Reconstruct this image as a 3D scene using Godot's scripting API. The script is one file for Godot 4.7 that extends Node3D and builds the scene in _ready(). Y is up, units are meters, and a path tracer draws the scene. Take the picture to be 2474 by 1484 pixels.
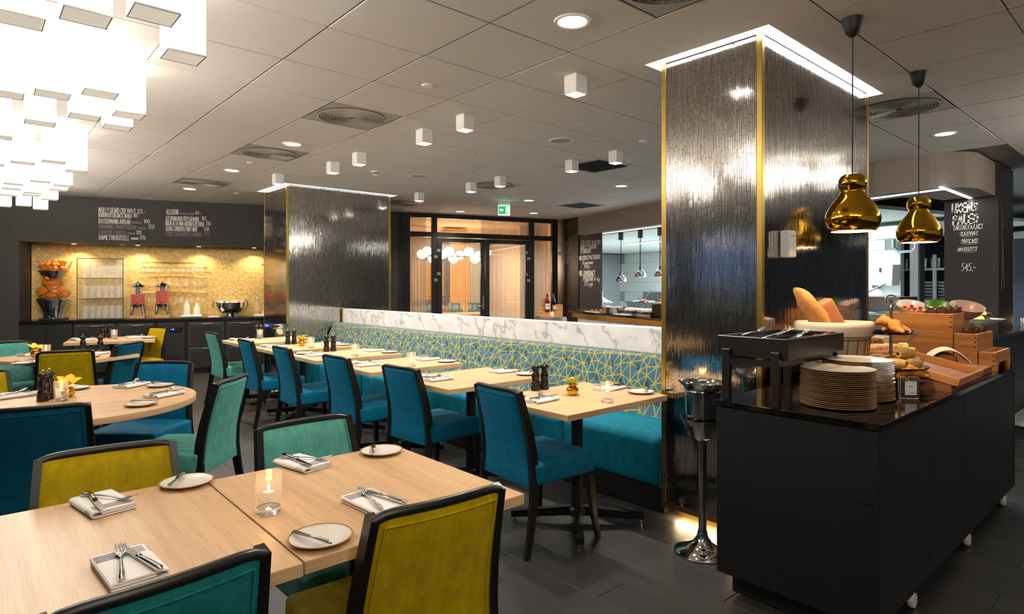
extends Node3D
# A hotel restaurant: banquette row between two mirror-mosaic pillars, buffet counter, glowing box chandelier.
# World axes follow the room: x runs along the pillars' wide faces, -z along the banquette; y is up, metres.

const CEIL := 2.75
const WALL_ANG := -18.05    # the far wall stands turned against the room grid
const WALL_O := Vector3(1.782, 0, -11.108)
const KIT_ANG := -104.87    # the kitchen front
const KIT_O := Vector3(8.3, 0, -5.737)

var M := {}
var used := {}
var rng := RandomNumberGenerator.new()

# ---------------------------------------------------------------- mesh building
class MB:
	var v := PackedVector3Array()
	var n := PackedVector3Array()
	var uv := PackedVector2Array()
	var ix := PackedInt32Array()

	func vert(p: Vector3, nn: Vector3, u := Vector2.ZERO) -> int:
		v.append(p); n.append(nn); uv.append(u)
		return v.size() - 1

	func face(a: int, b: int, c: int) -> void: # a b c counter-clockwise seen from outside
		ix.append(a); ix.append(c); ix.append(b)

	func tri(a: Vector3, b: Vector3, c: Vector3) -> void:
		var nn := (b - a).cross(c - a).normalized()
		var i := vert(a, nn); vert(b, nn); vert(c, nn)
		face(i, i + 1, i + 2)

	func quad(a: Vector3, b: Vector3, c: Vector3, d: Vector3, u := Rect2(0, 0, 1, 1)) -> void:
		var nn := (c - a).cross(d - b).normalized()
		var i := vert(a, nn, Vector2(u.position.x, u.end.y)); vert(b, nn, Vector2(u.end.x, u.end.y)); vert(c, nn, Vector2(u.end.x, u.position.y)); vert(d, nn, u.position)
		face(i, i + 1, i + 2); face(i, i + 2, i + 3)

	# box with chamfered edges; bas turns it about its centre
	func box(c: Vector3, s: Vector3, bev := 0.0, bas := Basis.IDENTITY) -> MB:
		var h := s * 0.5
		bev = minf(bev, minf(h.x, minf(h.y, h.z)) * 0.9)
		for ax in 3:
			for sg in [-1.0, 1.0]:
				var N := Vector3.ZERO; N[ax] = sg
				var U := Vector3.ZERO; U[(ax + 1) % 3] = 1.0
				var V := N.cross(U)
				var hu: float = h[(ax + 1) % 3] - bev
				var hv: float = h[(ax + 2) % 3] - bev
				var o: Vector3 = N * h[ax]
				quad(c + bas * (o - U * hu - V * hv), c + bas * (o + U * hu - V * hv), c + bas * (o + U * hu + V * hv), c + bas * (o - U * hu + V * hv), Rect2(0, 0, hu * 2, hv * 2))
		if bev > 0.0:
			for ax in 3:
				for s1 in [-1.0, 1.0]:
					for s2 in [-1.0, 1.0]:
						var a1 := (ax + 1) % 3; var a2 := (ax + 2) % 3
						var p := Vector3.ZERO; var r := Vector3.ZERO
						p[a1] = s1 * h[a1]; p[a2] = s2 * (h[a2] - bev)
						r[a1] = s1 * (h[a1] - bev); r[a2] = s2 * h[a2]
						var L := Vector3.ZERO; L[ax] = h[ax] - bev
						if s1 * s2 > 0: quad(c + bas * (p + L), c + bas * (p - L), c + bas * (r - L), c + bas * (r + L))
						else: quad(c + bas * (p - L), c + bas * (p + L), c + bas * (r + L), c + bas * (r - L))
			for sx in [-1.0, 1.0]:
				for sy in [-1.0, 1.0]:
					for sz in [-1.0, 1.0]:
						var a := Vector3(sx * h.x, sy * (h.y - bev), sz * (h.z - bev))
						var b := Vector3(sx * (h.x - bev), sy * h.y, sz * (h.z - bev))
						var d := Vector3(sx * (h.x - bev), sy * (h.y - bev), sz * h.z)
						if sx * sy * sz > 0: tri(c + bas * a, c + bas * b, c + bas * d)
						else: tri(c + bas * a, c + bas * d, c + bas * b)
		return self

	# rounded box, k cells along each edge; dome lifts the middle of the top
	func rbox(c: Vector3, s: Vector3, r: float, k := 6, dome := 0.0, bas := Basis.IDENTITY) -> MB:
		var h := s * 0.5
		r = minf(r, minf(h.x, minf(h.y, h.z)))
		for ax in 3:
			for sg in [-1.0, 1.0]:
				var a1 := (ax + 1) % 3; var a2 := (ax + 2) % 3
				var base := v.size()
				for i in k + 1:
					for j in k + 1:
						var p := Vector3.ZERO
						p[ax] = sg * h[ax]
						p[a1] = edge(float(i) / k, h[a1], r); p[a2] = edge(float(j) / k, h[a2], r)
						var q := Vector3(clampf(p.x, -h.x + r, h.x - r), clampf(p.y, -h.y + r, h.y - r), clampf(p.z, -h.z + r, h.z - r))
						var d := (p - q).normalized()
						var w := q + d * r
						if dome != 0.0 and w.y > 0.0: w.y += dome * (1.0 - pow(w.x / h.x, 2)) * (1.0 - pow(w.z / h.z, 2)) * (w.y / h.y)
						vert(c + bas * w, (bas * d).normalized(), Vector2(w[a1], w[a2]))
				for i in k:
					for j in k:
						var o := base + i * (k + 1) + j
						if sg > 0: face(o, o + k + 1, o + k + 2); face(o, o + k + 2, o + 1)
						else: face(o, o + k + 2, o + k + 1); face(o, o + 1, o + k + 2)
		return self

	func edge(t: float, h: float, r: float) -> float: # finer steps in the rounding
		if t < 0.34: return lerpf(-h, -h + r, t / 0.34)
		if t > 0.66: return lerpf(h - r, h, (t - 0.66) / 0.34)
		return lerpf(-h + r, h - r, (t - 0.34) / 0.32)

	# profile of (radius, height) points turned about y, outside when it runs upwards
	func lathe(pr: Array, seg := 24, xf := Transform3D.IDENTITY, crease := 0.7, wob = null) -> MB:
		var m := pr.size() - 1
		var sn := []
		for i in m:
			var d: Vector2 = pr[i + 1] - pr[i]
			sn.append(Vector2(d.y, -d.x).normalized())
		var vl := 0.0
		for i in m:
			var n0: Vector2 = sn[i]; var n1: Vector2 = sn[i]
			if i > 0 and sn[i].dot(sn[i - 1]) > crease: n0 = (sn[i] + sn[i - 1]).normalized()
			if i < m - 1 and sn[i].dot(sn[i + 1]) > crease: n1 = (sn[i] + sn[i + 1]).normalized()
			var base := v.size()
			var p0: Vector2 = pr[i]; var p1: Vector2 = pr[i + 1]
			var l := p0.distance_to(p1)
			for k in seg + 1:
				var t := TAU * k / seg
				var w0 := 1.0; var w1 := 1.0
				if wob != null: w0 = wob.call(t, p0.y); w1 = wob.call(t, p1.y)
				var c := cos(t); var s := -sin(t)
				vert(xf * Vector3(p0.x * c * w0, p0.y, p0.x * s * w0), (xf.basis * Vector3(n0.x * c, n0.y, n0.x * s)).normalized(), Vector2(float(k) / seg, vl))
				vert(xf * Vector3(p1.x * c * w1, p1.y, p1.x * s * w1), (xf.basis * Vector3(n1.x * c, n1.y, n1.x * s)).normalized(), Vector2(float(k) / seg, vl + l))
			for k in seg:
				var o := base + k * 2
				if p0.x > 0.00001: face(o, o + 2, o + 1)
				if p1.x > 0.00001: face(o + 2, o + 3, o + 1)
			vl += l
		return self

	# round bar along points; rad is a number or an array
	func tube(pts: Array, rad, seg := 8, cap := true, flat := Vector2.ONE) -> MB:
		var m := pts.size()
		var up := Vector3.UP
		var base := v.size()
		var side := Vector3.ZERO
		for i in m:
			var t: Vector3 = (pts[mini(i + 1, m - 1)] - pts[maxi(i - 1, 0)]).normalized()
			if i == 0:
				if absf(t.dot(up)) > 0.95: up = Vector3.RIGHT
				side = t.cross(up).normalized()
			else: side = (side - t * side.dot(t)).normalized()
			var o := side.cross(t)
			var r: float = rad[i] if rad is Array or rad is PackedFloat32Array else rad
			for k in seg:
				var a := TAU * k / seg
				var d := side * cos(a) * flat.x + o * sin(a) * flat.y
				vert(pts[i] + d * r, d.normalized(), Vector2(float(k) / seg, float(i) / maxf(1, m - 1)))
		for i in m - 1:
			for k in seg:
				var a := base + i * seg + k; var b := base + i * seg + (k + 1) % seg
				face(a, a + seg, b + seg); face(a, b + seg, b)
		if cap:
			for e in [0, m - 1]:
				var t: Vector3 = (pts[1] - pts[0]).normalized() if e == 0 else (pts[m - 1] - pts[m - 2]).normalized()
				var nn := -t if e == 0 else t
				var c := vert(pts[e], nn)
				for k in seg: vert(v[base + e * seg + k], nn)
				for k in seg:
					if e == 0: face(c, c + 1 + k, c + 1 + (k + 1) % seg)
					else: face(c, c + 1 + (k + 1) % seg, c + 1 + k)
		return self

	# rectangular bar along points in the yz plane (width along x)
	func bar(pts: Array, wid: Array, dep: Array) -> MB:
		var m := pts.size()
		var ring := []
		for i in m:
			var t: Vector3 = (pts[mini(i + 1, m - 1)] - pts[maxi(i - 1, 0)]).normalized()
			var o = Vector3.RIGHT.cross(t).normalized() * dep[i] * 0.5
			var w: Vector3 = Vector3.RIGHT * wid[i] * 0.5
			ring.append([pts[i] - w - o, pts[i] + w - o, pts[i] + w + o, pts[i] - w + o])
		for i in m - 1:
			for k in 4:
				var k2 := (k + 1) % 4
				quad(ring[i][k2], ring[i][k], ring[i + 1][k], ring[i + 1][k2])
		quad(ring[0][0], ring[0][1], ring[0][2], ring[0][3]); quad(ring[m - 1][3], ring[m - 1][2], ring[m - 1][1], ring[m - 1][0])
		return self

	# polygon (counter-clockwise in xy) extruded from z0 to z1
	func prism(poly: PackedVector2Array, z0: float, z1: float, xf := Transform3D.IDENTITY, smooth := false) -> MB:
		if not Geometry2D.is_polygon_clockwise(poly): poly = poly.duplicate()
		else: poly = poly.duplicate(); poly.reverse()
		var t := Geometry2D.triangulate_polygon(poly)
		for e in 2:
			var z := z1 if e == 0 else z0
			var nn := (xf.basis * Vector3(0, 0, 1 if e == 0 else -1)).normalized()
			var base := v.size()
			for p in poly: vert(xf * Vector3(p.x, p.y, z), nn, p)
			for i in range(0, t.size(), 3):
				var a := t[i]; var b := t[i + 1]; var c := t[i + 2]
				if (poly[b] - poly[a]).cross(poly[c] - poly[a]) < 0: var sw := b; b = c; c = sw
				if e == 0: face(base + a, base + b, base + c)
				else: face(base + a, base + c, base + b)
		var m := poly.size()
		for i in m:
			var a := poly[i]; var b := poly[(i + 1) % m]
			var i0 := v.size()
			quad(xf * Vector3(a.x, a.y, z0), xf * Vector3(b.x, b.y, z0), xf * Vector3(b.x, b.y, z1), xf * Vector3(a.x, a.y, z1))
			if smooth:
				var pa := poly[(i + m - 1) % m]; var nb := poly[(i + 2) % m]
				var na := (b - pa); var nc := (nb - a)
				var va := (xf.basis * Vector3(na.y, -na.x, 0)).normalized(); var vc := (xf.basis * Vector3(nc.y, -nc.x, 0)).normalized()
				n[i0] = va; n[i0 + 3] = va; n[i0 + 1] = vc; n[i0 + 2] = vc
		return self

	# smooth sheet: f(u, v) -> Vector3, u and v in 0..1; the normal points along du x dv
	func sheet(nu: int, nv: int, f: Callable, us := 1.0, vs := 1.0) -> MB:
		var base := v.size()
		for i in nu + 1:
			for j in nv + 1:
				var a := float(i) / nu; var b := float(j) / nv
				var e := 0.002
				var du: Vector3 = f.call(minf(a + e, 1.0), b) - f.call(maxf(a - e, 0.0), b)
				var dv: Vector3 = f.call(a, minf(b + e, 1.0)) - f.call(a, maxf(b - e, 0.0))
				vert(f.call(a, b), du.cross(dv).normalized(), Vector2(a * us, b * vs))
		for i in nu:
			for j in nv:
				var o := base + i * (nv + 1) + j
				face(o, o + nv + 1, o + nv + 2); face(o, o + nv + 2, o + 1)
		return self

	# ball stretched to s, bumped by f(direction) -> factor
	func ball(c: Vector3, s: Vector3, seg := 14, rings := 8, f = null, bas := Basis.IDENTITY) -> MB:
		var base := v.size()
		for i in rings + 1:
			var p := PI * i / rings
			for k in seg + 1:
				var t := TAU * k / seg
				var d := Vector3(sin(p) * cos(t), cos(p), -sin(p) * sin(t))
				var r: float = f.call(d) if f != null else 1.0
				vert(c + bas * (d * s * r), (bas * (d / s)).normalized(), Vector2(float(k) / seg, float(i) / rings))
		for i in rings:
			for k in seg:
				var o := base + i * (seg + 1) + k
				if i > 0: face(o, o + seg + 2, o + 1)
				if i < rings - 1: face(o, o + seg + 1, o + seg + 2)
		return self

	func add(o: MB, xf := Transform3D.IDENTITY) -> MB:
		var base := v.size()
		for i in o.v.size(): vert(xf * o.v[i], (xf.basis * o.n[i]).normalized(), o.uv[i])
		for i in o.ix: ix.append(base + i)
		return self

	func mesh() -> ArrayMesh:
		var a := []
		a.resize(Mesh.ARRAY_MAX)
		a[Mesh.ARRAY_VERTEX] = v; a[Mesh.ARRAY_NORMAL] = n; a[Mesh.ARRAY_TEX_UV] = uv; a[Mesh.ARRAY_INDEX] = ix
		var m := ArrayMesh.new()
		m.add_surface_from_arrays(Mesh.PRIMITIVE_TRIANGLES, a)
		return m

# ---------------------------------------------------------------- naming and tagging
func numbered(called: String) -> String:
	var k: int = used.get(called, 0)
	used[called] = k + 1
	return called if k == 0 else "%s_%03d" % [called, k]

func tag(o: Node3D, label: String, category := "", group := "", kind := "") -> Node3D:
	if label: o.set_meta("label", label)
	if category: o.set_meta("category", category)
	if group: o.set_meta("group", group)
	if kind: o.set_meta("kind", kind)
	return o

func thing(called: String, label: String, category: String, at := Vector3.ZERO, turn := 0.0, group := "") -> Node3D:
	var o := Node3D.new()
	o.name = numbered(called)
	add_child(o)
	o.position = at
	o.rotation_degrees.y = turn
	return tag(o, label, category, group)

func part(parent: Node3D, called: String, mb, m: Material, at := Vector3.ZERO) -> MeshInstance3D:
	var o := MeshInstance3D.new()
	o.name = called
	o.mesh = mb.mesh() if mb is MB else mb
	o.material_override = m
	parent.add_child(o, true)
	o.position = at
	return o

func one(called: String, label: String, category: String, mb, m: Material, at := Vector3.ZERO, turn := 0.0, group := "") -> MeshInstance3D:
	var o := part(self, numbered(called), mb, m, at)
	o.rotation_degrees.y = turn
	tag(o, label, category, group)
	return o

func shell(called: String, mb, m: Material, at := Vector3.ZERO, turn := 0.0) -> MeshInstance3D:
	var o := part(self, called, mb, m, at)
	o.rotation_degrees.y = turn
	tag(o, "", "", "", "structure")
	return o

func copy(src: Node3D, label: String, at: Vector3, turn := 0.0) -> Node3D:
	var o: Node3D = src.duplicate()
	var nm: String = src.name
	if nm.length() > 4 and nm[nm.length() - 4] == "_" and nm.right(3).is_valid_int(): nm = nm.left(nm.length() - 4)
	o.name = numbered(nm)
	add_child(o)
	o.position = at
	o.rotation_degrees.y = turn
	o.set_meta("label", label)
	return o

func FW(s: float, y: float, n: float) -> Vector3: # on the far wall: along it, up, out into the room
	return WALL_O + Basis(Vector3.UP, deg_to_rad(WALL_ANG)) * Vector3(s, y, n)

func FK(s: float, y: float, n: float) -> Vector3:
	return KIT_O + Basis(Vector3.UP, deg_to_rad(KIT_ANG)) * Vector3(s, y, n)

func lathe1(pr: Array, seg := 24) -> MB: return MB.new().lathe(pr, seg)
func V2(a: Array) -> Array: # flat list of numbers -> points
	var o := []
	for i in range(0, a.size(), 2): o.append(Vector2(a[i], a[i + 1]))
	return o
func V3(a: Array) -> Array:
	var o := []
	for i in range(0, a.size(), 3): o.append(Vector3(a[i], a[i + 1], a[i + 2]))
	return o
func rr(a: float, b: float) -> float: return rng.randf_range(a, b)

# ---------------------------------------------------------------- hand lettering: strokes on a 4 x 6 grid
const GLYPH := {
	"A": "0,0 2,6 4,0|1,2 3,2", "B": "0,0 0,6 2.6,6 3,4.6 2,3.4 0,3.4|2,3.4 3.4,2 2.8,0 0,0", "C": "3.6,5 2.4,6 .6,5 .2,3 .8,.8 2.4,0 3.6,1", "D": "0,0 0,6 2,5.8 3.6,4 3.4,1.6 2,0 0,0",
	"E": "3,6 0,6 0,0 3,0|0,3.2 2.4,3.2", "F": "3,6 0,6 0,0|0,3.2 2.4,3.2", "G": "3.6,5 2.2,6 .5,4.8 .2,2.6 1,.4 2.6,0 3.6,1 3.6,2.6 2.2,2.6", "H": "0,0 0,6|3.2,0 3.2,6|0,3.2 3.2,3.2",
	"I": "1,0 1,6", "J": "2.6,6 2.6,1.4 1.6,0 .4,.8", "K": "0,0 0,6|3.2,6 0,2.8 3.4,0", "L": "0,6 0,0 2.8,0", "M": "0,0 .4,6 2,2 3.6,6 4,0", "N": "0,0 0,6 3.2,0 3.2,6",
	"O": "2,0 .4,1.4 .2,4 1.6,6 3.2,5 3.6,2.4 2,0", "P": "0,0 0,6 2.6,6 3.2,4.4 2.4,3 0,2.8", "Q": "2,0 .4,1.4 .2,4 1.6,6 3.2,5 3.6,2.4 2,0|2.4,1.4 3.8,-.4", "R": "0,0 0,6 2.6,6 3.2,4.6 2.2,3.2 0,3|1.4,3 3.4,0",
	"S": "3.2,5 2,6 .5,5.2 .6,3.8 2.8,2.4 3.2,1 1.8,0 .2,.8", "T": "0,6 3.6,6|1.8,6 1.8,0", "U": "0,6 .2,1 1.6,0 3,1 3.2,6", "V": "0,6 1.8,0 3.6,6", "W": "0,6 1,0 2,4 3,0 4,6", "X": "0,0 3.4,6|0,6 3.4,0", "Y": "0,6 1.8,3 3.6,6|1.8,3 1.6,0", "Z": "0,6 3.2,6 0,0 3.4,0",
	"0": "1.8,0 .4,1.4 .2,4 1.4,6 3,5 3.4,2.4 1.8,0", "1": ".4,4.8 1.6,6 1.6,0", "2": ".2,5 1.6,6 3,4.8 2.6,3.2 .2,0 3.4,0", "3": ".2,5.6 2.8,6 1.4,3.6 3,2.4 2.4,.4 .2,.2", "4": "2.6,0 2.6,6 0,2 3.6,2", "5": "3,6 .6,6 .4,3.4 2.2,3.6 3.2,2 2.2,0 .2,.4",
	"6": "2.8,6 .8,4 .2,1.4 1.6,0 3,1.2 2.4,3 .5,2.4", "7": "0,6 3.4,6 1.2,0", "8": "1.7,3.2 .4,4.6 1.6,6 2.9,4.8 1.7,3.2 .2,1.4 1.6,0 3.2,1.4 1.7,3.2", "9": "3,4.4 1.4,3.2 .4,4.8 1.8,6 3,4.8 2.4,0",
	".": ".4,0 .7,.3", ",": ".8,.6 .2,-1", "-": ".2,2.6 2.2,2.6", "+": ".2,2.6 2.2,2.6", "~": "0,3 1,3.6 2,2.6 3,3.2", "Å": "0,0 2,5 4,0|1,2 3,2|1.6,6 2.4,6 2.2,6.8 1.6,6", "Æ": "0,0 2,6 2,0 3.8,0|2,6 3.8,6|2,3 3.4,3|1,2 2,2", "Ô": "2,0 .4,1.4 .2,4 1.6,5.4 3.2,4.4 3.6,2.4 2,0|1,6 2,7 3,6", "Ñ": "0,0 0,5 3.2,0 3.2,5|.4,6 1.4,6.6 2,6 3,6.6",
	"o": "1.6,0 .3,1.2 .5,3 1.8,3.4 2.9,2 1.6,0", "e": ".3,1.8 2.6,2 1.8,3.4 .5,2.6 .5,.8 1.6,0 2.6,.6", "r": ".2,0 .2,3.2|.2,2 1.2,3.2 2.2,3", "n": ".2,0 .2,3.2|.2,2.2 1.4,3.3 2.2,2.4 2.2,0", "s": "2,3 .6,3.2 .6,2 1.9,1.2 1.4,0 .2,.3", "a": "2.2,3 .8,3.2 .2,1.4 1,0 2.2,1.4 2.3,3.2 2.4,0", "p": ".2,3.2 .2,-2|.2,2.6 1.6,3.2 2.3,1.8 1.4,.2 .2,.6",
}
func glyph_width(ch: String) -> float:
	if not GLYPH.has(ch): return 2.0
	var w := 0.0
	for st in GLYPH[ch].split("|"):
		for pt in st.split(" "): w = maxf(w, float(pt.split(",")[0]))
	return w + 1.1

# flat chalk strokes on the xy plane, fitted into w x h with the lower left corner at the origin
func lettering(text: String, w: float, h: float, thick := 0.006, slant := 0.06) -> MB:
	var total := 0.0
	for ch in text: total += glyph_width(ch)
	var mb := MB.new()
	var sx := w / total; var sy := h / 6.0
	var x := 0.0
	for ch in text:
		if GLYPH.has(ch):
			for st in GLYPH[ch].split("|"):
				var pts := []
				for pt in st.split(" "):
					var c = pt.split(",")
					var px := (x + float(c[0])) * sx
					var py := float(c[1]) * sy
					pts.append(Vector3(px + py * slant, py, 0))
				for i in pts.size() - 1:
					var a: Vector3 = pts[i]; var b: Vector3 = pts[i + 1]
					var d := (b - a).normalized() * thick * 0.5
					var o := Vector3(-d.y, d.x, 0) * 1.0
					var z := Vector3(0, 0, 0.0006)
					mb.quad(a - d - o + z, b + d - o + z, b + d + o + z, a - d + o + z)
		x += glyph_width(ch)
	return mb

# ---------------------------------------------------------------- materials
func mat(key: String, col: Color, rough := 0.6, metal := 0.0, o := {}) -> StandardMaterial3D:
	var m := StandardMaterial3D.new()
	m.resource_name = key
	m.albedo_color = col
	m.roughness = rough
	m.metallic = metal
	for k in o: m.set(k, o[k])
	M[key] = m
	return m

func glow(key: String, col: Color, energy: float) -> StandardMaterial3D:
	return mat(key, col, 0.5, 0.0, {"emission_enabled": true, "emission": col, "emission_energy_multiplier": energy})

func tri_tex(m: StandardMaterial3D, t: Texture2D, sc: Vector3, world := false) -> void:
	m.albedo_texture = t
	m.uv1_triplanar = true
	m.uv1_world_triplanar = world
	m.uv1_scale = sc
	m.uv1_triplanar_sharpness = 6.0

func noise_of(sd: int, freq: float, oct := 4) -> FastNoiseLite:
	var f := FastNoiseLite.new()
	f.seed = sd; f.frequency = freq; f.fractal_octaves = oct; f.noise_type = FastNoiseLite.TYPE_SIMPLEX_SMOOTH
	return f

func paint(w: int, h: int, f: Callable) -> ImageTexture:
	var im := Image.create(w, h, false, Image.FORMAT_RGB8)
	for y in h:
		for x in w: im.set_pixel(x, y, f.call(x, y))
	return ImageTexture.create_from_image(im)

# seamless value from a noise on a torus-like blend
func wrap2(f: FastNoiseLite, x: float, y: float, w: float, h: float, sx := 1.0, sy := 1.0) -> float:
	var ax := x / w * TAU; var ay := y / h * TAU
	return f.get_noise_3d(cos(ax) * w / TAU * sx + 77.0 * sin(ay), sin(ax) * w / TAU * sx + 31.0 * cos(ay) * 0.0 + cos(ay) * h / TAU * sy, sin(ay) * h / TAU * sy)

func wood_tex(base: Color, dark: Color, sd: int, sz := 512, streak := 14.0) -> ImageTexture: # grain along x
	var f := noise_of(sd, 0.02, 4); var g := noise_of(sd + 1, 0.09, 3); var b := noise_of(sd + 2, 0.006, 2)
	return paint(sz, sz, func(x, y):
		var ax: float = x / float(sz) * TAU
		var cx := cos(ax) * sz / TAU / streak; var cz := sin(ax) * sz / TAU / streak
		var fy: float = absf(y - sz * 0.5)
		var a := f.get_noise_3d(cx * 1.4, fy * 1.9, cz * 1.4)
		var c := g.get_noise_3d(cx * 2.0, fy * 2.6, cz * 2.0)
		var w := b.get_noise_3d(cx * 3.0, fy * 2.0, cz * 3.0)
		var t := clampf(0.38 + a * 0.5 + maxf(0.0, c) * 0.55 + w * 0.35, 0.0, 1.0)
		return base.lerp(dark, t))

func make_materials() -> void:
	var oak := wood_tex(Color(0.82, 0.68, 0.52), Color(0.67, 0.52, 0.37), 3, 512)
	mat("oak", Color(1, 1, 1), 0.38); tri_tex(M.oak, oak, Vector3(0.9, 0.9, 1.6))
	mat("oak_z", Color(1, 1, 1), 0.38); tri_tex(M.oak_z, oak, Vector3(1.3, 1.3, 1.3))
	var warm := wood_tex(Color(0.80, 0.55, 0.29), Color(0.58, 0.36, 0.16), 9, 256)
	mat("warm_wood", Color(1, 1, 1), 0.45); tri_tex(M.warm_wood, warm, Vector3(3, 3, 3))
	var teak := wood_tex(Color(0.62, 0.38, 0.24), Color(0.42, 0.24, 0.14), 12, 256)
	mat("teak", Color(1, 1, 1), 0.45); tri_tex(M.teak, teak, Vector3(3, 3, 3))
	var pine := wood_tex(Color(0.84, 0.66, 0.46), Color(0.66, 0.46, 0.28), 15, 256)
	mat("pine", Color(1, 1, 1), 0.6); tri_tex(M.pine, pine, Vector3(3, 3, 3))
	var dark := wood_tex(Color(0.175, 0.168, 0.17), Color(0.095, 0.09, 0.092), 21, 512, 10.0)
	for k in 4:
		var g: float = [1.0, 0.86, 1.12, 0.95][k]
		mat("plank%d" % k, Color(g, g, g * 1.01).clamp(), 0.42)
		tri_tex(M["plank%d" % k], dark, Vector3(0.8, 0.8, 0.8))
		M["plank%d" % k].uv1_offset = Vector3(0.37 * k, 0.21 * k, 0.53 * k)
	mat("joint", Color(0.03, 0.03, 0.03), 0.8)
	var blackwood := wood_tex(Color(0.042, 0.04, 0.043), Color(0.018, 0.018, 0.02), 31, 256)
	mat("black_oak", Color(1, 1, 1), 0.5); tri_tex(M.black_oak, blackwood, Vector3(1.6, 1.6, 1.6))
	M.black_oak.uv1_scale = Vector3(1.2, 1.2, 1.2)
	mat("frame_black", Color(0.075, 0.068, 0.066), 0.32)
	mat("matt_black", Color(0.055, 0.055, 0.058), 0.55)
	mat("door_black", Color(0.04, 0.04, 0.042), 0.4)
	mat("stone_black", Color(0.035, 0.034, 0.034), 0.06, 0.0, {"metallic_specular": 0.6})
	mat("steel_black", Color(0.07, 0.07, 0.075), 0.4, 0.5)
	# velvets
	var nap := noise_of(40, 0.012, 4)
	var vel := paint(256, 256, func(x, y):
		var fx: float = absf(x - 128.0); var fy: float = absf(y - 128.0)
		var t := 0.86 + 0.14 * nap.get_noise_2d(fx * 2.2, fy * 1.2) + 0.05 * nap.get_noise_2d(fx * 14.0, fy * 14.0)
		return Color(t, t, t))
	for k in [["blue", Color(0.0, 0.42, 0.57)], ["navy", Color(0.0, 0.33, 0.43)], ["aqua", Color(0.36, 0.66, 0.62)], ["yellow", Color(0.76, 0.65, 0.04)], ["teal", Color(0.10, 0.47, 0.46)], ["bench", Color(0.0, 0.46, 0.57)]]:
		mat("velvet_" + k[0], k[1], 0.75, 0.0, {"rim_enabled": true, "rim": 0.7, "rim_tint": 0.8, "metallic_specular": 0.25})
		tri_tex(M["velvet_" + k[0]], vel, Vector3(2.6, 2.6, 2.6))
	# woven banquette cloth: gold lines over petrol
	M["weave"] = weave_material()
	mat("button", Color(0.0, 0.27, 0.38), 0.7)
	# ceiling and walls
	var cn := noise_of(50, 0.2, 3)
	var ct := paint(256, 256, func(x, y):
		var t := 0.80 + 0.035 * cn.get_noise_2d(absf(x - 128.0) * 2.0, absf(y - 128.0) * 2.0)
		return Color(t, t * 0.985, t * 0.965))
	mat("ceiling_tile", Color(1, 1, 1), 0.9); tri_tex(M.ceiling_tile, ct, Vector3(1.7, 1.7, 1.7))
	mat("ceiling_edge", Color(0.55, 0.54, 0.52), 0.8)
	mat("white", Color(0.86, 0.86, 0.85), 0.5)
	mat("white_gloss", Color(0.88, 0.88, 0.87), 0.2)
	mat("plastic", Color(0.84, 0.84, 0.83), 0.35)
	mat("speaker", Color(0.62, 0.61, 0.59), 0.7)
	mat("vent", Color(0.66, 0.65, 0.62), 0.45, 0.3)
	mat("vent_dark", Color(0.16, 0.16, 0.15), 0.6)
	mat("wall_plain", Color(0.62, 0.60, 0.57), 0.85)
	var wn := noise_of(53, 0.03, 4)
	var wt := paint(256, 256, func(x, y):
		var t := 0.215 + 0.02 * wn.get_noise_2d(absf(x - 128.0), absf(y - 128.0)) + 0.015 * wn.get_noise_2d(absf(x - 128.0) * 7.0, absf(y - 128.0) * 7.0)
		return Color(t, t * 0.97, t * 0.94))
	mat("wall_dark", Color(1, 1, 1), 0.75); tri_tex(M.wall_dark, wt, Vector3(0.9, 0.9, 0.9))
	mat("cabinet", Color(0.135, 0.135, 0.135), 0.5)
	mat("cabinet_top", Color(0.06, 0.06, 0.06), 0.25)
	mat("board", Color(0.10, 0.125, 0.145), 0.55)
	mat("board_brown", Color(0.135, 0.12, 0.125), 0.6)
	mat("chalk", Color(0.85, 0.84, 0.82), 0.9)
	mat("chalk_faint", Color(0.48, 0.47, 0.46), 0.9)
	mat("soffit", Color(0.52, 0.48, 0.45), 0.8)
	mat("soffit_grey", Color(0.40, 0.39, 0.40), 0.8)
	# gold leaf wall
	var gn := noise_of(61, 0.03, 4); var gs := noise_of(62, 0.22, 3)
	var gt := paint(512, 512, func(x, y):
		var fx: float = x; var fy: float = y
		var t := clampf(0.55 + 0.55 * gn.get_noise_2d(fx, fy) + 0.25 * gs.get_noise_2d(fx * 1.5, fy * 1.5), 0.0, 1.0)
		var c := Color(0.70, 0.56, 0.32).lerp(Color(0.93, 0.81, 0.53), t)
		if gs.get_noise_2d(fx * 1.3 + 400.0, fy * 1.3) < -0.36: c = c.lerp(Color(0.26, 0.18, 0.07), 0.7)
		return c)
	mat("gold_leaf", Color(1, 1, 1), 0.42, 0.45); tri_tex(M.gold_leaf, gt, Vector3(0.9, 0.9, 0.9))
	mat("gold", Color(0.93, 0.71, 0.20), 0.06, 1.0)
	mat("brass", Color(0.80, 0.67, 0.36), 0.25, 1.0)
	mat("chrome", Color(0.82, 0.82, 0.82), 0.05, 1.0)
	mat("steel", Color(0.72, 0.72, 0.72), 0.2, 1.0)
	mat("steel_matt", Color(0.66, 0.67, 0.67), 0.35, 1.0)
	mat("mirror_tile", Color(0.86, 0.85, 0.84), 0.1, 1.0, {"vertex_color_use_as_albedo": true})
	mat("grout", Color(0.06, 0.06, 0.06), 0.7)
	mat("copper", Color(0.68, 0.36, 0.22), 0.3, 1.0)
	# marble
	var m1 := noise_of(71, 0.006, 5); var m2 := noise_of(72, 0.02, 4)
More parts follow.
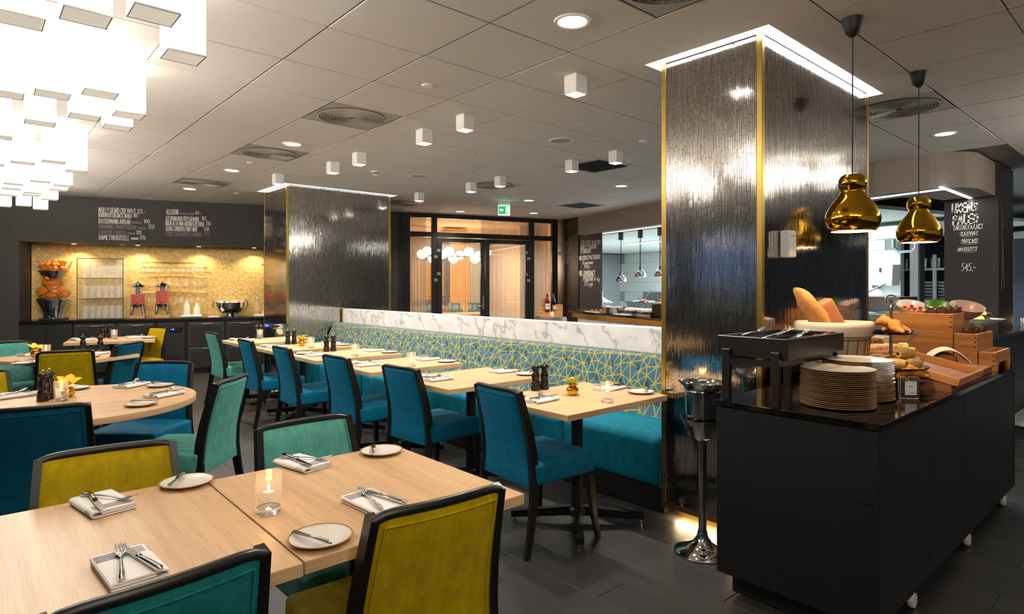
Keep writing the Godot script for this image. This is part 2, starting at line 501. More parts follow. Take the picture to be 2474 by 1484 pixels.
	var mt := paint(512, 512, func(x, y):
		var fx: float = x; var fy: float = y
		var wv := m1.get_noise_2d(fx + fy * 0.45, fy * 0.5) + 0.35 * m2.get_noise_2d(fx, fy)
		var vein := pow(clampf(1.0 - absf(wv) * 6.0, 0.0, 1.0), 3.0)
		var t := 0.78 + 0.06 * m2.get_noise_2d(fx * 0.6, fy * 0.6) - 0.2 * vein
		return Color(t, t * 1.0, t * 1.01))
	mat("marble", Color(1, 1, 1), 0.3); tri_tex(M.marble, mt, Vector3(0.4, 0.4, 0.4))
	# glass and liquids
	mat("glass", Color(1, 1, 1, 0.06), 0.02, 0.0, {"transparency": BaseMaterial3D.TRANSPARENCY_ALPHA})
	mat("pane", Color(0.9, 0.95, 0.93, 0.08), 0.02, 0.0, {"transparency": BaseMaterial3D.TRANSPARENCY_ALPHA})
	mat("glass_solid", Color(0.98, 1.0, 0.99, 0.02), 0.02, 0.0, {"refraction_enabled": true, "refraction_scale": 0.05, "transparency": BaseMaterial3D.TRANSPARENCY_ALPHA})
	mat("glass_edge", Color(0.10, 0.22, 0.17), 0.1)
	mat("acrylic", Color(0.98, 0.99, 1.0, 0.02), 0.01, 0.0, {"refraction_enabled": true, "refraction_scale": 0.049, "transparency": BaseMaterial3D.TRANSPARENCY_ALPHA})
	mat("juice", Color(0.72, 0.25, 0.06), 0.2)
	mat("orange", Color(0.93, 0.50, 0.05), 0.4)
	mat("orange_flesh", Color(0.95, 0.42, 0.08), 0.4)
	mat("amber_glass", Color(0.75, 0.5, 0.12, 0.35), 0.05, 0.0, {"transparency": BaseMaterial3D.TRANSPARENCY_ALPHA})
	mat("rose_wine", Color(0.42, 0.03, 0.05), 0.08)
	mat("bottle_green", Color(0.02, 0.05, 0.04), 0.06)
	mat("foil_blue", Color(0.07, 0.09, 0.22), 0.4); mat("foil_red", Color(0.55, 0.05, 0.06), 0.4)
	mat("paper", Color(0.86, 0.86, 0.86), 0.8)
	mat("ink", Color(0.12, 0.12, 0.14), 0.8)
	# ceramics and linen
	var pn := noise_of(81, 0.25, 2)
	var pt := paint(256, 256, func(x, y):
		var d := Vector2(x - 128, y - 128).length() / 128.0
		var c := Color(0.84, 0.81, 0.77)
		if pn.get_noise_2d(x, y) > 0.42: c = c.lerp(Color(0.45, 0.32, 0.22), 0.55)
		return c)
	mat("plate", Color(1, 1, 1), 0.14, 0.0, {"metallic_specular": 0.55}); tri_tex(M.plate, pt, Vector3(4.5, 4.5, 4.5))
	mat("plate_rim", Color(0.62, 0.45, 0.28), 0.3)
	mat("plate_rim_pale", Color(0.70, 0.56, 0.40), 0.25)
	mat("linen", Color(0.86, 0.84, 0.82), 0.85)
	mat("linen_stripe", Color(0.36, 0.36, 0.40), 0.85)
	mat("canvas", Color(0.80, 0.74, 0.64), 0.9)
	mat("mill", Color(0.085, 0.05, 0.035), 0.22)
	mat("wax", Color(0.9, 0.86, 0.78), 0.5)
	mat("petal", Color(0.72, 0.78, 0.16), 0.6); mat("petal_y", Color(0.90, 0.78, 0.14), 0.6); mat("petal_heart", Color(0.55, 0.08, 0.20), 0.5)
	# bread and food
	var bn := noise_of(91, 0.05, 4)
	for k in [["crust", Color(0.86, 0.62, 0.34), Color(0.62, 0.34, 0.13)], ["seed", Color(0.50, 0.26, 0.14), Color(0.82, 0.58, 0.34)], ["crumb", Color(0.92, 0.80, 0.62), Color(0.80, 0.62, 0.40)], ["rye", Color(0.62, 0.42, 0.22), Color(0.36, 0.20, 0.10)], ["pastry", Color(0.90, 0.62, 0.22), Color(0.58, 0.28, 0.08)], ["pale_pastry", Color(0.86, 0.70, 0.36), Color(0.62, 0.42, 0.16)]]:
		var fr := 9.0 if k[0] in ["seed", "rye"] else 3.0
		var t := paint(128, 128, func(x, y):
			var w := clampf(0.45 + 0.75 * bn.get_noise_2d(absf(x - 64.0) * fr * 0.6, absf(y - 64.0) * fr * 0.6), 0.0, 1.0)
			return (k[1] as Color).lerp(k[2], w))
		mat(k[0], Color(1, 1, 1), 0.65); tri_tex(M[k[0]], t, Vector3(9, 9, 9))
	mat("choc", Color(0.13, 0.07, 0.04), 0.5)
	mat("muffin_paper", Color(0.36, 0.22, 0.17), 0.8)
	mat("butter", Color(0.93, 0.82, 0.45), 0.5)
	mat("tomato_r", Color(0.70, 0.14, 0.05), 0.25); mat("tomato_y", Color(0.87, 0.60, 0.08), 0.25)
	mat("cucumber", Color(0.60, 0.74, 0.30), 0.4); mat("leaf", Color(0.12, 0.28, 0.08), 0.5)
	mat("green_bowl", Color(0.25, 0.46, 0.10), 0.3); mat("pink_bowl", Color(0.76, 0.62, 0.58), 0.3); mat("white_bowl", Color(0.82, 0.80, 0.77), 0.2)
	mat("grape", Color(0.22, 0.05, 0.10), 0.2); mat("melon", Color(0.88, 0.82, 0.45), 0.4)
	mat("shrimp", Color(0.92, 0.62, 0.50), 0.4)
	mat("pink_cup", Color(0.92, 0.45, 0.48), 0.4); mat("green_cup", Color(0.25, 0.55, 0.18), 0.4); mat("yellow_cup", Color(0.90, 0.78, 0.20), 0.4)
	# glowing things
	glow("lamp_box", Color(1.0, 0.985, 0.95), 1.05)
	glow("lamp_panel", Color(0.97, 0.94, 0.88), 0.45)
	glow("lamp_disc", Color(1.0, 0.98, 0.95), 6.0)
	glow("lamp_warm", Color(1.0, 0.86, 0.66), 5.0)
	glow("led", Color(0.97, 0.98, 1.0), 4.0)
	glow("flame", Color(1.0, 0.80, 0.50), 7.0)
	glow("candle_glow", Color(1.0, 0.82, 0.62), 1.6)
	glow("exit_green", Color(0.02, 0.62, 0.30), 1.1); glow("exit_white", Color(0.95, 1.0, 0.98), 1.2)
	glow("screen_blue", Color(0.35, 0.5, 1.0), 2.5)
	glow("bubble", Color(1.0, 0.93, 0.84), 2.2)
	# private room and kitchen
	mat("curtain_yellow", Color(0.90, 0.72, 0.02), 0.8, 0.0, {"backlight_enabled": true, "backlight": Color(0.35, 0.27, 0.0)})
	mat("curtain_sheer", Color(0.86, 0.80, 0.70, 0.55), 0.9, 0.0, {"transparency": BaseMaterial3D.TRANSPARENCY_ALPHA})
	mat("curtain_white", Color(0.86, 0.86, 0.80), 0.9, 0.0, {"backlight_enabled": true, "backlight": Color(0.3, 0.3, 0.27)})
	mat("cream_wall", Color(0.80, 0.68, 0.54), 0.85)
	mat("kitchen_tile", Color(0.86, 0.89, 0.89), 0.25); mat("kitchen_grout", Color(0.62, 0.65, 0.65), 0.8)
	mat("kitchen_ceiling", Color(0.86, 0.88, 0.86), 0.8)
	mat("blue_grey", Color(0.20, 0.25, 0.31), 0.7)
	mat("jacket", Color(0.86, 0.86, 0.87), 0.85); mat("apron", Color(0.40, 0.47, 0.55), 0.85); mat("skin", Color(0.78, 0.57, 0.46), 0.55); mat("hair", Color(0.10, 0.07, 0.05), 0.7)
	mat("door_frame_steel", Color(0.5, 0.5, 0.5), 0.4, 0.7)
	mat("night_road", Color(0.05, 0.055, 0.07), 0.9)
	mat("barrel", Color(1, 1, 1), 0.7); tri_tex(M.barrel, wood_tex(Color(0.58, 0.44, 0.30), Color(0.34, 0.24, 0.15), 18, 256), Vector3(2, 2, 2))
	mat("hoop", Color(0.42, 0.43, 0.42), 0.5, 0.8)
	mat("carafe", Color(0.9, 0.9, 0.84, 0.25), 0.04, 0.0, {"transparency": BaseMaterial3D.TRANSPARENCY_ALPHA})
	mat("milk", Color(0.88, 0.87, 0.80), 0.35)

func weave_material() -> StandardMaterial3D:
	var W := 1024; var H := 512
	var r := RandomNumberGenerator.new(); r.seed = 5
	var pts := PackedVector2Array()
	var nx := 16; var ny := 8
	for i in nx:
		for j in ny:
			pts.append(Vector2((i + 0.5 + (0.5 if j % 2 else 0.0) + r.randf_range(-0.36, 0.36)) * W / nx, (j + 0.5 + r.randf_range(-0.36, 0.36)) * H / ny))
	var all := PackedVector2Array()
	for dx in [-1, 0, 1]:
		for dy in [-1, 0, 1]:
			for p in pts: all.append(p + Vector2(dx * W, dy * H))
	var tr := Geometry2D.triangulate_delaunay(all)
	var im := Image.create(W, H, false, Image.FORMAT_RGB8)
	var f := noise_of(44, 0.3, 2)
	for y in H:
		for x in W:
			var t := 1.0 + 0.09 * f.get_noise_2d(x, y)
			im.set_pixel(x, y, Color(0.055 * t, 0.30 * t, 0.375 * t))
	var done := {}
	for i in range(0, tr.size(), 3):
		for e in 3:
			var a := tr[i + e]; var b := tr[i + (e + 1) % 3]
			var key := mini(a, b) * 100000 + maxi(a, b)
			if done.has(key): continue
			done[key] = true
			var p := all[a]; var q := all[b]
			if maxf(p.x, q.x) < -20 or minf(p.x, q.x) > W + 20 or maxf(p.y, q.y) < -20 or minf(p.y, q.y) > H + 20: continue
			var L := p.distance_to(q)
			var steps := int(L * 1.2)
			var nrm := (q - p).orthogonal().normalized()
			for s in steps + 1:
				var t := float(s) / maxi(steps, 1)
				var c := p.lerp(q, t)
				var hw := 2.6 + 1.6 * absf(t - 0.5) * 2.0
				for k in range(-4, 5):
					if absf(k) > hw: continue
					var z := c + nrm * k
					var xx := int(z.x); var yy := int(z.y)
					if xx < 0 or yy < 0 or xx >= W or yy >= H: continue
					im.set_pixel(xx, yy, Color(0.66, 0.58, 0.16).lerp(Color(0.47, 0.42, 0.12), absf(k) / 4.0))
	var m := mat("weave", Color(1, 1, 1), 0.7, 0.0, {"rim_enabled": true, "rim": 0.3, "rim_tint": 0.6})
	m.albedo_texture = ImageTexture.create_from_image(im)
	m.uv1_scale = Vector3(1.0 / 1.3, 1.0 / 0.65, 1)
	return m

# ---------------------------------------------------------------- lights
func omni(parent: Node3D, at: Vector3, e: float, col := Color(1, 0.95, 0.88), size := 0.05) -> void:
	var l := OmniLight3D.new()
	l.name = "lamp_light"
	l.light_energy = e; l.light_color = col; l.light_size = size; l.omni_range = 30.0; l.omni_attenuation = 2.0; l.shadow_enabled = true
	parent.add_child(l, true)
	l.position = at

func spot(parent: Node3D, at: Vector3, e: float, ang := 55.0, col := Color(1, 0.95, 0.88), size := 0.06, dir := Vector3.DOWN) -> void:
	var l := SpotLight3D.new()
	l.name = "lamp_light"
	l.light_energy = e; l.light_color = col; l.light_size = size; l.spot_range = 30.0; l.spot_attenuation = 2.0; l.spot_angle = ang; l.spot_angle_attenuation = 0.6; l.shadow_enabled = true
	parent.add_child(l, true)
	l.position = at
	l.basis = Basis.looking_at(dir, Vector3.RIGHT if absf(dir.y) > 0.9 else Vector3.UP)

func area(parent: Node3D, at: Vector3, size: Vector2, e: float, dir := Vector3.DOWN, along := Vector3.RIGHT, col := Color(1, 0.97, 0.93)) -> void:
	var l := AreaLight3D.new()
	l.name = "lamp_light"
	l.light_energy = e; l.light_color = col; l.area_size = size; l.area_range = 30.0; l.shadow_enabled = true
	parent.add_child(l, true)
	var z := -dir.normalized()
	var x := along.normalized()
	l.transform = Transform3D(Basis(x, z.cross(x), z), at)

func _ready() -> void:
	rng.seed = 11
	# camera: level, lens shifted down a little so that verticals stay upright
	var cam := Camera3D.new()
	cam.name = "camera"
	cam.projection = Camera3D.PROJECTION_FRUSTUM
	cam.near = 0.05
	cam.size = 2.0 * 0.05 * 742.0 / 1476.0
	cam.frustum_offset = Vector2(0, -0.05 * 52.0 / 1476.0)
	add_child(cam)
	cam.position = Vector3(0, 1.40, 0)
	cam.rotation.y = -atan2(1311.0, 1476.0)
	cam.current = true
	# dusk outside the windows
	var env := Environment.new()
	var sky := Sky.new()
	var sm := ProceduralSkyMaterial.new()
	sm.sky_top_color = Color(0.10, 0.20, 0.42); sm.sky_horizon_color = Color(0.30, 0.44, 0.66); sm.ground_bottom_color = Color(0.02, 0.025, 0.035); sm.ground_horizon_color = Color(0.08, 0.11, 0.16)
	sm.sky_energy_multiplier = 0.9
	sky.sky_material = sm
	env.background_mode = Environment.BG_SKY
	env.sky = sky
	env.tonemap_mode = Environment.TONE_MAPPER_LINEAR
	env.tonemap_exposure = 1.15
	env.sdfgi_enabled = true; env.ssao_enabled = true; env.ssil_enabled = true
	var we := WorldEnvironment.new()
	we.name = "surroundings"
	we.environment = env
	add_child(we)
	make_materials()
	print("materials")
	build_shell()
	build_pillars()
	build_far_wall()
	build_kitchen_front()
	print("shell")
	build_ceiling_fittings()
	build_chandelier()
	build_banquette()
	build_tables()
	build_chairs()
	print("furniture")
	build_counter()
	build_settings()
	print("settings")
	build_niche()
	build_private_room()
	build_kitchen()
	print("done")

func frame_px(p: Vector3) -> Vector2: # where a point falls in the photograph, to decide how finely to build
	var t := atan2(1311.0, 1476.0)
	var X := p.x * cos(t) + p.z * sin(t)
	var d := p.x * sin(t) - p.z * cos(t)
	if d < 0.2: return Vector2(-9999, -9999)
	return Vector2(1237.0 + 1476.0 * X / d, 690.0 + 1476.0 * (1.4 - p.y) / d)

# inside the dining room: in front of the far wall and of the kitchen
func in_room(x: float, z: float) -> bool:
	var a := Basis(Vector3.UP, deg_to_rad(WALL_ANG)).inverse() * (Vector3(x, 0, z) - WALL_O)
	var k := Basis(Vector3.UP, deg_to_rad(KIT_ANG)).inverse() * (Vector3(x, 0, z) - KIT_O)
	return a.z > -0.3 and (k.z > -0.3 or z > -1.5)

const VENTS := [[2.3, -4.525, 0], [2.3, -6.325, 0], [2.3, -8.725, 0], [5.3, -6.325, 0], [5.3, -4.525, 1], [7.7, -6.925, 1], [5.3, -1.525, 0], [2.3, -1.525, 0], [5.3, -8.725, 0]]

func build_shell() -> void:
	# floor: a slab and, where it shows, its planks
	var fl := shell("floor", MB.new().box(Vector3(5.5, -0.075, -4.5), Vector3(22, 0.11, 19)), M.joint)
	var pm := MB.new().box(Vector3.ZERO, Vector3(1.198, 0.02, 0.1982), 0.0008).mesh()
	var cand := []
	for i in 60:
		var x := -2.0 + 0.2 * i
		for j in 16:
			var z := 1.2 - 1.2 * j - 0.4 * (i % 3)
			if not in_room(x, z): continue
			var px := frame_px(Vector3(x, 0, z))
			var near := px.x > -500 and px.x < 2900 and px.y < 2300
			if x > 3.9 and x < 9 and z < -2.0: near = false      # hidden behind bench, pillars and counter
			cand.append([0 if near else 1, Vector2(x, z).length(), x, z, (i * 7 + j * 5) % 4])
	cand.sort_custom(func(a, b): return a[0] < b[0] if a[0] != b[0] else a[1] < b[1])
	var rest := MB.new()
	var k := 0
	for c in cand:
		if k < 300 and c[0] == 0:
			var o := part(fl, "plank", pm, M["plank%d" % c[4]], Vector3(c[2], -0.01 + rr(-0.0004, 0.0004), c[3]))
			o.rotation.y = PI / 2
			k += 1
		else: rest.box(Vector3(c[2], -0.01, c[3]), Vector3(0.196, 0.02, 1.196))
	tag(part(fl, "far_planks", rest, M.plank1), "", "", "", "stuff")
	# ceiling: slab above, 60 cm tiles below it
	var ce := shell("ceiling", MB.new().box(Vector3(5.5, 2.86, -4.5), Vector3(22, 0.16, 19)), M.ceiling_edge)
	var tm := MB.new().box(Vector3.ZERO, Vector3(0.594, 0.025, 0.594), 0.004).mesh()
	cand = []
	for i in range(-10, 20):
		for j in range(-9, 16):
			var x := 2.3 + 0.6 * i
			var z := -2.725 - 0.6 * j
			var skip := false
			for vn in VENTS:
				if absf(vn[0] - x) < 0.1 and absf(vn[1] - z) < 0.1: skip = true
			for pz in [-1.86, -8.5]:
				if x > 2.8 and x < 4.85 and absf(z - pz - 0.05) < 0.45: skip = true
			if skip or not in_room(x, z): continue
			var px := frame_px(Vector3(x, CEIL, z))
			var near := px.x > -150 and px.x < 2650 and px.y > -150
			cand.append([0 if near else 1, Vector2(x, z).length(), x, z])
	cand.sort_custom(func(a, b): return a[0] < b[0] if a[0] != b[0] else a[1] < b[1])
	rest = MB.new()
	k = 0
	for c in cand:
		if k < 300 and c[0] == 0:
			part(ce, "ceiling_panel", tm, M.ceiling_tile, Vector3(c[2], CEIL + 0.0125 + rr(-0.0012, 0.0012), c[3]))
			k += 1
		else: rest.box(Vector3(c[2], CEIL + 0.0125, c[3]), Vector3(0.594, 0.025, 0.594))
	tag(part(ce, "far_panels", rest, M.ceiling_tile), "", "", "", "stuff")
	# strips of plain ceiling round the pillar coves
	for pz in [-1.865, -8.5]:
		var dz := 0.315 if pz > -4 else 0.42
		var m := MB.new()
		var zr: Array = [-1.48, -2.255, -1.228, -2.422] if pz > -4 else [-8.01, -8.995, -7.828, -9.022]
		for q in [[2.603, 3.09, zr[3], zr[2]], [4.81, 4.997, zr[3], zr[2]], [3.09, 4.81, zr[0], zr[2]], [3.09, 4.81, zr[3], zr[1]]]:
			m.box(Vector3((q[0] + q[1]) / 2, CEIL + 0.0125, (q[2] + q[3]) / 2), Vector3(q[1] - q[0], 0.025, q[3] - q[2]))
		part(ce, "cove_edge", m, M.ceiling_tile)
	# outer walls, windows at dusk on the left
	var lw := MB.new()
	var zs := [-12.5, -9.2, -6.9, -6.5, -4.2, -3.8, -1.5, -1.1, 1.2, 5.0]
	lw.box(Vector3(-4.1, 0.4, -3.75), Vector3(0.2, 0.8, 17.5)); lw.box(Vector3(-4.1, 2.6, -3.75), Vector3(0.2, 0.4, 17.5))
	for i in range(0, 10, 2): lw.box(Vector3(-4.1, 1.6, (zs[i] + zs[i + 1]) / 2), Vector3(0.2, 1.6, absf(zs[i + 1] - zs[i])))
	shell("wall_left", lw, M.wall_dark)
	for i in 4:
		var za: float = zs[2 * i + 1]; var zb: float = zs[2 * i + 2]
		var fr := MB.new()
		for zz in [za + 0.03, (za + zb) / 2, zb - 0.03]: fr.box(Vector3(-4.1, 1.6, zz), Vector3(0.08, 1.6, 0.06), 0.005)
		for yy in [0.83, 2.37]: fr.box(Vector3(-4.1, yy, (za + zb) / 2), Vector3(0.08, 0.06, absf(zb - za)), 0.005)
		var wn := shell("window_%d" % (i + 1), fr, M.frame_black)
		for h in 2: part(wn, "pane", MB.new().box(Vector3(-4.1, 1.6, lerpf(za, zb, 0.25 + 0.5 * h)), Vector3(0.008, 1.5, absf(zb - za) / 2 - 0.06)), M.pane)
	shell("wall_rear", MB.new().box(Vector3(5.5, 1.4, 4.9), Vector3(20, 2.8, 0.2)), M.wall_plain)
	shell("wall_right", MB.new().box(Vector3(15.9, 1.4, -4.5), Vector3(0.2, 2.8, 19)), M.blue_grey)
	shell("ground_outside", MB.new().box(Vector3(-14, -0.4, -4), Vector3(19, 0.2, 40)), M.night_road)

# ---------------------------------------------------------------- mirror mosaic pillars
func mosaic(parent: Node3D, o: Vector3, ux: Vector3, w: float, y0: float, y1: float, cell: float, sd: int) -> void:
	var r := RandomNumberGenerator.new(); r.seed = sd
	var nrm := ux.cross(Vector3.UP)
	var tl := MB.new().box(Vector3.ZERO, Vector3(1, 1, 1), 0.0).mesh()
	var xf := []
	var cols := []
	var nc := int(w / cell)
	for i in nc:
		var y := y0 - r.randf() * 0.06
		var xx := (i + 0.5) * w / nc
		while y < y1:
			var L: float = [0.047, 0.047, 0.095, 0.071][r.randi() % 4]
			var a := maxf(y, y0); var b := minf(y + L - 0.0016, y1)
			if b - a > 0.006:
				var n2 := (nrm + ux * r.randfn(0.0, 0.0045) + Vector3.UP * r.randfn(0.0, 0.0035)).normalized()
				var u2 := Vector3.UP.cross(n2).normalized()
				var v2 := n2.cross(u2)
				var t := Transform3D(Basis(u2 * (w / nc - 0.0018), v2 * (b - a), n2 * 0.005), o + ux * xx + Vector3.UP * (a + b) * 0.5 + nrm * r.randf_range(0.0, 0.0012))
				xf.append(t)
				var g := r.randf_range(0.72, 1.0)
				cols.append(Color(g, g * 0.985, g * 0.96))
			y += L
	var mm := MultiMesh.new()
	mm.transform_format = MultiMesh.TRANSFORM_3D
	mm.use_colors = true
	mm.mesh = tl
	mm.instance_count = xf.size()
	for i in xf.size():
		mm.set_instance_transform(i, xf[i]); mm.set_instance_color(i, cols[i])
	var mi := MultiMeshInstance3D.new()
	mi.name = "mirror_mosaic"
	mi.multimesh = mm
	mi.material_override = M.mirror_tile
	parent.add_child(mi, true)
	mi.set_meta("kind", "stuff")

func build_pillars() -> void:
	for pz in [[-1.555, -2.18, "mirror mosaic pillar with brass edges standing behind the black buffet counter"], [-8.085, -8.92, "mirror mosaic pillar with brass edges at the wine bar end of the bench"]]:
		var z1: float = pz[0]; var z0: float = pz[1]
		var x0 := 3.165; var x1 := 4.735
		var ctr := Vector3((x0 + x1) / 2, 0, (z0 + z1) / 2)
		var t := thing("mosaic_pillar", pz[2], "pillar", ctr, 0, "mirror mosaic pillars")
		var hx := (x1 - x0) / 2; var hz := (z1 - z0) / 2
		part(t, "core", MB.new().box(Vector3(0, 1.41, 0), Vector3(hx * 2 - 0.02, 2.71, hz * 2 - 0.02)), M.grout)
		var cell := 0.0105 if z1 > -4 else 0.0125
		mosaic(t, Vector3(-hx, 0, -hz + 0.028), Vector3(0, 0, 1), hz * 2 - 0.056, 0.085, 2.74, cell, 3)
		mosaic(t, Vector3(-hx + 0.028, 0, hz), Vector3(1, 0, 0), hx * 2 - 0.056, 0.085, 2.74, cell, 4)
		for sx in [-1, 1]:
			for sz in [-1, 1]:
				part(t, "brass_edge", MB.new().box(Vector3(sx * (hx - 0.011), 1.41, sz * (hz - 0.011)), Vector3(0.032, 2.71, 0.032), 0.002), M.brass)
		var rim := MB.new()
		for s in [-1, 1]:
			rim.box(Vector3(0, 0.07, s * hz), Vector3(hx * 2, 0.03, 0.014)); rim.box(Vector3(s * hx, 0.07, 0), Vector3(0.014, 0.03, hz * 2))
		part(t, "brass_base_trim", rim, M.brass)
		part(t, "plinth", MB.new().box(Vector3(0, 0.028, 0), Vector3(hx * 2 - 0.12, 0.056, hz * 2 - 0.10)), M.brass)
		# light strip under the mosaic
		var under := MB.new()
		for s in [-1, 1]:
			under.box(Vector3(0, 0.052, s * (hz - 0.028)), Vector3(hx * 2 - 0.2, 0.006, 0.02)); under.box(Vector3(s * (hx - 0.028), 0.052, 0), Vector3(0.02, 0.006, hz * 2 - 0.16))
		part(t, "base_led_strip", under, M.lamp_warm)
		area(t, Vector3(-hx + 0.028, 0.046, 0), Vector2(hz * 2 - 0.16, 0.02), 0.4, Vector3(-0.25, -1, 0), Vector3(0, 0, 1), Color(1, 0.86, 0.66))
		area(t, Vector3(0, 0.046, hz - 0.028), Vector2(hx * 2 - 0.2, 0.02), 0.4, Vector3(0, -1, 0.25), Vector3(1, 0, 0), Color(1, 0.86, 0.66))
		# ceiling cove
		var cv := MB.new()
		var g := 0.075
		for s in [-1, 1]:
			cv.box(Vector3(0, 2.757, s * (hz + g / 2)), Vector3(hx * 2 + g * 2, 0.01, g)); cv.box(Vector3(s * (hx + g / 2), 2.757, 0), Vector3(g, 0.01, hz * 2))
		part(t, "cove_light", cv, M.led)
		for s in [-1, 1]:
			area(t, Vector3(0, 2.748, s * (hz + g / 2)), Vector2(hx * 2, g * 0.8), 0.16, Vector3.DOWN, Vector3.RIGHT, Color(1, 0.98, 0.96))
			area(t, Vector3(s * (hx + g / 2), 2.748, 0), Vector2(hz * 2, g * 0.8), 0.09, Vector3.DOWN, Vector3(0, 0, 1), Color(1, 0.98, 0.96))
	# small white box fixed to the near pillar
	var b := thing("wall_dispenser", "small white plastic box mounted on the mosaic pillar behind the buffet", "dispenser", Vector3(3.40, 1.63, -1.548))
	part(b, "housing", MB.new().rbox(Vector3(0, 0, 0.03), Vector3(0.085, 0.15, 0.06), 0.012), M.plastic)
	part(b, "lid_line", MB.new().box(Vector3(0, 0.045, 0.0605), Vector3(0.07, 0.003, 0.002)), M.speaker)

# ---------------------------------------------------------------- far wall with the bar niche
func words(parent: Node3D, text: String, x0: float, x1: float, y0: float, y1: float, m: Material, thick := 0.007, z := 0.002) -> void:
	var o := part(parent, "lettering", lettering(text, x1 - x0, y1 - y0, thick), m, Vector3(x0, y0, z))
	o.set_meta("label", "hand-lettered chalk writing")

func build_far_wall() -> void:
	var w := MB.new()
	w.box(Vector3(-4.15, 1.38, -0.3), Vector3(5.7, 2.76, 0.6)); w.box(Vector3(0.65, 2.405, -0.3), Vector3(3.9, 0.71, 0.6)); w.box(Vector3(3.5, 1.38, -0.3), Vector3(1.8, 2.76, 0.6))
	w.box(Vector3(0.65, 1.0, -0.62), Vector3(3.9, 2.1, 0.06))
	var wall := shell("wall_far", w, M.wall_dark, WALL_O, WALL_ANG)
	for t in [["MAILLY GRAND CRU", -0.318, 0.04, 2.515, 2.60, 0], ["BRUT 125.-", 0.06, 0.30, 2.53, 2.595, 0], ["RAVENTOS I BLANC L HEREU", -0.318, 0.12, 2.452, 2.51, 0], ["80.-", 0.145, 0.223, 2.47, 2.53, 0], ["BASSERMANN.JORDAN", -0.318, 0.10, 2.357, 2.425, 0], ["SAUVIGNON BLANC", 0.12, 0.25, 2.37, 2.40, 1], ["100.", 0.28, 0.38, 2.38, 2.44, 0],
		["VON WINNING. PARADIESGARTEN", -0.318, 0.18, 2.275, 2.34, 1], ["RIESLING", 0.21, 0.31, 2.285, 2.31, 1], ["120", 0.34, 0.43, 2.295, 2.36, 0], ["LAROCHE CHABLIS", -0.313, 0.04, 2.193, 2.25, 1], ["SAINT MARTIN", 0.06, 0.16, 2.20, 2.225, 1], ["120.", 0.18, 0.262, 2.205, 2.26, 0], ["HAMILTON RUSSELL", -0.313, 0.09, 2.104, 2.175, 0], ["CHARDONNAY", 0.11, 0.21, 2.12, 2.145, 0], ["170.", 0.225, 0.318, 2.12, 2.18, 0],
		["ALLEGRINI", 0.592, 0.76, 2.535, 2.615, 0], ["VALPOLICELLA SUPERIORE", 0.77, 0.99, 2.54, 2.57, 1], ["80.-", 1.0, 1.098, 2.55, 2.605, 0], ["LES GRAND BOIS CÔTES DU RHÔNE", 0.586, 1.06, 2.44, 2.505, 0], ["105.", 1.09, 1.177, 2.458, 2.52, 0], ["RIOJA ALTA VIÑA ARDANZA RESERVA", 0.58, 1.13, 2.36, 2.43, 0], ["130.-", 1.155, 1.255, 2.38, 2.44, 0], ["SCHUG CARNEROS PINOT NOIR", 0.58, 1.03, 2.274, 2.345, 0], ["138.", 1.12, 1.219, 2.29, 2.35, 0], ["FENOCCHIO BAROLO CANNUBI", 0.58, 1.09, 2.19, 2.26, 1], ["170.", 1.12, 1.225, 2.2, 2.265, 1]]:
		words(wall, t[0], t[1], t[2], t[3], t[4], M.chalk if t[5] == 0 else M.chalk_faint, 0.0065)
	# gold leaf panel at the back of the niche
	part(wall, "gold_panel", MB.new().box(Vector3(0.65, 1.46, -0.56), Vector3(3.88, 1.18, 0.06)), M.gold_leaf)
	for s in [[-0.69, 0.0], [-0.05, 1.0], [0.165, 0.0], [1.035, 0.0], [1.882, 0.0]]:
		var d := thing("niche_downlight", "small recessed spotlight in the ceiling of the gold niche", "downlight", FW(s[0], 2.048, -0.26), WALL_ANG, "spotlights in the gold niche")
		part(d, "trim_ring", lathe1(V2([0.0, -0.004, 0.036, -0.004, 0.045, 0.0, 0.045, 0.002])), M.white)
		part(d, "lens", lathe1(V2([0.0, -0.0062, 0.03, -0.0062, 0.03, -0.003])), M.lamp_warm if s[1] == 0.0 else M.plastic)
		if s[1] == 0.0: spot(d, Vector3(0, -0.012, 0), 1.3, 62.0, Color(1, 0.91, 0.76), 0.03, Vector3(0, -1, -0.16).normalized())
	# the glazed door wall: frame members, panes and door leaves
	var fr := MB.new()
	for b in [[4.3, 4.537, 0.0, 2.75], [4.958, 5.058, 0, 2.68], [6.975, 7.086, 0, 2.68], [7.489, 7.62, 0, 2.75]]: fr.box(Vector3((b[0] + b[1]) / 2, (b[2] + b[3]) / 2, -0.04), Vector3(b[1] - b[0], b[3] - b[2], 0.08), 0.004)
	fr.box(Vector3(5.95, 2.715, -0.04), Vector3(3.1, 0.09, 0.078)); fr.box(Vector3(5.95, 2.357, -0.04), Vector3(3.1, 0.095, 0.076))
	fr.box(Vector3(4.75, 0.05, -0.04), Vector3(0.45, 0.1, 0.07)); fr.box(Vector3(7.29, 0.05, -0.04), Vector3(0.45, 0.1, 0.07))
	var dw := shell("door_1", fr, M.door_black, WALL_O, WALL_ANG)
	for p in [[4.537, 4.958, 2.405, 2.67], [4.537, 4.958, 0.1, 2.31], [5.058, 6.975, 2.405, 2.67], [7.086, 7.489, 2.405, 2.67], [7.086, 7.489, 0.1, 2.31]]:
		part(dw, "pane", MB.new().box(Vector3((p[0] + p[1]) / 2, (p[2] + p[3]) / 2, -0.045), Vector3(p[1] - p[0], p[3] - p[2], 0.006)), M.pane)
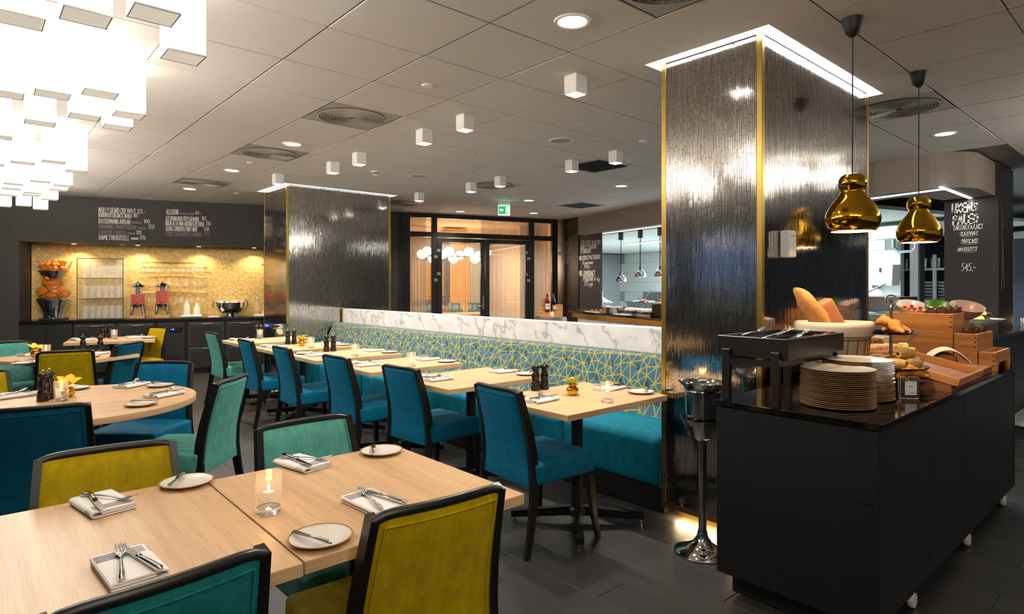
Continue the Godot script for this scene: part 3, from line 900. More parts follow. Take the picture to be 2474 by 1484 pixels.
	for L in [[5.06, 6.022, 5.152, 5.936], [6.03, 6.973, 6.118, 6.893]]:
		var lf := MB.new()
		lf.box(Vector3((L[0] + L[2]) / 2, 1.155, -0.03), Vector3(L[2] - L[0], 2.29, 0.055), 0.004); lf.box(Vector3((L[1] + L[3]) / 2, 1.155, -0.03), Vector3(L[1] - L[3], 2.29, 0.055), 0.004)
		lf.box(Vector3((L[2] + L[3]) / 2, 2.26, -0.03), Vector3(L[3] - L[2], 0.08, 0.054)); lf.box(Vector3((L[2] + L[3]) / 2, 0.08, -0.03), Vector3(L[3] - L[2], 0.14, 0.054))
		var leaf := part(dw, "door_leaf", lf, M.door_black)
		part(leaf, "pane", MB.new().box(Vector3((L[2] + L[3]) / 2, 1.185, -0.035), Vector3(L[3] - L[2], 2.07, 0.006)), M.pane)
		var hd := MB.new()
		if L[0] < 6.0:
			hd.box(Vector3(5.985, 1.07, 0.004), Vector3(0.035, 0.27, 0.012), 0.002).tube(V3([5.985, 1.0, 0.0, 5.985, 1.0, 0.055, 5.86, 1.0, 0.055]), 0.011, 8)
			part(leaf, "door_handle", hd, M.steel)
		for yy in [2.06, 1.94, 1.62, 1.5]:
			var xx: float = L[0] + (0.02 if L[0] < 6 else 0.02)
			var side: float = (5.03 if L[0] < 6.0 else 6.955) + (0.055 if absf(yy - 2.06) < 0.01 or absf(yy - 1.62) < 0.01 else 0.0) * (1.0 if L[0] < 6.0 else -1.0)
			part(leaf, "hinge_plate", MB.new().box(Vector3(side, yy, 0.004), Vector3(0.07, 0.055, 0.008), 0.002), M.steel_matt)

func build_kitchen_front() -> void:
	# black wall piece, chalkboard recess, soffit with its rounded corner, board wall
	var bw := shell("wall_kitchen", MB.new().box(Vector3(-2.87, 1.38, -0.1), Vector3(0.864, 2.76, 0.2)), M.door_black, KIT_O, KIT_ANG)
	for t in [["DET ER INGEN", -3.158, -2.66, 2.212, 2.275], ["KJÆRLIGHET", -3.076, -2.68, 2.115, 2.18], ["MER OPPRIKTIG ENN", -3.191, -2.60, 2.025, 2.085], ["KJÆRLIGHETEN", -3.076, -2.61, 1.93, 1.985], ["TIL MAT.", -3.011, -2.74, 1.842, 1.905]]:
		words(bw, t[0], t[1], t[2], t[3], t[4], M.chalk_faint, 0.009)
	words(bw, "ooneoeseo", -2.74, -2.50, 1.765, 1.785, M.chalk_faint, 0.004)
	var cb := thing("chalkboard", "tall slate chalkboard with hand-lettered menu beside the kitchen pass", "chalkboard", FK(-2.06, 0.92, -0.03), KIT_ANG)
	part(cb, "slate", MB.new().box(Vector3(0, 0.73, 0), Vector3(0.75, 1.46, 0.03), 0.002), M.board)
	part(cb, "ledge", MB.new().box(Vector3(0, 0.006, 0.03), Vector3(0.75, 0.012, 0.05)), M.steel_matt)
	for t in [["GI", -2.35, -2.24, 2.175, 2.265, 0.016], ["OSS", -2.21, -2.02, 2.175, 2.265, 0.013], ["BESKJED", -1.99, -1.70, 2.17, 2.24, 0.009], ["INNTIL 2 DAGER", -2.379, -1.82, 2.10, 2.165, 0.013], ["I FORKANT", -2.379, -2.0, 2.025, 2.095, 0.013], ["HELSTEKT PATTEGRIS", -2.424, -1.71, 1.90, 1.97, 0.013], ["8 personer", -2.292, -1.93, 1.81, 1.875, 0.011], ["3195,-", -2.248, -2.02, 1.73, 1.79, 0.01], ["HEL OVNSBAKT", -2.424, -1.87, 1.595, 1.68, 0.014], ["PIGGVAR", -2.277, -1.93, 1.49, 1.585, 0.014], ["4-6p", -1.911, -1.71, 1.48, 1.57, 0.009], ["325,", -2.248, -2.08, 1.405, 1.475, 0.009], ["PP", -2.063, -1.94, 1.37, 1.44, 0.012]]:
		words(cb, t[0], t[1] + 2.06, t[2] + 2.06, t[3] - 0.92, t[4] - 0.92, M.chalk, t[5], 0.017)
	# soffit: straight along the pass, rounded at the corner, then along x to the board wall
	var path := []
	for p in [[-2.44, 0.0], [3.5, 0.0]]: path.append(FK(p[0], 0, p[1]))
	var c := Vector3(7.74, 0, -1.86)
	for i in 9:
		var a := deg_to_rad(190.0 - 100.0 * i / 8.0)
		path.append(c + Vector3(cos(a) * 0.36, 0, sin(a) * 0.36))
	path.append(Vector3(8.46, 0, -1.5))
	var pol := PackedVector2Array()
	for p in path: pol.append(Vector2(p.x, -p.z))
	var inner := PackedVector2Array()
	for p in [Vector3(8.46, 0, -1.98), Vector3(8.0, 0, -2.05)]: inner.append(Vector2(p.x, -p.z))
	for p in [FK(3.5, 0, -0.45), FK(-2.44, 0, -0.45)]: inner.append(Vector2(p.x, -p.z))
	pol.append_array(inner)
	var up := Transform3D(Basis(Vector3(1, 0, 0), Vector3(0, 0, -1), Vector3(0, 1, 0)), Vector3.ZERO)
	shell("trim_1", MB.new().prism(pol, 2.39, 2.755, up, false), M.soffit)
	# thin led line under the soffit edge
	var led := thing("pass_light_strip", "thin white led line under the soffit of the kitchen pass", "light strip", FK(0.9, 2.384, -0.2), KIT_ANG)
	part(led, "led_strip", MB.new().box(Vector3(0.2, 0, 0), Vector3(6.0, 0.01, 0.03)), M.led)
	area(led, Vector3(0.2, -0.01, 0), Vector2(5.8, 0.03), 0.5, Vector3.DOWN, Vector3.RIGHT)
	var led2 := thing("board_light_strip", "short white led line running to the weekly menu board", "light strip", Vector3(7.85, 2.384, -1.72))
	part(led2, "led_strip", MB.new().box(Vector3.ZERO, Vector3(1.2, 0.01, 0.03)), M.led)
	area(led2, Vector3(0, -0.01, 0), Vector2(1.2, 0.03), 0.25, Vector3.DOWN, Vector3.RIGHT)
	# wall with the weekly menu
	var mw := shell("wall_menu", MB.new().box(Vector3(8.86, 1.38, -1.72), Vector3(0.8, 2.76, 0.5)), M.board_brown)
	var mh := Node3D.new(); mh.name = "menu_writing"; mw.add_child(mh)
	mh.position = Vector3(8.458, 0, -1.97); mh.rotation.y = -PI / 2
	for t in [["UKENS", 0.075, 0.315, 2.235, 2.335, 0.016], ["PALEO", 0.085, 0.325, 2.10, 2.205, 0.017], ["TARTAR PÅ LAKS", 0.085, 0.365, 2.035, 2.09, 0.007], ["SKATEVINGE", 0.15, 0.32, 1.965, 2.01, 0.007], ["SVINEKJAKE", 0.16, 0.32, 1.878, 1.925, 0.007], ["ANDEBRYST", 0.13, 0.315, 1.79, 1.835, 0.007], ["545.-", 0.165, 0.30, 1.565, 1.65, 0.008]]:
		words(mh, t[0], t[1], t[2], t[3], t[4], M.chalk, t[5], 0.003)
	for y in [1.952, 1.866, 1.777]: words(mh, "~~~~~~~~~", 0.17, 0.30, y - 0.008, y + 0.006, M.chalk, 0.003, 0.003)
	var fig := MB.new()
	for s in [V3([8.56, 2.32, -1.467, 8.62, 2.2, -1.467, 8.68, 2.05, -1.467]), V3([8.64, 2.1, -1.467, 8.60, 1.95, -1.467, 8.66, 1.85, -1.467, 8.63, 1.7, -1.467, 8.60, 1.35, -1.467]), V3([8.66, 1.85, -1.467, 8.69, 1.65, -1.467, 8.73, 1.38, -1.467])]: fig.tube(s, 0.0025, 5)
	part(mw, "chalk_sketch", fig, M.chalk_faint)

# ---------------------------------------------------------------- ceiling fittings
func near_what(x: float, z: float) -> String: # a landmark below a ceiling fitting
	if x < 3.1: return ["buffet counter", "first bench table", "second bench table", "third bench table", "fourth bench table", "fifth bench table", "sixth bench table", "bar niche"][clampi(int((-z - 1.2) / 1.0), 0, 7)]
	if x < 6.0: return ["buffet counter", "end of the marble wall by the buffet", "marble wall behind second bench table", "marble wall behind third bench table", "marble wall behind fourth bench table", "marble wall behind fifth bench table", "marble wall end by the far pillar", "far mosaic pillar"][clampi(int((-z - 1.2) / 1.0), 0, 7)]
	return ["buffet counter end", "kitchen pass", "kitchen pass", "middle of the kitchen pass", "kitchen pass", "slate chalkboard", "glazed door", "glazed door"][clampi(int((-z - 1.2) / 1.0), 0, 7)]

func build_ceiling_fittings() -> void:
	# recessed round downlights
	for p in [[2.3, -2.127], [2.3, -5.74], [2.3, -7.53], [2.3, -9.36], [6.476, -1.503], [6.6, -5.2], [6.63, -7.06], [6.68, -8.94], [7.86, -8.24]]:
		var d := thing("ceiling_downlight", "round white recessed downlight in the ceiling above the %s" % near_what(p[0], p[1]), "downlight", Vector3(p[0], CEIL, p[1]), 0, "round ceiling downlights")
		part(d, "trim_ring", lathe1(V2([0.072, -0.002, 0.078, -0.008, 0.09, -0.008, 0.095, 0.002]), 40), M.white)
		part(d, "lens", lathe1(V2([0.0, -0.003, 0.076, -0.003]), 32), M.lamp_disc)
		spot(d, Vector3(0, -0.012, 0), 4.2, 66.0, Color(1, 0.955, 0.89), 0.07)
	# white cube spots
	for p in [[2.92, -2.67], [2.94, -3.87], [2.95, -4.47], [2.97, -5.69], [2.975, -6.3], [2.80, -7.43], [4.86, -4.5], [4.86, -3.9], [4.93, -5.77], [4.93, -6.36], [4.90, -7.55]]:
		var d := thing("cube_spotlight", "white cube surface spotlight on the ceiling above the %s" % near_what(p[0], p[1]), "spotlight", Vector3(p[0], CEIL, p[1]), 0, "white cube spotlights")
		part(d, "housing", MB.new().box(Vector3(0, -0.06, 0), Vector3(0.105, 0.12, 0.105), 0.003), M.white)
		part(d, "lens", MB.new().box(Vector3(0, -0.1215, 0), Vector3(0.088, 0.004, 0.088)), M.lamp_disc)
		for s in [-1, 1]: part(d, "screw", MB.new().ball(Vector3(-0.053, -0.012, s * 0.03), Vector3(0.003, 0.003, 0.003), 8, 4), M.steel_matt)
		spot(d, Vector3(0, -0.13, 0), 2.8, 58.0, Color(1, 0.955, 0.89), 0.06)
	# air vents: perforated round swirl in a square plate, or a plain dark grille
	for v in VENTS:
		if v[2] == 0:
			var t := thing("ceiling_vent", "square metal ceiling vent with round swirl grille above the %s" % near_what(v[0], v[1]), "vent", Vector3(v[0], CEIL, v[1]), 0, "swirl ceiling vents")
			part(t, "plate", MB.new().box(Vector3(0, 0.008, 0), Vector3(0.585, 0.012, 0.585), 0.003), M.vent)
			part(t, "recess", lathe1(V2([0.0, -0.0005, 0.27, -0.0005]), 40), M.vent_dark)
			var g := MB.new()
			for i in 14:
				var r := 0.03 + 0.0175 * i
				g.lathe(V2([r, -0.001, r + 0.001, -0.007, r + 0.0085, -0.0025]), 40)
			for i in 40:
				var a := TAU * i / 40
				g.box(Vector3(cos(a) * 0.15, -0.003, sin(a) * 0.15), Vector3(0.24, 0.004, 0.0022), 0, Basis(Vector3.UP, -a))
			part(t, "grille", g, M.vent)
		else:
			var t := thing("return_air_grille", "square dark return air grille in the ceiling above the %s" % near_what(v[0], v[1]), "vent", Vector3(v[0], CEIL, v[1]))
			var f := MB.new()
			for s in [-1, 1]: f.box(Vector3(s * 0.28, 0, 0), Vector3(0.03, 0.014, 0.59), 0.002); f.box(Vector3(0, 0, s * 0.28), Vector3(0.53, 0.014, 0.03), 0.002)
			part(t, "frame", f, M.vent)
			part(t, "backing", MB.new().box(Vector3(0, 0.006, 0), Vector3(0.54, 0.006, 0.54)), M.vent_dark)
			for i in 18: part(t, "slat", MB.new().box(Vector3(0, 0, -0.25 + 0.0295 * i), Vector3(0.53, 0.012, 0.003), 0, Basis(Vector3.RIGHT, 0.5)), M.vent_dark)
	for p in [[4.12, -3.95, 0.105], [4.14, -6.38, 0.105], [6.62, -7.65, 0.105]]:
		var t := thing("ceiling_speaker", "flat round ceiling loudspeaker above the %s" % near_what(p[0], p[1]), "speaker", Vector3(p[0], CEIL, p[1]), 0, "round ceiling loudspeakers")
		part(t, "rim", lathe1(V2([0.098, -0.003, 0.104, -0.006, 0.112, 0.001]), 32), M.white)
		part(t, "mesh_front", lathe1(V2([0.0, -0.004, 0.1, -0.003]), 32), M.speaker)
	for p in [[2.306, -3.452], [4.705, -3.457], [2.311, -6.921], [2.924, -9.354], [8.45, -7.7]]:
		one("ceiling_disc", "small round white sprinkler cover plate above the %s" % near_what(p[0], p[1]), "cover plate", lathe1(V2([0.0, -0.012, 0.034, -0.011, 0.04, -0.004, 0.04, 0.0])), M.plastic, Vector3(p[0], CEIL, p[1]), 0, "sprinkler cover plates")
	var sd := thing("smoke_detector", "white smoke detector on the ceiling near the far mosaic pillar", "smoke detector", Vector3(3.59, CEIL, -6.47))
	part(sd, "base", lathe1(V2([0.0, -0.02, 0.05, -0.02, 0.055, 0.0])), M.plastic)
	part(sd, "slots", lathe1(V2([0.0, -0.034, 0.036, -0.034, 0.036, -0.02])), M.vent_dark)
	part(sd, "cap", lathe1(V2([0.0, -0.055, 0.02, -0.053, 0.042, -0.036, 0.042, -0.032, 0.0, -0.032])), M.plastic)
	for p in [[3.85, -4.9], [4.445, -4.59], [4.47, -5.72]]:
		one("tile_clip", "tiny metal hook clip on the ceiling above the %s" % near_what(p[0], p[1]), "hook", MB.new().tube(V3([-0.03, -0.004, 0, 0.0, -0.006, 0, 0.02, -0.012, 0, 0.035, -0.012, 0]), 0.004, 6), M.steel_matt, Vector3(p[0], CEIL, p[1]), 30, "ceiling hook clips")
	# exit sign
	var ex := thing("exit_sign", "green and white emergency exit sign hanging before the glazed doors", "sign", Vector3(6.42, 2.55, -7.42), 18 - 50)
	part(ex, "bracket", MB.new().box(Vector3(0, 0.17, 0), Vector3(0.2, 0.06, 0.04), 0.004), M.plastic)
	part(ex, "panel", MB.new().box(Vector3(0, 0.06, 0), Vector3(0.19, 0.17, 0.02), 0.003), M.exit_white)
	part(ex, "green_field", MB.new().box(Vector3(-0.008, 0.06, 0.0105), Vector3(0.165, 0.13, 0.003)), M.exit_green)
	var pc := MB.new()
	pc.prism(PackedVector2Array([Vector2(-0.075, 0.06), Vector2(-0.045, 0.09), Vector2(-0.045, 0.07), Vector2(-0.01, 0.07), Vector2(-0.01, 0.05), Vector2(-0.045, 0.05), Vector2(-0.045, 0.03)]), 0.012, 0.0135)
	pc.prism(PackedVector2Array([Vector2(0.025, 0.01), Vector2(0.065, 0.01), Vector2(0.065, 0.11), Vector2(0.025, 0.11)]), 0.012, 0.013)
	part(ex, "arrow_and_door", pc, M.exit_white)
	var man := MB.new()
	man.ball(Vector3(0.047, 0.098, 0.0145), Vector3(0.008, 0.008, 0.001), 10, 4)
	for s in [[0.05, 0.088, 0.042, 0.058], [0.042, 0.058, 0.03, 0.04], [0.03, 0.04, 0.034, 0.018], [0.042, 0.058, 0.056, 0.04], [0.056, 0.04, 0.06, 0.016], [0.048, 0.08, 0.032, 0.066], [0.05, 0.08, 0.062, 0.066]]: man.tube([Vector3(s[0], s[1], 0.0145), Vector3(s[2], s[3], 0.0145)], 0.0035, 6)
	part(ex, "running_figure", man, M.exit_green)
	area(ex, Vector3(0, 0.06, 0.03), Vector2(0.16, 0.13), 0.03, Vector3(0, 0, 1), Vector3.RIGHT, Color(0.5, 1, 0.75))

func build_chandelier() -> void:
	var spots := []
	for z in [-2.76, -3.99, -4.74, -6.37, -7.77, -8.165, -8.765, -10.03]: spots.append([0.325, z])
	for z in [-2.57, -3.81, -4.39, -6.16, -7.41, -8.376, -8.6, -9.795]: spots.append([0.51, z])
	for z in [-2.96, -4.18, -4.55, -6.54, -7.57, -7.94, -8.886, -10.11]: spots.append([0.70, z])
	for z in [-2.95, -4.145, -5.358, -6.62, -7.9, -9.2]: spots.append([0.14, z])
	for z in [-2.66, -3.86, -4.95, -6.3, -7.5, -8.8]: spots.append([-0.05, z])
	for x in [6.35, 6.55, 6.74]:
		for z in [-0.35, 0.35, 1.05, 1.9]: spots.append([x, z + 0.22 * sin(x * 9.0)])
	for q in [[0.325, 0.84], [0.325, -0.39], [0.325, 2.1], [0.51, 1.03], [0.51, -0.21], [0.51, 2.4], [0.70, 0.64], [0.70, -0.58], [0.70, 1.9], [0.14, 0.4], [0.14, 1.5], [-0.05, 0.9], [-0.05, 2.2]]: spots.append(q)
	var bm := MB.new().box(Vector3(0, -0.172, 0), Vector3(0.15, 0.345, 0.15), 0.004).mesh()
	var pm := MB.new().box(Vector3(0, -0.348, 0), Vector3(0.14, 0.006, 0.14), 0.001).mesh()
	var em := MB.new()
	for s in [-1, 1]: em.box(Vector3(s * 0.073, -0.349, 0), Vector3(0.004, 0.006, 0.15)); em.box(Vector3(0, -0.349, s * 0.073), Vector3(0.15, 0.006, 0.004))
	var emm := em.mesh()
	var col := {0.325: "third", 0.51: "second", 0.70: "outermost", 0.14: "fourth", -0.05: "fifth"}
	for s in spots:
		var lab := "glowing white square box lamp in the %s row of the long ceiling cluster" % col[s[0]] if col.has(s[0]) else "glowing white square box lamp over the bar side of the room"
		var t := thing("box_lamp", lab, "ceiling lamp", Vector3(s[0], CEIL, s[1]), 0, "glowing white box lamps " + ("in the %s row" % col[s[0]] if col.has(s[0]) else "over the bar side"))
		part(t, "lamp_shade", bm, M.lamp_box)
		part(t, "lamp_bottom_panel", pm, M.lamp_panel)
		part(t, "edge_strip", emm, M.steel_matt)
		omni(t, Vector3(0, -0.2, 0), 0.27, Color(1, 0.955, 0.89), 0.12)

# ---------------------------------------------------------------- banquette and marble wall
func build_banquette() -> void:
	var mw := thing("marble_partition", "low white veined marble partition behind the bench between two pillars", "partition", Vector3(4.03, 0, -5.13))
	part(mw, "marble_panel", MB.new().box(Vector3(0, 0.535, 0), Vector3(0.16, 1.07, 5.88), 0.004), M.marble)
	part(mw, "brass_end_trim", MB.new().box(Vector3(-0.086, 0.535, -2.925), Vector3(0.012, 1.07, 0.03)), M.brass)
	var t := thing("banquette", "long petrol velvet bench with gold-patterned buttoned back along marble wall", "banquette", Vector3(3.5, 0, -5.11))
	part(t, "plinth", MB.new().box(Vector3(0.05, 0.075, 0), Vector3(0.72, 0.15, 5.86), 0.004), M.matt_black)
	var seams := [-2.19, -3.03, -4.06, -5.04, -6.02, -7.3, -8.04]
	for i in 6:
		var a: float = seams[i]; var b: float = seams[i + 1]
		var c := part(t, "seat_cushion", MB.new().rbox(Vector3(0.01, 0.305, (a + b) / 2 + 5.11), Vector3(0.70, 0.31, absf(b - a) - 0.006), 0.045, 12, 0.012), M.velvet_bench)
		part(c, "piping", MB.new().tube(V3([-0.325, 0.455, a + 5.11 - 0.004, 0.2, 0.462, a + 5.11 - 0.004]), 0.006, 6).tube(V3([-0.341, 0.16, a + 5.11 - 0.004, -0.341, 0.43, a + 5.11 - 0.004, -0.325, 0.455, a + 5.11 - 0.004]), 0.006, 6), M.velvet_bench)
	var bs := [-2.19, -4.175, -6.12, -8.05]
	for i in 3:
		var a: float = bs[i] - 0.004; var b: float = bs[i + 1] + 0.004
		var L := absf(b - a)
		var btn := []
		var nb := int(round(L / 0.243))
		for k in nb: btn.append(Vector2((k + 0.5) * L / nb, 0.775))
		for k in nb - 1: btn.append(Vector2((k + 1.0) * L / nb, 0.66))
		for k in nb: btn.append(Vector2((k + 0.5) * L / nb, 0.545))
		var f := func(u: float, v: float) -> Vector3:
			var s := u * L
			# v: 0 bottom front .. 0.8 top front .. 1 rolled over to the wall
			var y := 0.44 + 0.425 * minf(v / 0.86, 1.0)
			var x := lerpf(0.185, 0.36, (y - 0.44) / 0.425) - 0.075
			if v > 0.86:
				var w := (v - 0.86) / 0.14
				x += w * 0.115
				y += 0.022 * sin(w * PI * 0.6)
			else: x += 0.02 * pow((y - 0.44) / 0.425, 6.0)
			var dd := 0.0
			for q in btn:
				var d := Vector2(s - q.x, (y - q.y)).length()
				if d < 0.12: dd = maxf(dd, exp(-pow(d / 0.022, 2)) * 0.020 + exp(-pow(d / 0.05, 2)) * 0.008)
			var e := minf(s, L - s)
			if e < 0.02: dd += (0.02 - e) * 0.6
			return Vector3(x + dd, y, (a - s) + 5.11)
		var o := part(t, "backrest", MB.new().sheet(int(L / 0.018), 30, f, L, 0.52), M.weave)
		for q in btn:
			var xx := lerpf(0.185, 0.36, (q.y - 0.44) / 0.425) - 0.075 + 0.022
			part(o, "button", MB.new().ball(Vector3(xx, q.y, a - q.x + 5.11), Vector3(0.006, 0.011, 0.011), 10, 6), M.button)
	part(t, "end_bolster", MB.new().rbox(Vector3(0.0, 0.55, -2.88), Vector3(0.66, 0.2, 0.1), 0.04, 8), M.velvet_navy)

# ---------------------------------------------------------------- tables
const TOP := 0.745
func pedestal(t: Node3D, span: Vector2, col := 0.035) -> void:
	part(t, "column", lathe1(V2([0.0, 0.05, col + 0.018, 0.05, col + 0.018, 0.085, col, 0.1, col, 0.712, 0.0, 0.712]), 20), M.matt_black)
	part(t, "mounting_plate", MB.new().box(Vector3(0, 0.706, 0), Vector3(0.3, 0.012, 0.3), 0.002), M.matt_black)
	for sx in [-1, 1]:
		for sz in [-1, 1]:
			var e := Vector3(sx * span.x, 0, sz * span.y)
			var d := e.normalized()
			var L := e.length()
			var arm := MB.new()
			var o := Vector3(-d.z, 0, d.x) * 0.02
			var p := [Vector3(0, 0.105, 0), e + Vector3(0, 0.065, 0), e + Vector3(0, 0.03, 0), Vector3(0, 0.05, 0)]
			arm.quad(p[0] + o, p[3] + o, p[2] + o, p[1] + o); arm.quad(p[0] - o, p[1] - o, p[2] - o, p[3] - o)
			arm.quad(p[0] + o, p[1] + o, p[1] - o, p[0] - o); arm.quad(p[1] + o, p[2] + o, p[2] - o, p[1] - o); arm.quad(p[2] + o, p[3] + o, p[3] - o, p[2] - o)
			var a := part(t, "base_arm", arm, M.steel_black)
			part(a, "glide", lathe1(V2([0.0, 0.0, 0.014, 0.0, 0.014, 0.012, 0.008, 0.014, 0.008, 0.032]), 12), M.steel, e - d * 0.02)

func table(called: String, label: String, at: Vector3, size: Vector2, turn: float, along_z: bool, span: Vector2, group := "") -> Node3D:
	var t := thing(called, label, "table", at, turn, group)
	var sz := Vector3(size.x, 0.033, size.y)
	if along_z: sz = Vector3(size.y, 0.033, size.x)
	var o := part(t, "tabletop", MB.new().box(Vector3.ZERO, sz, 0.0015), M.oak, Vector3(0, TOP - 0.0165, 0))
	if along_z: o.rotation.y = PI / 2
	pedestal(t, span)
	return t

const BZ := [-2.445, -3.465, -4.47, -5.43, -6.41, -7.45]
func build_tables() -> void:
	var ord := ["first", "second", "third", "fourth", "fifth", "sixth"]
	for i in 6:
		table("bench_table", "oak table on black pedestal, %s along the bench from the buffet pillar" % ord[i], Vector3(2.685, 0, BZ[i]), Vector2(0.865, 0.665), 0, false, Vector2(0.275, 0.275), "oak tables along the bench")
	table("dining_table", "square oak table of the joined pair, on the side of the aqua chair", Vector3(0.95, 0, -1.81), Vector2(0.71, 0.80), 0, true, Vector2(0.26, 0.28), "joined oak tables")
	table("dining_table", "oak table joined on the side of the teal chair", Vector3(0.232, 0, -1.835), Vector2(0.716, 0.86), 0, true, Vector2(0.26, 0.28), "joined oak tables")
	var rt := thing("round_table", "large round oak table with pale edge and four place settings", "table", Vector3(0.435, 0, -4.22))
	part(rt, "tabletop", lathe1(V2([0.0, 0.71, 0.615, 0.71, 0.62, 0.713, 0.62, 0.742, 0.618, TOP, 0.0, TOP]), 72), M.oak)
	pedestal(rt, Vector2(0.33, 0.33), 0.045)
	table("dining_table", "oak table with orchid vase between yellow and dark blue chairs", Vector3(0.62, 0, -6.95), Vector2(0.78, 1.0), 34, false, Vector2(0.26, 0.3))
	table("dining_table", "oak table standing before the black bar cabinets", Vector3(1.31, 0, -8.83), Vector2(0.9, 0.72), -12, false, Vector2(0.28, 0.26))

# ---------------------------------------------------------------- chairs
func chair_proto() -> Dictionary: # shared meshes, front is +z
	var d := {}
	d.seat = MB.new().rbox(Vector3(0, 0.412, 0.015), Vector3(0.465, 0.118, 0.45), 0.022, 10, 0.014).mesh()
	var ys := [0.0, 0.12, 0.28, 0.42, 0.52, 0.62, 0.72, 0.80, 0.85]
	var zs := [-0.275, -0.245, -0.217, -0.203, -0.208, -0.224, -0.248, -0.27, -0.284]
	for s in [-1, 1]:
		var pts := []; var wd := []; var dp := []
		for i in ys.size():
			var xx := lerpf(0.222, 0.186, clampf((ys[i] - 0.35) / 0.5, 0, 1))
			pts.append(Vector3(s * (xx + (0.02 * (1 - ys[i] / 0.35) if ys[i] < 0.35 else 0.0)), ys[i], zs[i]))
			wd.append(lerpf(0.02, 0.023, clampf(ys[i] / 0.4, 0, 1))); dp.append(lerpf(0.03, 0.048, clampf(ys[i] / 0.35, 0, 1)) if ys[i] < 0.5 else lerpf(0.048, 0.036, (ys[i] - 0.5) / 0.35))
		d["stile%d" % s] = MB.new().bar(pts, wd, dp).mesh()
		var fp := [Vector3(s * 0.252, 0, 0.232), Vector3(s * 0.235, 0.12, 0.214), Vector3(s * 0.222, 0.25, 0.205), Vector3(s * 0.217, 0.36, 0.203)]
		d["leg%d" % s] = MB.new().bar(fp, [0.024, 0.03, 0.036, 0.038], [0.024, 0.03, 0.036, 0.038]).mesh()
	# bowed back: z offset by x
	var bow := func(x: float, y: float) -> float: return -0.022 * (1.0 - pow(x / 0.2, 2)) * clampf((y - 0.3) / 0.4, 0, 1)
	var zc := func(y: float) -> float:
		for i in ys.size() - 1:
			if y <= ys[i + 1]: return lerpf(zs[i], zs[i + 1], (y - ys[i]) / (ys[i + 1] - ys[i]))
		return zs[-1]
	var wx := func(y: float) -> float: return lerpf(0.214, 0.177, clampf((y - 0.35) / 0.5, 0, 1))
	var panel := MB.new()
	for side in [-1.0, 1.0]:
		var f := func(u: float, v: float) -> Vector3:
			var y := lerpf(0.345 if side < 0 else 0.43, 0.842, v)
			var x: float = (u * 2 - 1) * wx.call(y) * side
			var puff := 0.011 * (1.0 - pow(absf(u * 2 - 1), 6)) * (1.0 - pow(absf(v * 2 - 1), 8))
			return Vector3(x, y, zc.call(y) + bow.call(x, y) + side * (0.012 + puff))
		panel.sheet(14, 14, f, 0.4, 0.5)
	# bottom and top edges of the slab
	for yv in [0.345, 0.842]:
		var w: float = wx.call(yv)
		for i in 10:
			var x0 := lerpf(-w, w, i / 10.0); var x1 := lerpf(-w, w, (i + 1) / 10.0)
			var za: float = zc.call(yv) + bow.call(x0, yv); var zb: float = zc.call(yv) + bow.call(x1, yv)
			var q := [Vector3(x0, yv, za - 0.012), Vector3(x1, yv, zb - 0.012), Vector3(x1, yv, zb + 0.012), Vector3(x0, yv, za + 0.012)]
			if yv < 0.5: panel.quad(q[0], q[1], q[2], q[3])
			else: panel.quad(q[3], q[2], q[1], q[0])
	d.panel = panel.mesh()
	# piping round the rear face
	var pip := []
	for i in 9: pip.append(Vector2(-0.9, i / 8.0))
	for i in 9: pip.append(Vector2(-0.9 + 1.8 * i / 8.0, 1.0))
	for i in 9: pip.append(Vector2(0.9, 1.0 - i / 8.0))
	var pp := []
	for p in pip:
		var y := lerpf(0.36, 0.822, p.y)
		var x: float = p.x * wx.call(y)
		pp.append(Vector3(x, y, zc.call(y) + bow.call(x, y) - 0.0175))
	d.piping = MB.new().tube(pp, 0.0032, 5).mesh()
	var rail := MB.new()
	var rp := []
	for i in 15:
		var x := lerpf(-0.187, 0.187, i / 14.0)
		var e := absf(i - 7) / 7.0
		rp.append(Vector3(x, 0.853 - 0.014 * pow(e, 8), zs[-1] + bow.call(x, 0.85)))
	rail.tube(rp, 0.017, 10, true, Vector2(0.95, 0.68))
	d.rail = rail.mesh()
	return d

func chair(P: Dictionary, label: String, mid: Vector2, face: Vector2, vel: String, group: String) -> void:
	var f := face.normalized()
	var o := mid + f * 0.284
	var t := thing("dining_chair", label, "chair", Vector3(o.x, 0, o.y), rad_to_deg(atan2(f.x, f.y)), group)
	var vm: Material = M["velvet_" + vel]
	part(t, "seat", P.seat, vm)
	var bp := part(t, "backrest", P.panel, vm)
	part(bp, "piping", P.piping, vm)
	for s in [-1, 1]:
		part(t, "rear_leg", P["stile%d" % s], M.frame_black)
		part(t, "front_leg", P["leg%d" % s], M.frame_black)
	part(t, "top_rail", P.rail, M.frame_black)

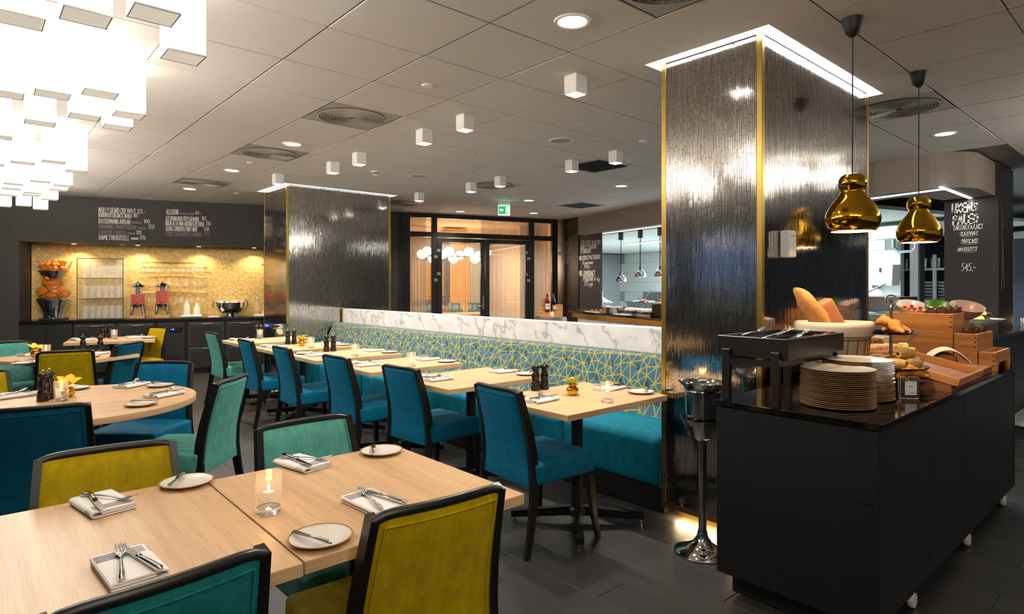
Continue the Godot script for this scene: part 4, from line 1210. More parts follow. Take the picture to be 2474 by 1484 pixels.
func build_chairs() -> void:
	var P := chair_proto()
	var g := "chairs facing the bench"
	chair(P, "blue velvet chair at the bench table nearest the buffet pillar", Vector2(2.129, -2.519), Vector2(0.998, 0.065), "blue", g)
	chair(P, "blue velvet chair, second along the bench from the buffet pillar", Vector2(2.164, -3.569), Vector2(0.997, -0.07), "blue", g)
	chair(P, "blue velvet chair, third along the bench from the buffet pillar", Vector2(2.115, -4.432), Vector2(0.999, -0.037), "blue", g)
	chair(P, "blue velvet chair, fourth along the bench from the buffet pillar", Vector2(2.067, -5.403), Vector2(1, 0.018), "blue", g)
	chair(P, "blue velvet chair, fifth along the bench from the buffet pillar", Vector2(2.068, -6.354), Vector2(1, 0.008), "blue", g)
	chair(P, "pale aqua velvet chair at the sixth bench table near the bar cabinets", Vector2(2.092, -7.574), Vector2(0.999, -0.05), "aqua", g)
	g = "chairs at the joined oak tables"
	chair(P, "mustard yellow velvet chair facing the teal chair across the joined tables", Vector2(0.348, -2.418), Vector2(-0.087, 0.996), "yellow", g)
	chair(P, "aqua velvet chair facing the yellow chair across the joined tables", Vector2(1.009, -2.389), Vector2(0.033, 0.999), "aqua", g)
	chair(P, "dark teal velvet chair with its back turned, beside the large yellow chair", Vector2(0.272, -1.281), Vector2(-0.094, -0.995), "teal", g)
	chair(P, "mustard yellow velvet chair with its back turned, beside the dark teal chair", Vector2(0.901, -1.291), Vector2(0.07, -0.997), "yellow", g)
	g = "chairs round the round table"
	chair(P, "dark blue velvet chair with its back turned at the round table beside pepper mills", Vector2(0.229, -3.466), Vector2(0.15, -0.98), "navy", g)
	chair(P, "bright blue velvet chair facing the round table from the bar side", Vector2(1.04, -4.88), Vector2(-0.664, 0.747), "blue", g)
	chair(P, "pale aqua velvet chair seen side-on at the round table", Vector2(1.155, -3.79), Vector2(-0.74, -0.67), "aqua", g)
	chair(P, "yellow velvet chair at the round table beside the yellow chair of the orchid table", Vector2(0.0, -5.12), Vector2(0.05, 1), "yellow", g)
	g = "chairs at the orchid table"
	chair(P, "mustard yellow velvet chair with its back turned at the orchid table", Vector2(0.60, -6.27), Vector2(0.2, -0.98), "yellow", g)
	chair(P, "dark blue velvet chair with its back turned at the end of the orchid table", Vector2(1.137, -6.74), Vector2(-0.72, -0.69), "navy", g)
	chair(P, "pale aqua velvet chair facing the yellow chair across the orchid table", Vector2(0.26, -7.62), Vector2(0.2, 0.98), "aqua", g)
	g = "chairs at the table before the bar cabinets"
	chair(P, "mustard yellow velvet chair seen from the front before the bar cabinets", Vector2(1.845, -9.0), Vector2(-0.93, 0.36), "yellow", g)

# ---------------------------------------------------------------- ice bucket stands
func ice_stand(at: Vector3, label: String) -> void:
	var t := thing("ice_bucket_stand", label, "ice bucket stand", at, 0, "chrome ice bucket stands")
	part(t, "base", lathe1(V2([0.0, 0.0, 0.142, 0.0, 0.145, 0.006, 0.135, 0.018, 0.09, 0.032, 0.05, 0.055, 0.03, 0.085, 0.022, 0.12, 0.0, 0.12]), 48), M.chrome)
	part(t, "pole", lathe1(V2([0.0, 0.1, 0.021, 0.1, 0.021, 0.60, 0.0, 0.60]), 20), M.chrome)
	part(t, "cradle", lathe1(V2([0.0, 0.59, 0.06, 0.595, 0.085, 0.62, 0.098, 0.675, 0.112, 0.70, 0.112, 0.706, 0.094, 0.676, 0.08, 0.625, 0.0, 0.60]), 40), M.chrome)
	var b := part(t, "bucket", lathe1(V2([0.0, 0.61, 0.072, 0.61, 0.082, 0.63, 0.092, 0.85, 0.098, 0.87, 0.12, 0.888, 0.124, 0.895, 0.118, 0.893, 0.094, 0.872, 0.088, 0.85, 0.07, 0.62, 0.0, 0.62]), 48), M.chrome)
	part(b, "rim_band", lathe1(V2([0.0935, 0.846, 0.0975, 0.85, 0.0935, 0.854]), 40), M.chrome)

# ---------------------------------------------------------------- buffet counter
const CT := 0.88
func build_counter() -> void:
	var t := thing("buffet_counter", "black oak buffet counter with polished black stone top", "counter", Vector3(3.811, 0, -1.13))
	part(t, "stone_top", MB.new().box(Vector3(0, CT - 0.0125, 0), Vector3(2.552, 0.025, 0.69), 0.002), M.stone_black)
	part(t, "end_panel", MB.new().box(Vector3(-1.255, 0.478, 0), Vector3(0.02, 0.755, 0.665), 0.002), M.black_oak)
	part(t, "end_panel", MB.new().box(Vector3(1.255, 0.478, 0), Vector3(0.02, 0.755, 0.665), 0.002), M.black_oak)
	for i in 4: part(t, "side_panel", MB.new().box(Vector3(-1.245 + 0.622 * (i + 0.5), 0.478, 0.322), Vector3(0.619, 0.755, 0.018), 0.002), M.black_oak)
	part(t, "back_panel", MB.new().box(Vector3(0, 0.478, -0.322), Vector3(2.49, 0.755, 0.018)), M.black_oak)
	part(t, "toe_kick", MB.new().box(Vector3(0, 0.055, -0.01), Vector3(2.40, 0.10, 0.56)), M.black_oak)
	part(t, "catch", MB.new().box(Vector3(-1.266, 0.57, 0.29), Vector3(0.004, 0.004, 0.05)), M.steel_black)
	for x in [-0.75, 0.2, 1.1]: part(t, "castor", MB.new().lathe(V2([0.0, -0.012, 0.03, -0.012, 0.035, -0.006, 0.035, 0.006, 0.03, 0.012, 0.0, 0.012]), 20, Transform3D(Basis(Vector3.RIGHT, PI / 2), Vector3(x, 0.035, 0.30))), M.plastic)
	ice_stand(Vector3(2.88, 0, -1.735), "chrome champagne bucket stand between mosaic pillar and buffet counter")
	ice_stand(Vector3(3.0, 0, -7.92), "chrome champagne bucket stand under the sixth bench table by the far pillar")
	# gold pendants
	for p in [[3.335, -1.165, "polished gold gourd-shaped pendant lamp above the plates and bread"], [4.496, -1.182, "polished gold gourd-shaped pendant lamp above the stepped wooden boxes"]]:
		var l := thing("pendant_lamp", p[2], "pendant lamp", Vector3(p[0], 0, p[1]), 0, "gold pendant lamps")
		part(l, "canopy", lathe1(V2([0.0, 2.653, 0.012, 2.655, 0.034, 2.675, 0.046, 2.71, 0.049, 2.748, 0.0, 2.748]), 28), M.matt_black)
		part(l, "cord", MB.new().tube(V3([0, 1.955, 0, 0.0, 2.3, 0, -0.002, 2.55, 0.001, 0.0, 2.66, 0]), 0.0035, 6), M.matt_black)
		var outl := V2([0.098, 1.672, 0.105, 1.674, 0.118, 1.695, 0.126, 1.72, 0.127, 1.74, 0.123, 1.762, 0.11, 1.79, 0.092, 1.818, 0.073, 1.843, 0.059, 1.862, 0.0545, 1.873, 0.055, 1.88, 0.061, 1.892, 0.065, 1.908, 0.0655, 1.922, 0.062, 1.938, 0.052, 1.953, 0.036, 1.962, 0.014, 1.966, 0.0, 1.966])
		part(l, "lamp_shade", lathe1(outl, 56), M.gold)
		part(l, "shade_lining", lathe1(V2([0.0, 1.86, 0.05, 1.855, 0.088, 1.812, 0.118, 1.765, 0.122, 1.735, 0.114, 1.695, 0.0985, 1.6735]).map(func(q): return q), 40), M.white_gloss)
		part(l, "bulb", MB.new().ball(Vector3(0, 1.75, 0), Vector3(0.035, 0.045, 0.035), 16, 10), M.lamp_warm)
		omni(l, Vector3(0, 1.75, 0), 0.5, Color(1, 0.88, 0.7), 0.05)
	build_buffet_food()

func croissant(size: float, sd: int) -> MB:
	var pts := []; var rad := []
	for i in 25:
		var u := i / 24.0 * 2 - 1
		pts.append(Vector3(u * 0.075, 0.028 * (1 - absf(u)) + 0.012, 0.035 * u * u) * size)
		rad.append((0.004 + 0.026 * pow(1 - absf(u), 0.7) + 0.0028 * absf(sin(u * 14.0 + sd))) * size)
	return MB.new().tube(pts, rad, 12)

func build_buffet_food() -> void:
	# cutlery box on legs
	var cb := thing("cutlery_box", "black wooden cutlery box on four legs at the end of the buffet", "cutlery box", Vector3(2.85, CT, -1.30))
	var bx := MB.new()
	for s in [-1, 1]: bx.box(Vector3(0, 0.25, s * 0.155), Vector3(0.60, 0.088, 0.012), 0.0015); bx.box(Vector3(s * 0.294, 0.25, 0), Vector3(0.012, 0.088, 0.30), 0.0015)
	bx.box(Vector3(0, 0.211, 0), Vector3(0.59, 0.008, 0.30))
	part(cb, "box", bx, M.frame_black)
	for i in 3: part(cb, "divider", MB.new().box(Vector3(0, 0.248, -0.075 + 0.075 * i), Vector3(0.57, 0.07, 0.006)), M.frame_black)
	for sx in [-1, 1]:
		for sz in [-1, 1]: part(cb, "leg", MB.new().box(Vector3(sx * 0.305, 0.118, sz * 0.112), Vector3(0.022, 0.236, 0.036), 0.001), M.frame_black)
	for s in [-1, 1]: part(cb, "crossbar", MB.new().box(Vector3(s * 0.305, 0.185, 0), Vector3(0.02, 0.026, 0.2)), M.frame_black); part(cb, "crossbar", MB.new().box(Vector3(0, 0.185, s * 0.112), Vector3(0.6, 0.026, 0.018)), M.frame_black)
	var fk := fork_mesh(); var kn := knife_mesh()
	for i in 14:
		var k := thing("buffet_cutlery", "chrome %s lying in the black cutlery box" % ["fork", "knife"][i % 2], "cutlery", Vector3(2.83 + 0.1 * (i % 3) + rr(-0.02, 0.02), CT + 0.232 + 0.012 * int(i / 3.0) + 0.012, -1.41 + 0.075 * (i % 4) + rr(-0.012, 0.012)), 90 + rr(-14, 14), "cutlery in the black box")
		k.rotation.x = -0.12
		part(k, ["fork_body", "knife_body"][i % 2], fk if i % 2 == 0 else kn, M.chrome)
	# two stacks of plates
	var pm := MB.new().lathe(V2([0.0, 0.0, 0.085, 0.0, 0.1, 0.0025, 0.142, 0.0065, 0.146, 0.0085]), 56).mesh()
	var pr := MB.new().lathe(V2([0.1425, 0.0066, 0.1475, 0.0075, 0.1482, 0.0098, 0.1445, 0.0102]), 56).mesh()
	var pt := MB.new().lathe(V2([0.1455, 0.0098, 0.138, 0.008, 0.1, 0.005, 0.085, 0.0042, 0.0, 0.0042]), 56).mesh()
	for s in 2:
		var nm: String = ["front stack of plates on the buffet counter", "rear stack of plates on the buffet counter"][s]
		var c: Vector2 = [Vector2(2.815, -1.045), Vector2(3.085, -1.055)][s]
		for i in 20 + s * 2:
			var p := thing("buffet_plate", "speckled stoneware plate with brown rim in the " + nm, "plate", Vector3(c.x + rr(-0.003, 0.003), CT + 0.0005 + 0.0081 * i, c.y + rr(-0.003, 0.003)), 0, "plates in the " + nm)
			part(p, "underside", pm, M.plate)
			part(p, "rim", pr, M.plate_rim if i % 3 else M.plate_rim_pale)
			part(p, "face", pt, M.plate)
	# acrylic sign block
	var ac := thing("sign_holder", "clear acrylic block with small white card beside the plate stacks", "sign holder", Vector3(3.215, CT, -0.885), 42 - 90)
	part(ac, "block", MB.new().box(Vector3(0, 0.052, 0), Vector3(0.085, 0.10, 0.025), 0.003), M.acrylic)
	part(ac, "card", MB.new().box(Vector3(0.002, 0.052, 0.0145), Vector3(0.05, 0.062, 0.001)), M.paper)
	part(ac, "print", MB.new().box(Vector3(0.002, 0.06, 0.0153), Vector3(0.018, 0.003, 0.0004)).box(Vector3(0.008, 0.03, 0.0153), Vector3(0.025, 0.002, 0.0004)), M.ink)
	# bread basket with linen liner and copper wire
	var bk := thing("bread_basket", "oval copper wire bread basket with cream linen liner", "basket", Vector3(3.47, CT, -1.305), -40)
	var el := Transform3D(Basis.from_scale(Vector3(1.0, 1, 0.72)), Vector3.ZERO)
	part(bk, "linen_liner", MB.new().lathe(V2([0.0, 0.012, 0.13, 0.012, 0.15, 0.03, 0.178, 0.235, 0.19, 0.25, 0.202, 0.255, 0.207, 0.30, 0.205, 0.322, 0.196, 0.328, 0.186, 0.322, 0.175, 0.235, 0.14, 0.1, 0.0, 0.1]), 48, el, 0.6, func(a, y): return 1.0 + 0.012 * sin(a * 9.0 + y * 30.0)), M.canvas)
	var wr := MB.new()
	for y in [[0.004, 0.142], [0.07, 0.162], [0.14, 0.174], [0.235, 0.186]]:
		var ring := []
		for i in 41: ring.append(el * Vector3(cos(TAU * i / 40) * y[1], y[0], sin(TAU * i / 40) * y[1]))
		wr.tube(ring, 0.0022, 5, false)
	for i in 20:
		var a := TAU * i / 20
		wr.tube([el * Vector3(cos(a) * 0.142, 0.004, sin(a) * 0.142), el * Vector3(cos(a) * 0.162, 0.07, sin(a) * 0.162), el * Vector3(cos(a) * 0.187, 0.24, sin(a) * 0.187)], 0.0018, 5)
	part(bk, "copper_wire", wr, M.copper)
	var bg := one("baguette", "golden baguette leaning out of the bread basket", "bread", MB.new().ball(Vector3.ZERO, Vector3(0.05, 0.17, 0.05), 20, 18, func(d): return 1.0 + 0.06 * sin(d.y * 9.0 + d.x * 3.0)), M.crust, Vector3(3.375, CT + 0.37, -1.365))
	bg.basis = Basis(Vector3(0.60, 0.60, 0.53).normalized(), Vector3(-0.45, 0.80, -0.40).normalized(), Vector3(-0.664, 0, 0.748)).orthonormalized()
	var lf := one("seeded_loaf", "dark seeded bread loaf standing in the bread basket", "bread", MB.new().rbox(Vector3.ZERO, Vector3(0.115, 0.2, 0.085), 0.022, 10), M.seed, Vector3(3.46, CT + 0.345, -1.33))
	lf.basis = Basis(Vector3(0.66, 0.47, 0.58).normalized(), Vector3(-0.35, 0.88, -0.31).normalized(), Vector3(-0.664, 0, 0.748)).orthonormalized()
	# slanted board with sliced bread
	var bb := thing("bread_board", "slanted wooden board carrying sliced bread beside the basket", "board", Vector3(3.93, CT, -1.27), -14)
	part(bb, "board", MB.new().box(Vector3(0, 0.07, 0), Vector3(0.46, 0.014, 0.30), 0.003, Basis(Vector3.RIGHT, 0.30)), M.teak)
	part(bb, "support", MB.new().box(Vector3(0, 0.028, -0.1), Vector3(0.44, 0.055, 0.02)), M.teak)
	for r in 3:
		for i in 7:
			var sl := one("bread_slice", "slice of %s bread on the slanted board" % ["dark seeded", "pale wheat", "brown grain"][r], "bread", MB.new().rbox(Vector3.ZERO, Vector3(0.03, 0.085, 0.10), 0.013, 6), M[["rye", "crumb", "seed"][r]], Vector3(3.80 + 0.042 * i + 0.012 * r, CT + 0.168 - 0.028 * r + rr(-0.003, 0.003), -1.36 + 0.075 * r + 0.012 * i), -14, "sliced %s bread" % ["dark seeded", "pale wheat", "brown grain"][r])
			sl.rotation.z = 0.5
	# three tier pastry stand
	var ts := thing("pastry_stand", "three tier black and chrome pastry stand with ring handle", "stand", Vector3(3.61, CT, -1.075))
	part(ts, "pole", MB.new().tube(V3([0, 0.0, 0, 0, 0.41, 0]), 0.008, 12), M.steel)
	var rg := []
	for i in 29: rg.append(Vector3(cos(TAU * i / 28) * 0.032, 0.445 + sin(TAU * i / 28) * 0.024, 0.0) )
	var ring := part(ts, "ring_handle", MB.new().tube(rg, 0.004, 8, false), M.chrome); ring.rotation.y = -0.7
	part(ts, "finial", lathe1(V2([0.0, 0.40, 0.012, 0.402, 0.009, 0.412, 0.007, 0.45, 0.0, 0.452])), M.chrome)
	for tr in [[0.272, 0.112], [0.095, 0.172], [0.03, 0.178]]:
		part(ts, "tray", lathe1(V2([0.0, tr[0] - 0.004, tr[1] * 0.92, tr[0] - 0.004, tr[1], tr[0] + 0.008, tr[1] - 0.003, tr[0] + 0.009, tr[1] * 0.9, tr[0], 0.0, tr[0]]), 44), M.stone_black)
	part(ts, "foot", lathe1(V2([0.0, 0.0, 0.11, 0.0, 0.115, 0.008, 0.02, 0.024, 0.0, 0.024])), M.steel_black)
	for c in [[-0.035, 0.274, 0.03, 20, 1.0], [0.045, 0.274, 0.0, -50, 0.9], [0.0, 0.304, -0.03, 70, 0.85]]:
		one("croissant", "sugar-dusted croissant on the top tier of the pastry stand", "croissant", croissant(c[4], 1), M.pastry, Vector3(3.61 + c[0], CT + c[1], -1.075 + c[2]), c[3], "croissants on the top tier")
	for i in 7:
		var a := TAU * i / 7
		var roll := one("chocolate_roll", "chocolate filled pastry roll on the middle tier of the pastry stand", "pastry", MB.new().tube(V3([-0.045, 0, 0, -0.02, 0, 0, 0.02, 0, 0, 0.045, 0, 0]), [0.02, 0.027, 0.027, 0.02], 14), M.pale_pastry, Vector3(3.61 + cos(a) * 0.11, CT + 0.124, -1.075 + sin(a) * 0.11), -rad_to_deg(a) + 90 + rr(-15, 15), "chocolate rolls on the middle tier")
		for s in [-1, 1]: part(roll, "chocolate_end", MB.new().ball(Vector3(s * 0.046, 0, 0), Vector3(0.004, 0.009, 0.009), 8, 5), M.choc)
	var tp := one("chocolate_roll", "chocolate filled pastry roll lying on top of the others on the stand", "pastry", MB.new().tube(V3([-0.045, 0, 0, -0.02, 0, 0, 0.02, 0, 0, 0.045, 0, 0]), [0.02, 0.026, 0.026, 0.02], 14), M.pale_pastry, Vector3(3.58, CT + 0.172, -1.0), -30)
	for s in [-1, 1]: part(tp, "chocolate_end", MB.new().ball(Vector3(s * 0.046, 0, 0), Vector3(0.004, 0.009, 0.009), 8, 5), M.choc)
	for i in 10:
		var a := TAU * i / 10 + 0.3
		var rad := 0.125 if i % 2 else 0.075
		one("croissant", "golden glazed croissant on the bottom tier of the pastry stand", "croissant", croissant(1.0, i), M.pastry, Vector3(3.61 + cos(a) * rad, CT + 0.033 + 0.022 * (i % 2), -1.075 + sin(a) * rad), -rad_to_deg(a) + 80, "croissants on the bottom tier")
	var tg := thing("pastry_tongs", "small steel serving tongs on the top tier of the stand", "tongs", Vector3(3.68, CT + 0.28, -1.05), 60)
	part(tg, "arms", MB.new().tube(V3([-0.06, 0, 0, 0.02, 0.012, 0.006, 0.085, 0.05, 0.0]), [0.006, 0.004, 0.007], 6).tube(V3([-0.06, 0.004, 0.02, 0.02, 0.012, 0.012, 0.085, 0.05, 0.002]), [0.006, 0.004, 0.007], 6), M.steel)
	# slanted empty tray on a wooden base
	var tb := thing("tray_base", "low wooden riser under the empty slanted tray", "riser", Vector3(3.83, CT, -0.905))
	part(tb, "riser", MB.new().prism(PackedVector2Array([Vector2(0.10, 0.0), Vector2(0.10, 0.03), Vector2(-0.16, 0.085), Vector2(-0.16, 0.0)]), -0.25, 0.25, Transform3D(Basis(Vector3(0, 0, 1), Vector3.UP, Vector3(-1, 0, 0)), Vector3.ZERO)), M.teak)
	var tr := thing("wooden_tray", "empty brown wooden tray lying slanted on its riser", "tray", Vector3(3.83, CT + 0.066, -0.955))
	tr.rotation.x = 0.22
	part(tr, "bottom", MB.new().box(Vector3(0, 0.004, 0), Vector3(0.50, 0.008, 0.36), 0.001), M.teak)
	for s in [-1, 1]:
		part(tr, "side_board", MB.new().box(Vector3(0, 0.022, s * 0.174), Vector3(0.50, 0.04, 0.013), 0.002), M.warm_wood); part(tr, "end_board", MB.new().box(Vector3(s * 0.244, 0.022, 0), Vector3(0.013, 0.04, 0.335), 0.002), M.warm_wood)
	var sb := thing("slatted_board", "brown slatted wooden serving board beside the slanted tray", "board", Vector3(4.34, CT, -0.97))
	for i in 9: part(sb, "slat", MB.new().box(Vector3(-0.20 + 0.05 * i, 0.032, 0), Vector3(0.034, 0.018, 0.30), 0.003), M.teak)
	for s in [-1, 1]: part(sb, "rail", MB.new().box(Vector3(0, 0.012, s * 0.13), Vector3(0.46, 0.024, 0.03), 0.003), M.teak)
	one("bread_napkin", "white striped napkin draped over bread on the slatted board", "napkin", MB.new().sheet(18, 14, func(u, v): return Vector3((u - 0.5) * 0.24, 0.11 * sin(PI * clampf(v * 0.8 + 0.12, 0, 1)) + 0.006 * sin(u * 12.0), (v - 0.5) * -0.22), 1, 1), M.linen, Vector3(4.30, CT + 0.04, -1.0), 20)
	one("covered_loaf", "dark bread loaf half hidden under the striped napkin", "bread", MB.new().rbox(Vector3(0, 0.04, 0), Vector3(0.24, 0.08, 0.11), 0.035, 8), M.rye, Vector3(4.30, CT + 0.041, -1.0), 20)
	# butter bowl
	var bw := thing("butter_bowl", "shallow bowl of butter pieces before the tall wooden box", "bowl", Vector3(4.28, CT + 0.0, -1.22))
	part(bw, "bowl", lathe1(V2([0.0, 0.10, 0.05, 0.10, 0.09, 0.118, 0.095, 0.13, 0.09, 0.128, 0.05, 0.108, 0.0, 0.108]), 32), M.copper)
	part(bw, "pedestal", lathe1(V2([0.0, 0.0, 0.06, 0.0, 0.05, 0.01, 0.015, 0.03, 0.015, 0.1, 0.0, 0.1])), M.steel)
	for i in 12: one("butter_piece", "pale yellow butter piece heaped in the bowl", "butter", MB.new().rbox(Vector3.ZERO, Vector3(0.035, 0.028, 0.035), 0.008, 4), M.butter, Vector3(4.28 + 0.055 * cos(i * 2.4) * (0.4 + 0.6 * (i % 3) / 2.0), CT + 0.128 + 0.012 * (2 - i % 3), -1.22 + 0.055 * sin(i * 2.4) * (0.4 + 0.6 * (i % 3) / 2.0)), i * 37.0, "butter pieces")
	var bkn := one("butter_knife", "steel butter knife standing up from the butter bowl", "knife", knife_mesh(), M.steel, Vector3(4.32, CT + 0.16, -1.20), 60)
	bkn.rotation.x = -0.6
	# stepped wooden boxes
	for b in [[0.34, -1.40, -1.03, "tall"], [0.22, -1.025, -0.905, "middle"], [0.115, -0.90, -0.815, "low"]]:
		var st := thing("wooden_box", "%s oak box of the stepped buffet display with dark screw plugs" % b[3], "box", Vector3(4.83, CT, (b[1] + b[2]) / 2), 0, "stepped oak boxes")
		var w: float = b[2] - b[1]; var h: float = b[0]
		part(st, "side_board", MB.new().box(Vector3(-0.20, h / 2, 0), Vector3(0.016, h, w), 0.0015), M.warm_wood)
		part(st, "side_board", MB.new().box(Vector3(0.20, h / 2, 0), Vector3(0.016, h, w), 0.0015), M.warm_wood)
		for s in [-1.0, 1.0]:
			var c := PackedVector2Array([Vector2(-0.192, h), Vector2(-0.192, 0.0), Vector2(-0.14, 0.0), Vector2(-0.12, h * 0.42), Vector2(0.12, h * 0.42), Vector2(0.14, 0.0), Vector2(0.192, 0.0), Vector2(0.192, h)])
			part(st, "end_board", MB.new().prism(c, s * (w / 2 - 0.008) - 0.007, s * (w / 2 - 0.008) + 0.007), M.warm_wood)
		part(st, "shelf", MB.new().box(Vector3(0, h - 0.045, 0), Vector3(0.385, 0.01, w - 0.03)), M.warm_wood)
		for i in 3: part(st, "screw_plug", MB.new().ball(Vector3(-0.2085, h - 0.02 - 0.03 * i, w / 2 - 0.012), Vector3(0.0016, 0.005, 0.005), 10, 5), M.matt_black)
	# small riser with three white bowls
	var rs := thing("wooden_riser", "low brown wooden riser carrying three white bowls", "riser", Vector3(4.18, CT, -1.36))
	part(rs, "top", MB.new().box(Vector3(0.02, 0.10, 0), Vector3(0.46, 0.016, 0.19), 0.002), M.teak)
	for s in [-1, 1]: part(rs, "end", MB.new().box(Vector3(0.02 + s * 0.215, 0.046, 0), Vector3(0.016, 0.092, 0.18), 0.002), M.teak)
	for i in 3:
		one("white_bowl", "white porcelain bowl standing on the small wooden riser", "bowl", lathe1(V2([0.0, 0.0, 0.045, 0.0, 0.052, 0.01, 0.064, 0.085, 0.067, 0.088, 0.06, 0.086, 0.048, 0.02, 0.0, 0.016]), 32), M.white_bowl, Vector3(4.06 + 0.14 * i, CT + 0.1085, -1.36), 0, "white bowls on the riser")
	for i in 4:
		var sp := one("serving_spoon", "small steel spoon leaning in the white bowls", "spoon", MB.new().tube(V3([0, 0, 0, 0, 0.1, 0.0]), [0.002, 0.004], 6).ball(Vector3(0, 0.115, 0), Vector3(0.012, 0.018, 0.004), 10, 6), M.steel, Vector3(4.03 + 0.045 * i, CT + 0.13, -1.36), 40.0 * i, "spoons in the white bowls")
		sp.rotation.z = -0.4 + 0.15 * i
	# muffins in paper cups
	var mu := muffin_mesh()
	for p in [[4.74, 0.332, -1.10, 0], [4.83, 0.332, -1.08, 0], [4.93, 0.332, -1.09, 0], [4.78, 0.332, -1.17, 0], [4.88, 0.332, -1.16, 0], [4.72, 0.212, -0.965, 1], [4.80, 0.212, -0.955, 1], [4.88, 0.212, -0.965, 1], [4.95, 0.212, -0.955, 1]]:
		var m := thing("muffin", "chocolate muffin in brown paper on the %s oak box" % ["tall", "middle"][p[3]], "muffin", Vector3(p[0], CT + p[1] - 0.035, p[2]), rr(0, 360), "muffins on the %s oak box" % ["tall", "middle"][p[3]])
		part(m, "paper_cup", mu[0], M.muffin_paper)
		part(m, "cake", mu[1], M.choc)
	# slanted fruit and vegetable bowls behind the tall box
	for b in [[4.93, -1.345, "white_bowl", "tomato", "white slanted bowl of small tomatoes behind the tall oak box"], [5.0, -1.19, "green_bowl", "cucumber", "green slanted bowl of cucumber slices beside the tomatoes"], [5.03, -1.05, "pink_bowl", "tomato", "pale pink slanted bowl behind the chocolate muffins"]]:
		var t := thing("slanted_bowl", b[4], "bowl", Vector3(b[0], CT + 0.335, b[1]), -50)
		t.rotation.x = 0.4
		part(t, "bowl", lathe1(V2([0.0, -0.03, 0.05, -0.025, 0.085, 0.01, 0.098, 0.05, 0.1, 0.052, 0.092, 0.048, 0.078, 0.012, 0.045, -0.016, 0.0, -0.02]), 36), M[b[2]])
		if b[2] == "pink_bowl": continue
		for i in 14:
			var q := Vector3(cos(i * 2.4) * 0.018 * sqrt(i), 0.006 + 0.0015 * i, sin(i * 2.4) * 0.018 * sqrt(i))
			var w := t.transform * q
			if b[3] == "tomato": one("cherry_tomato", "small red or yellow tomato in the white slanted bowl", "tomato", MB.new().ball(Vector3.ZERO, Vector3(0.013, 0.012, 0.013), 10, 7), M.tomato_r if i % 3 else M.tomato_y, w, 0, "tomatoes in the slanted bowl")
			else:
				var s := one("cucumber_slice", "pale cucumber slice in the green slanted bowl", "cucumber", lathe1(V2([0.0, -0.002, 0.018, -0.002, 0.018, 0.002, 0.0, 0.002]), 14), M.cucumber, w, i * 40.0, "cucumber slices")
				part(s, "peel", lathe1(V2([0.0178, -0.002, 0.0186, 0.0, 0.0178, 0.002]), 14), M.leaf)
				s.rotation.x = rr(-0.8, 0.8)

func muffin_mesh() -> Array:
	var cup := MB.new()
	var n := 20
	for i in n:
		var a0 := TAU * i / n; var a1 := TAU * (i + 1) / n
		var h0 := 0.062 + 0.018 * absf(sin(a0 * 2.0)); var h1 := 0.062 + 0.018 * absf(sin(a1 * 2.0))
		var lo0 := Vector3(cos(a0) * 0.024, 0, -sin(a0) * 0.024); var lo1 := Vector3(cos(a1) * 0.024, 0, -sin(a1) * 0.024)
		var r0 := 0.036 + 0.008 * absf(sin(a0 * 2.0)); var r1 := 0.036 + 0.008 * absf(sin(a1 * 2.0))
		cup.quad(lo0, lo1, Vector3(cos(a1) * r1, h1, -sin(a1) * r1), Vector3(cos(a0) * r0, h0, -sin(a0) * r0))
	return [cup.mesh(), MB.new().ball(Vector3(0, 0.045, 0), Vector3(0.033, 0.025, 0.033), 14, 8, func(d): return 1.0 + 0.06 * sin(d.x * 9.0) * cos(d.z * 8.0)).mesh()]

# ---------------------------------------------------------------- table settings
func fork_mesh() -> ArrayMesh: # along z, handle at -z
	var m := MB.new()
	m.tube(V3([0, 0.004, -0.1, 0, 0.006, -0.085, 0, 0.007, -0.03, 0, 0.006, 0.01, 0, 0.003, 0.035]), [0.007, 0.0085, 0.0055, 0.0035, 0.004], 8, true, Vector2(1, 0.45))
	m.tube(V3([0, 0.003, 0.033, 0, 0.003, 0.045, 0, 0.005, 0.056]), [0.004, 0.0115, 0.0125], 8, true, Vector2(1, 0.22))
	for i in 4: m.tube([Vector3(-0.0098 + 0.0065 * i, 0.005, 0.052), Vector3(-0.0098 + 0.0065 * i, 0.009, 0.078), Vector3(-0.0098 + 0.0065 * i, 0.016, 0.098)], [0.0022, 0.0019, 0.0012], 6)
	return m.mesh()

func knife_mesh() -> ArrayMesh:
	var m := MB.new()
	m.tube(V3([0, 0.006, -0.11, 0, 0.007, -0.1, 0, 0.007, -0.04, 0, 0.006, -0.005]), [0.006, 0.009, 0.008, 0.0062], 8, true, Vector2(1, 0.7))
	m.tube(V3([0, 0.006, -0.006, 0, 0.006, 0.004]), 0.0075, 8)
	var bl := PackedVector2Array([Vector2(-0.007, 0.0), Vector2(0.006, 0.0), Vector2(0.009, 0.05), Vector2(0.006, 0.095), Vector2(-0.003, 0.113), Vector2(-0.007, 0.1)])
	m.prism(bl, -0.0007, 0.0007, Transform3D(Basis(Vector3.RIGHT, Vector3(0, 0, 1), Vector3(0, -1, 0)), Vector3(0, 0.006, 0.0)))
	return m.mesh()

func small_knife_mesh() -> ArrayMesh:
	var m := MB.new()
	m.tube(V3([0, 0.006, -0.075, 0, 0.007, -0.068, 0, 0.006, -0.02, 0, 0.005, 0.0]), [0.004, 0.0075, 0.006, 0.004], 8, true, Vector2(1, 0.7))
	m.prism(PackedVector2Array([Vector2(-0.006, 0.0), Vector2(0.006, 0.0), Vector2(0.010, 0.03), Vector2(0.010, 0.066), Vector2(-0.004, 0.072), Vector2(-0.006, 0.05)]), -0.0007, 0.0007, Transform3D(Basis(Vector3.RIGHT, Vector3(0, 0, 1), Vector3(0, -1, 0)), Vector3(0, 0.005, 0.0)))
	return m.mesh()

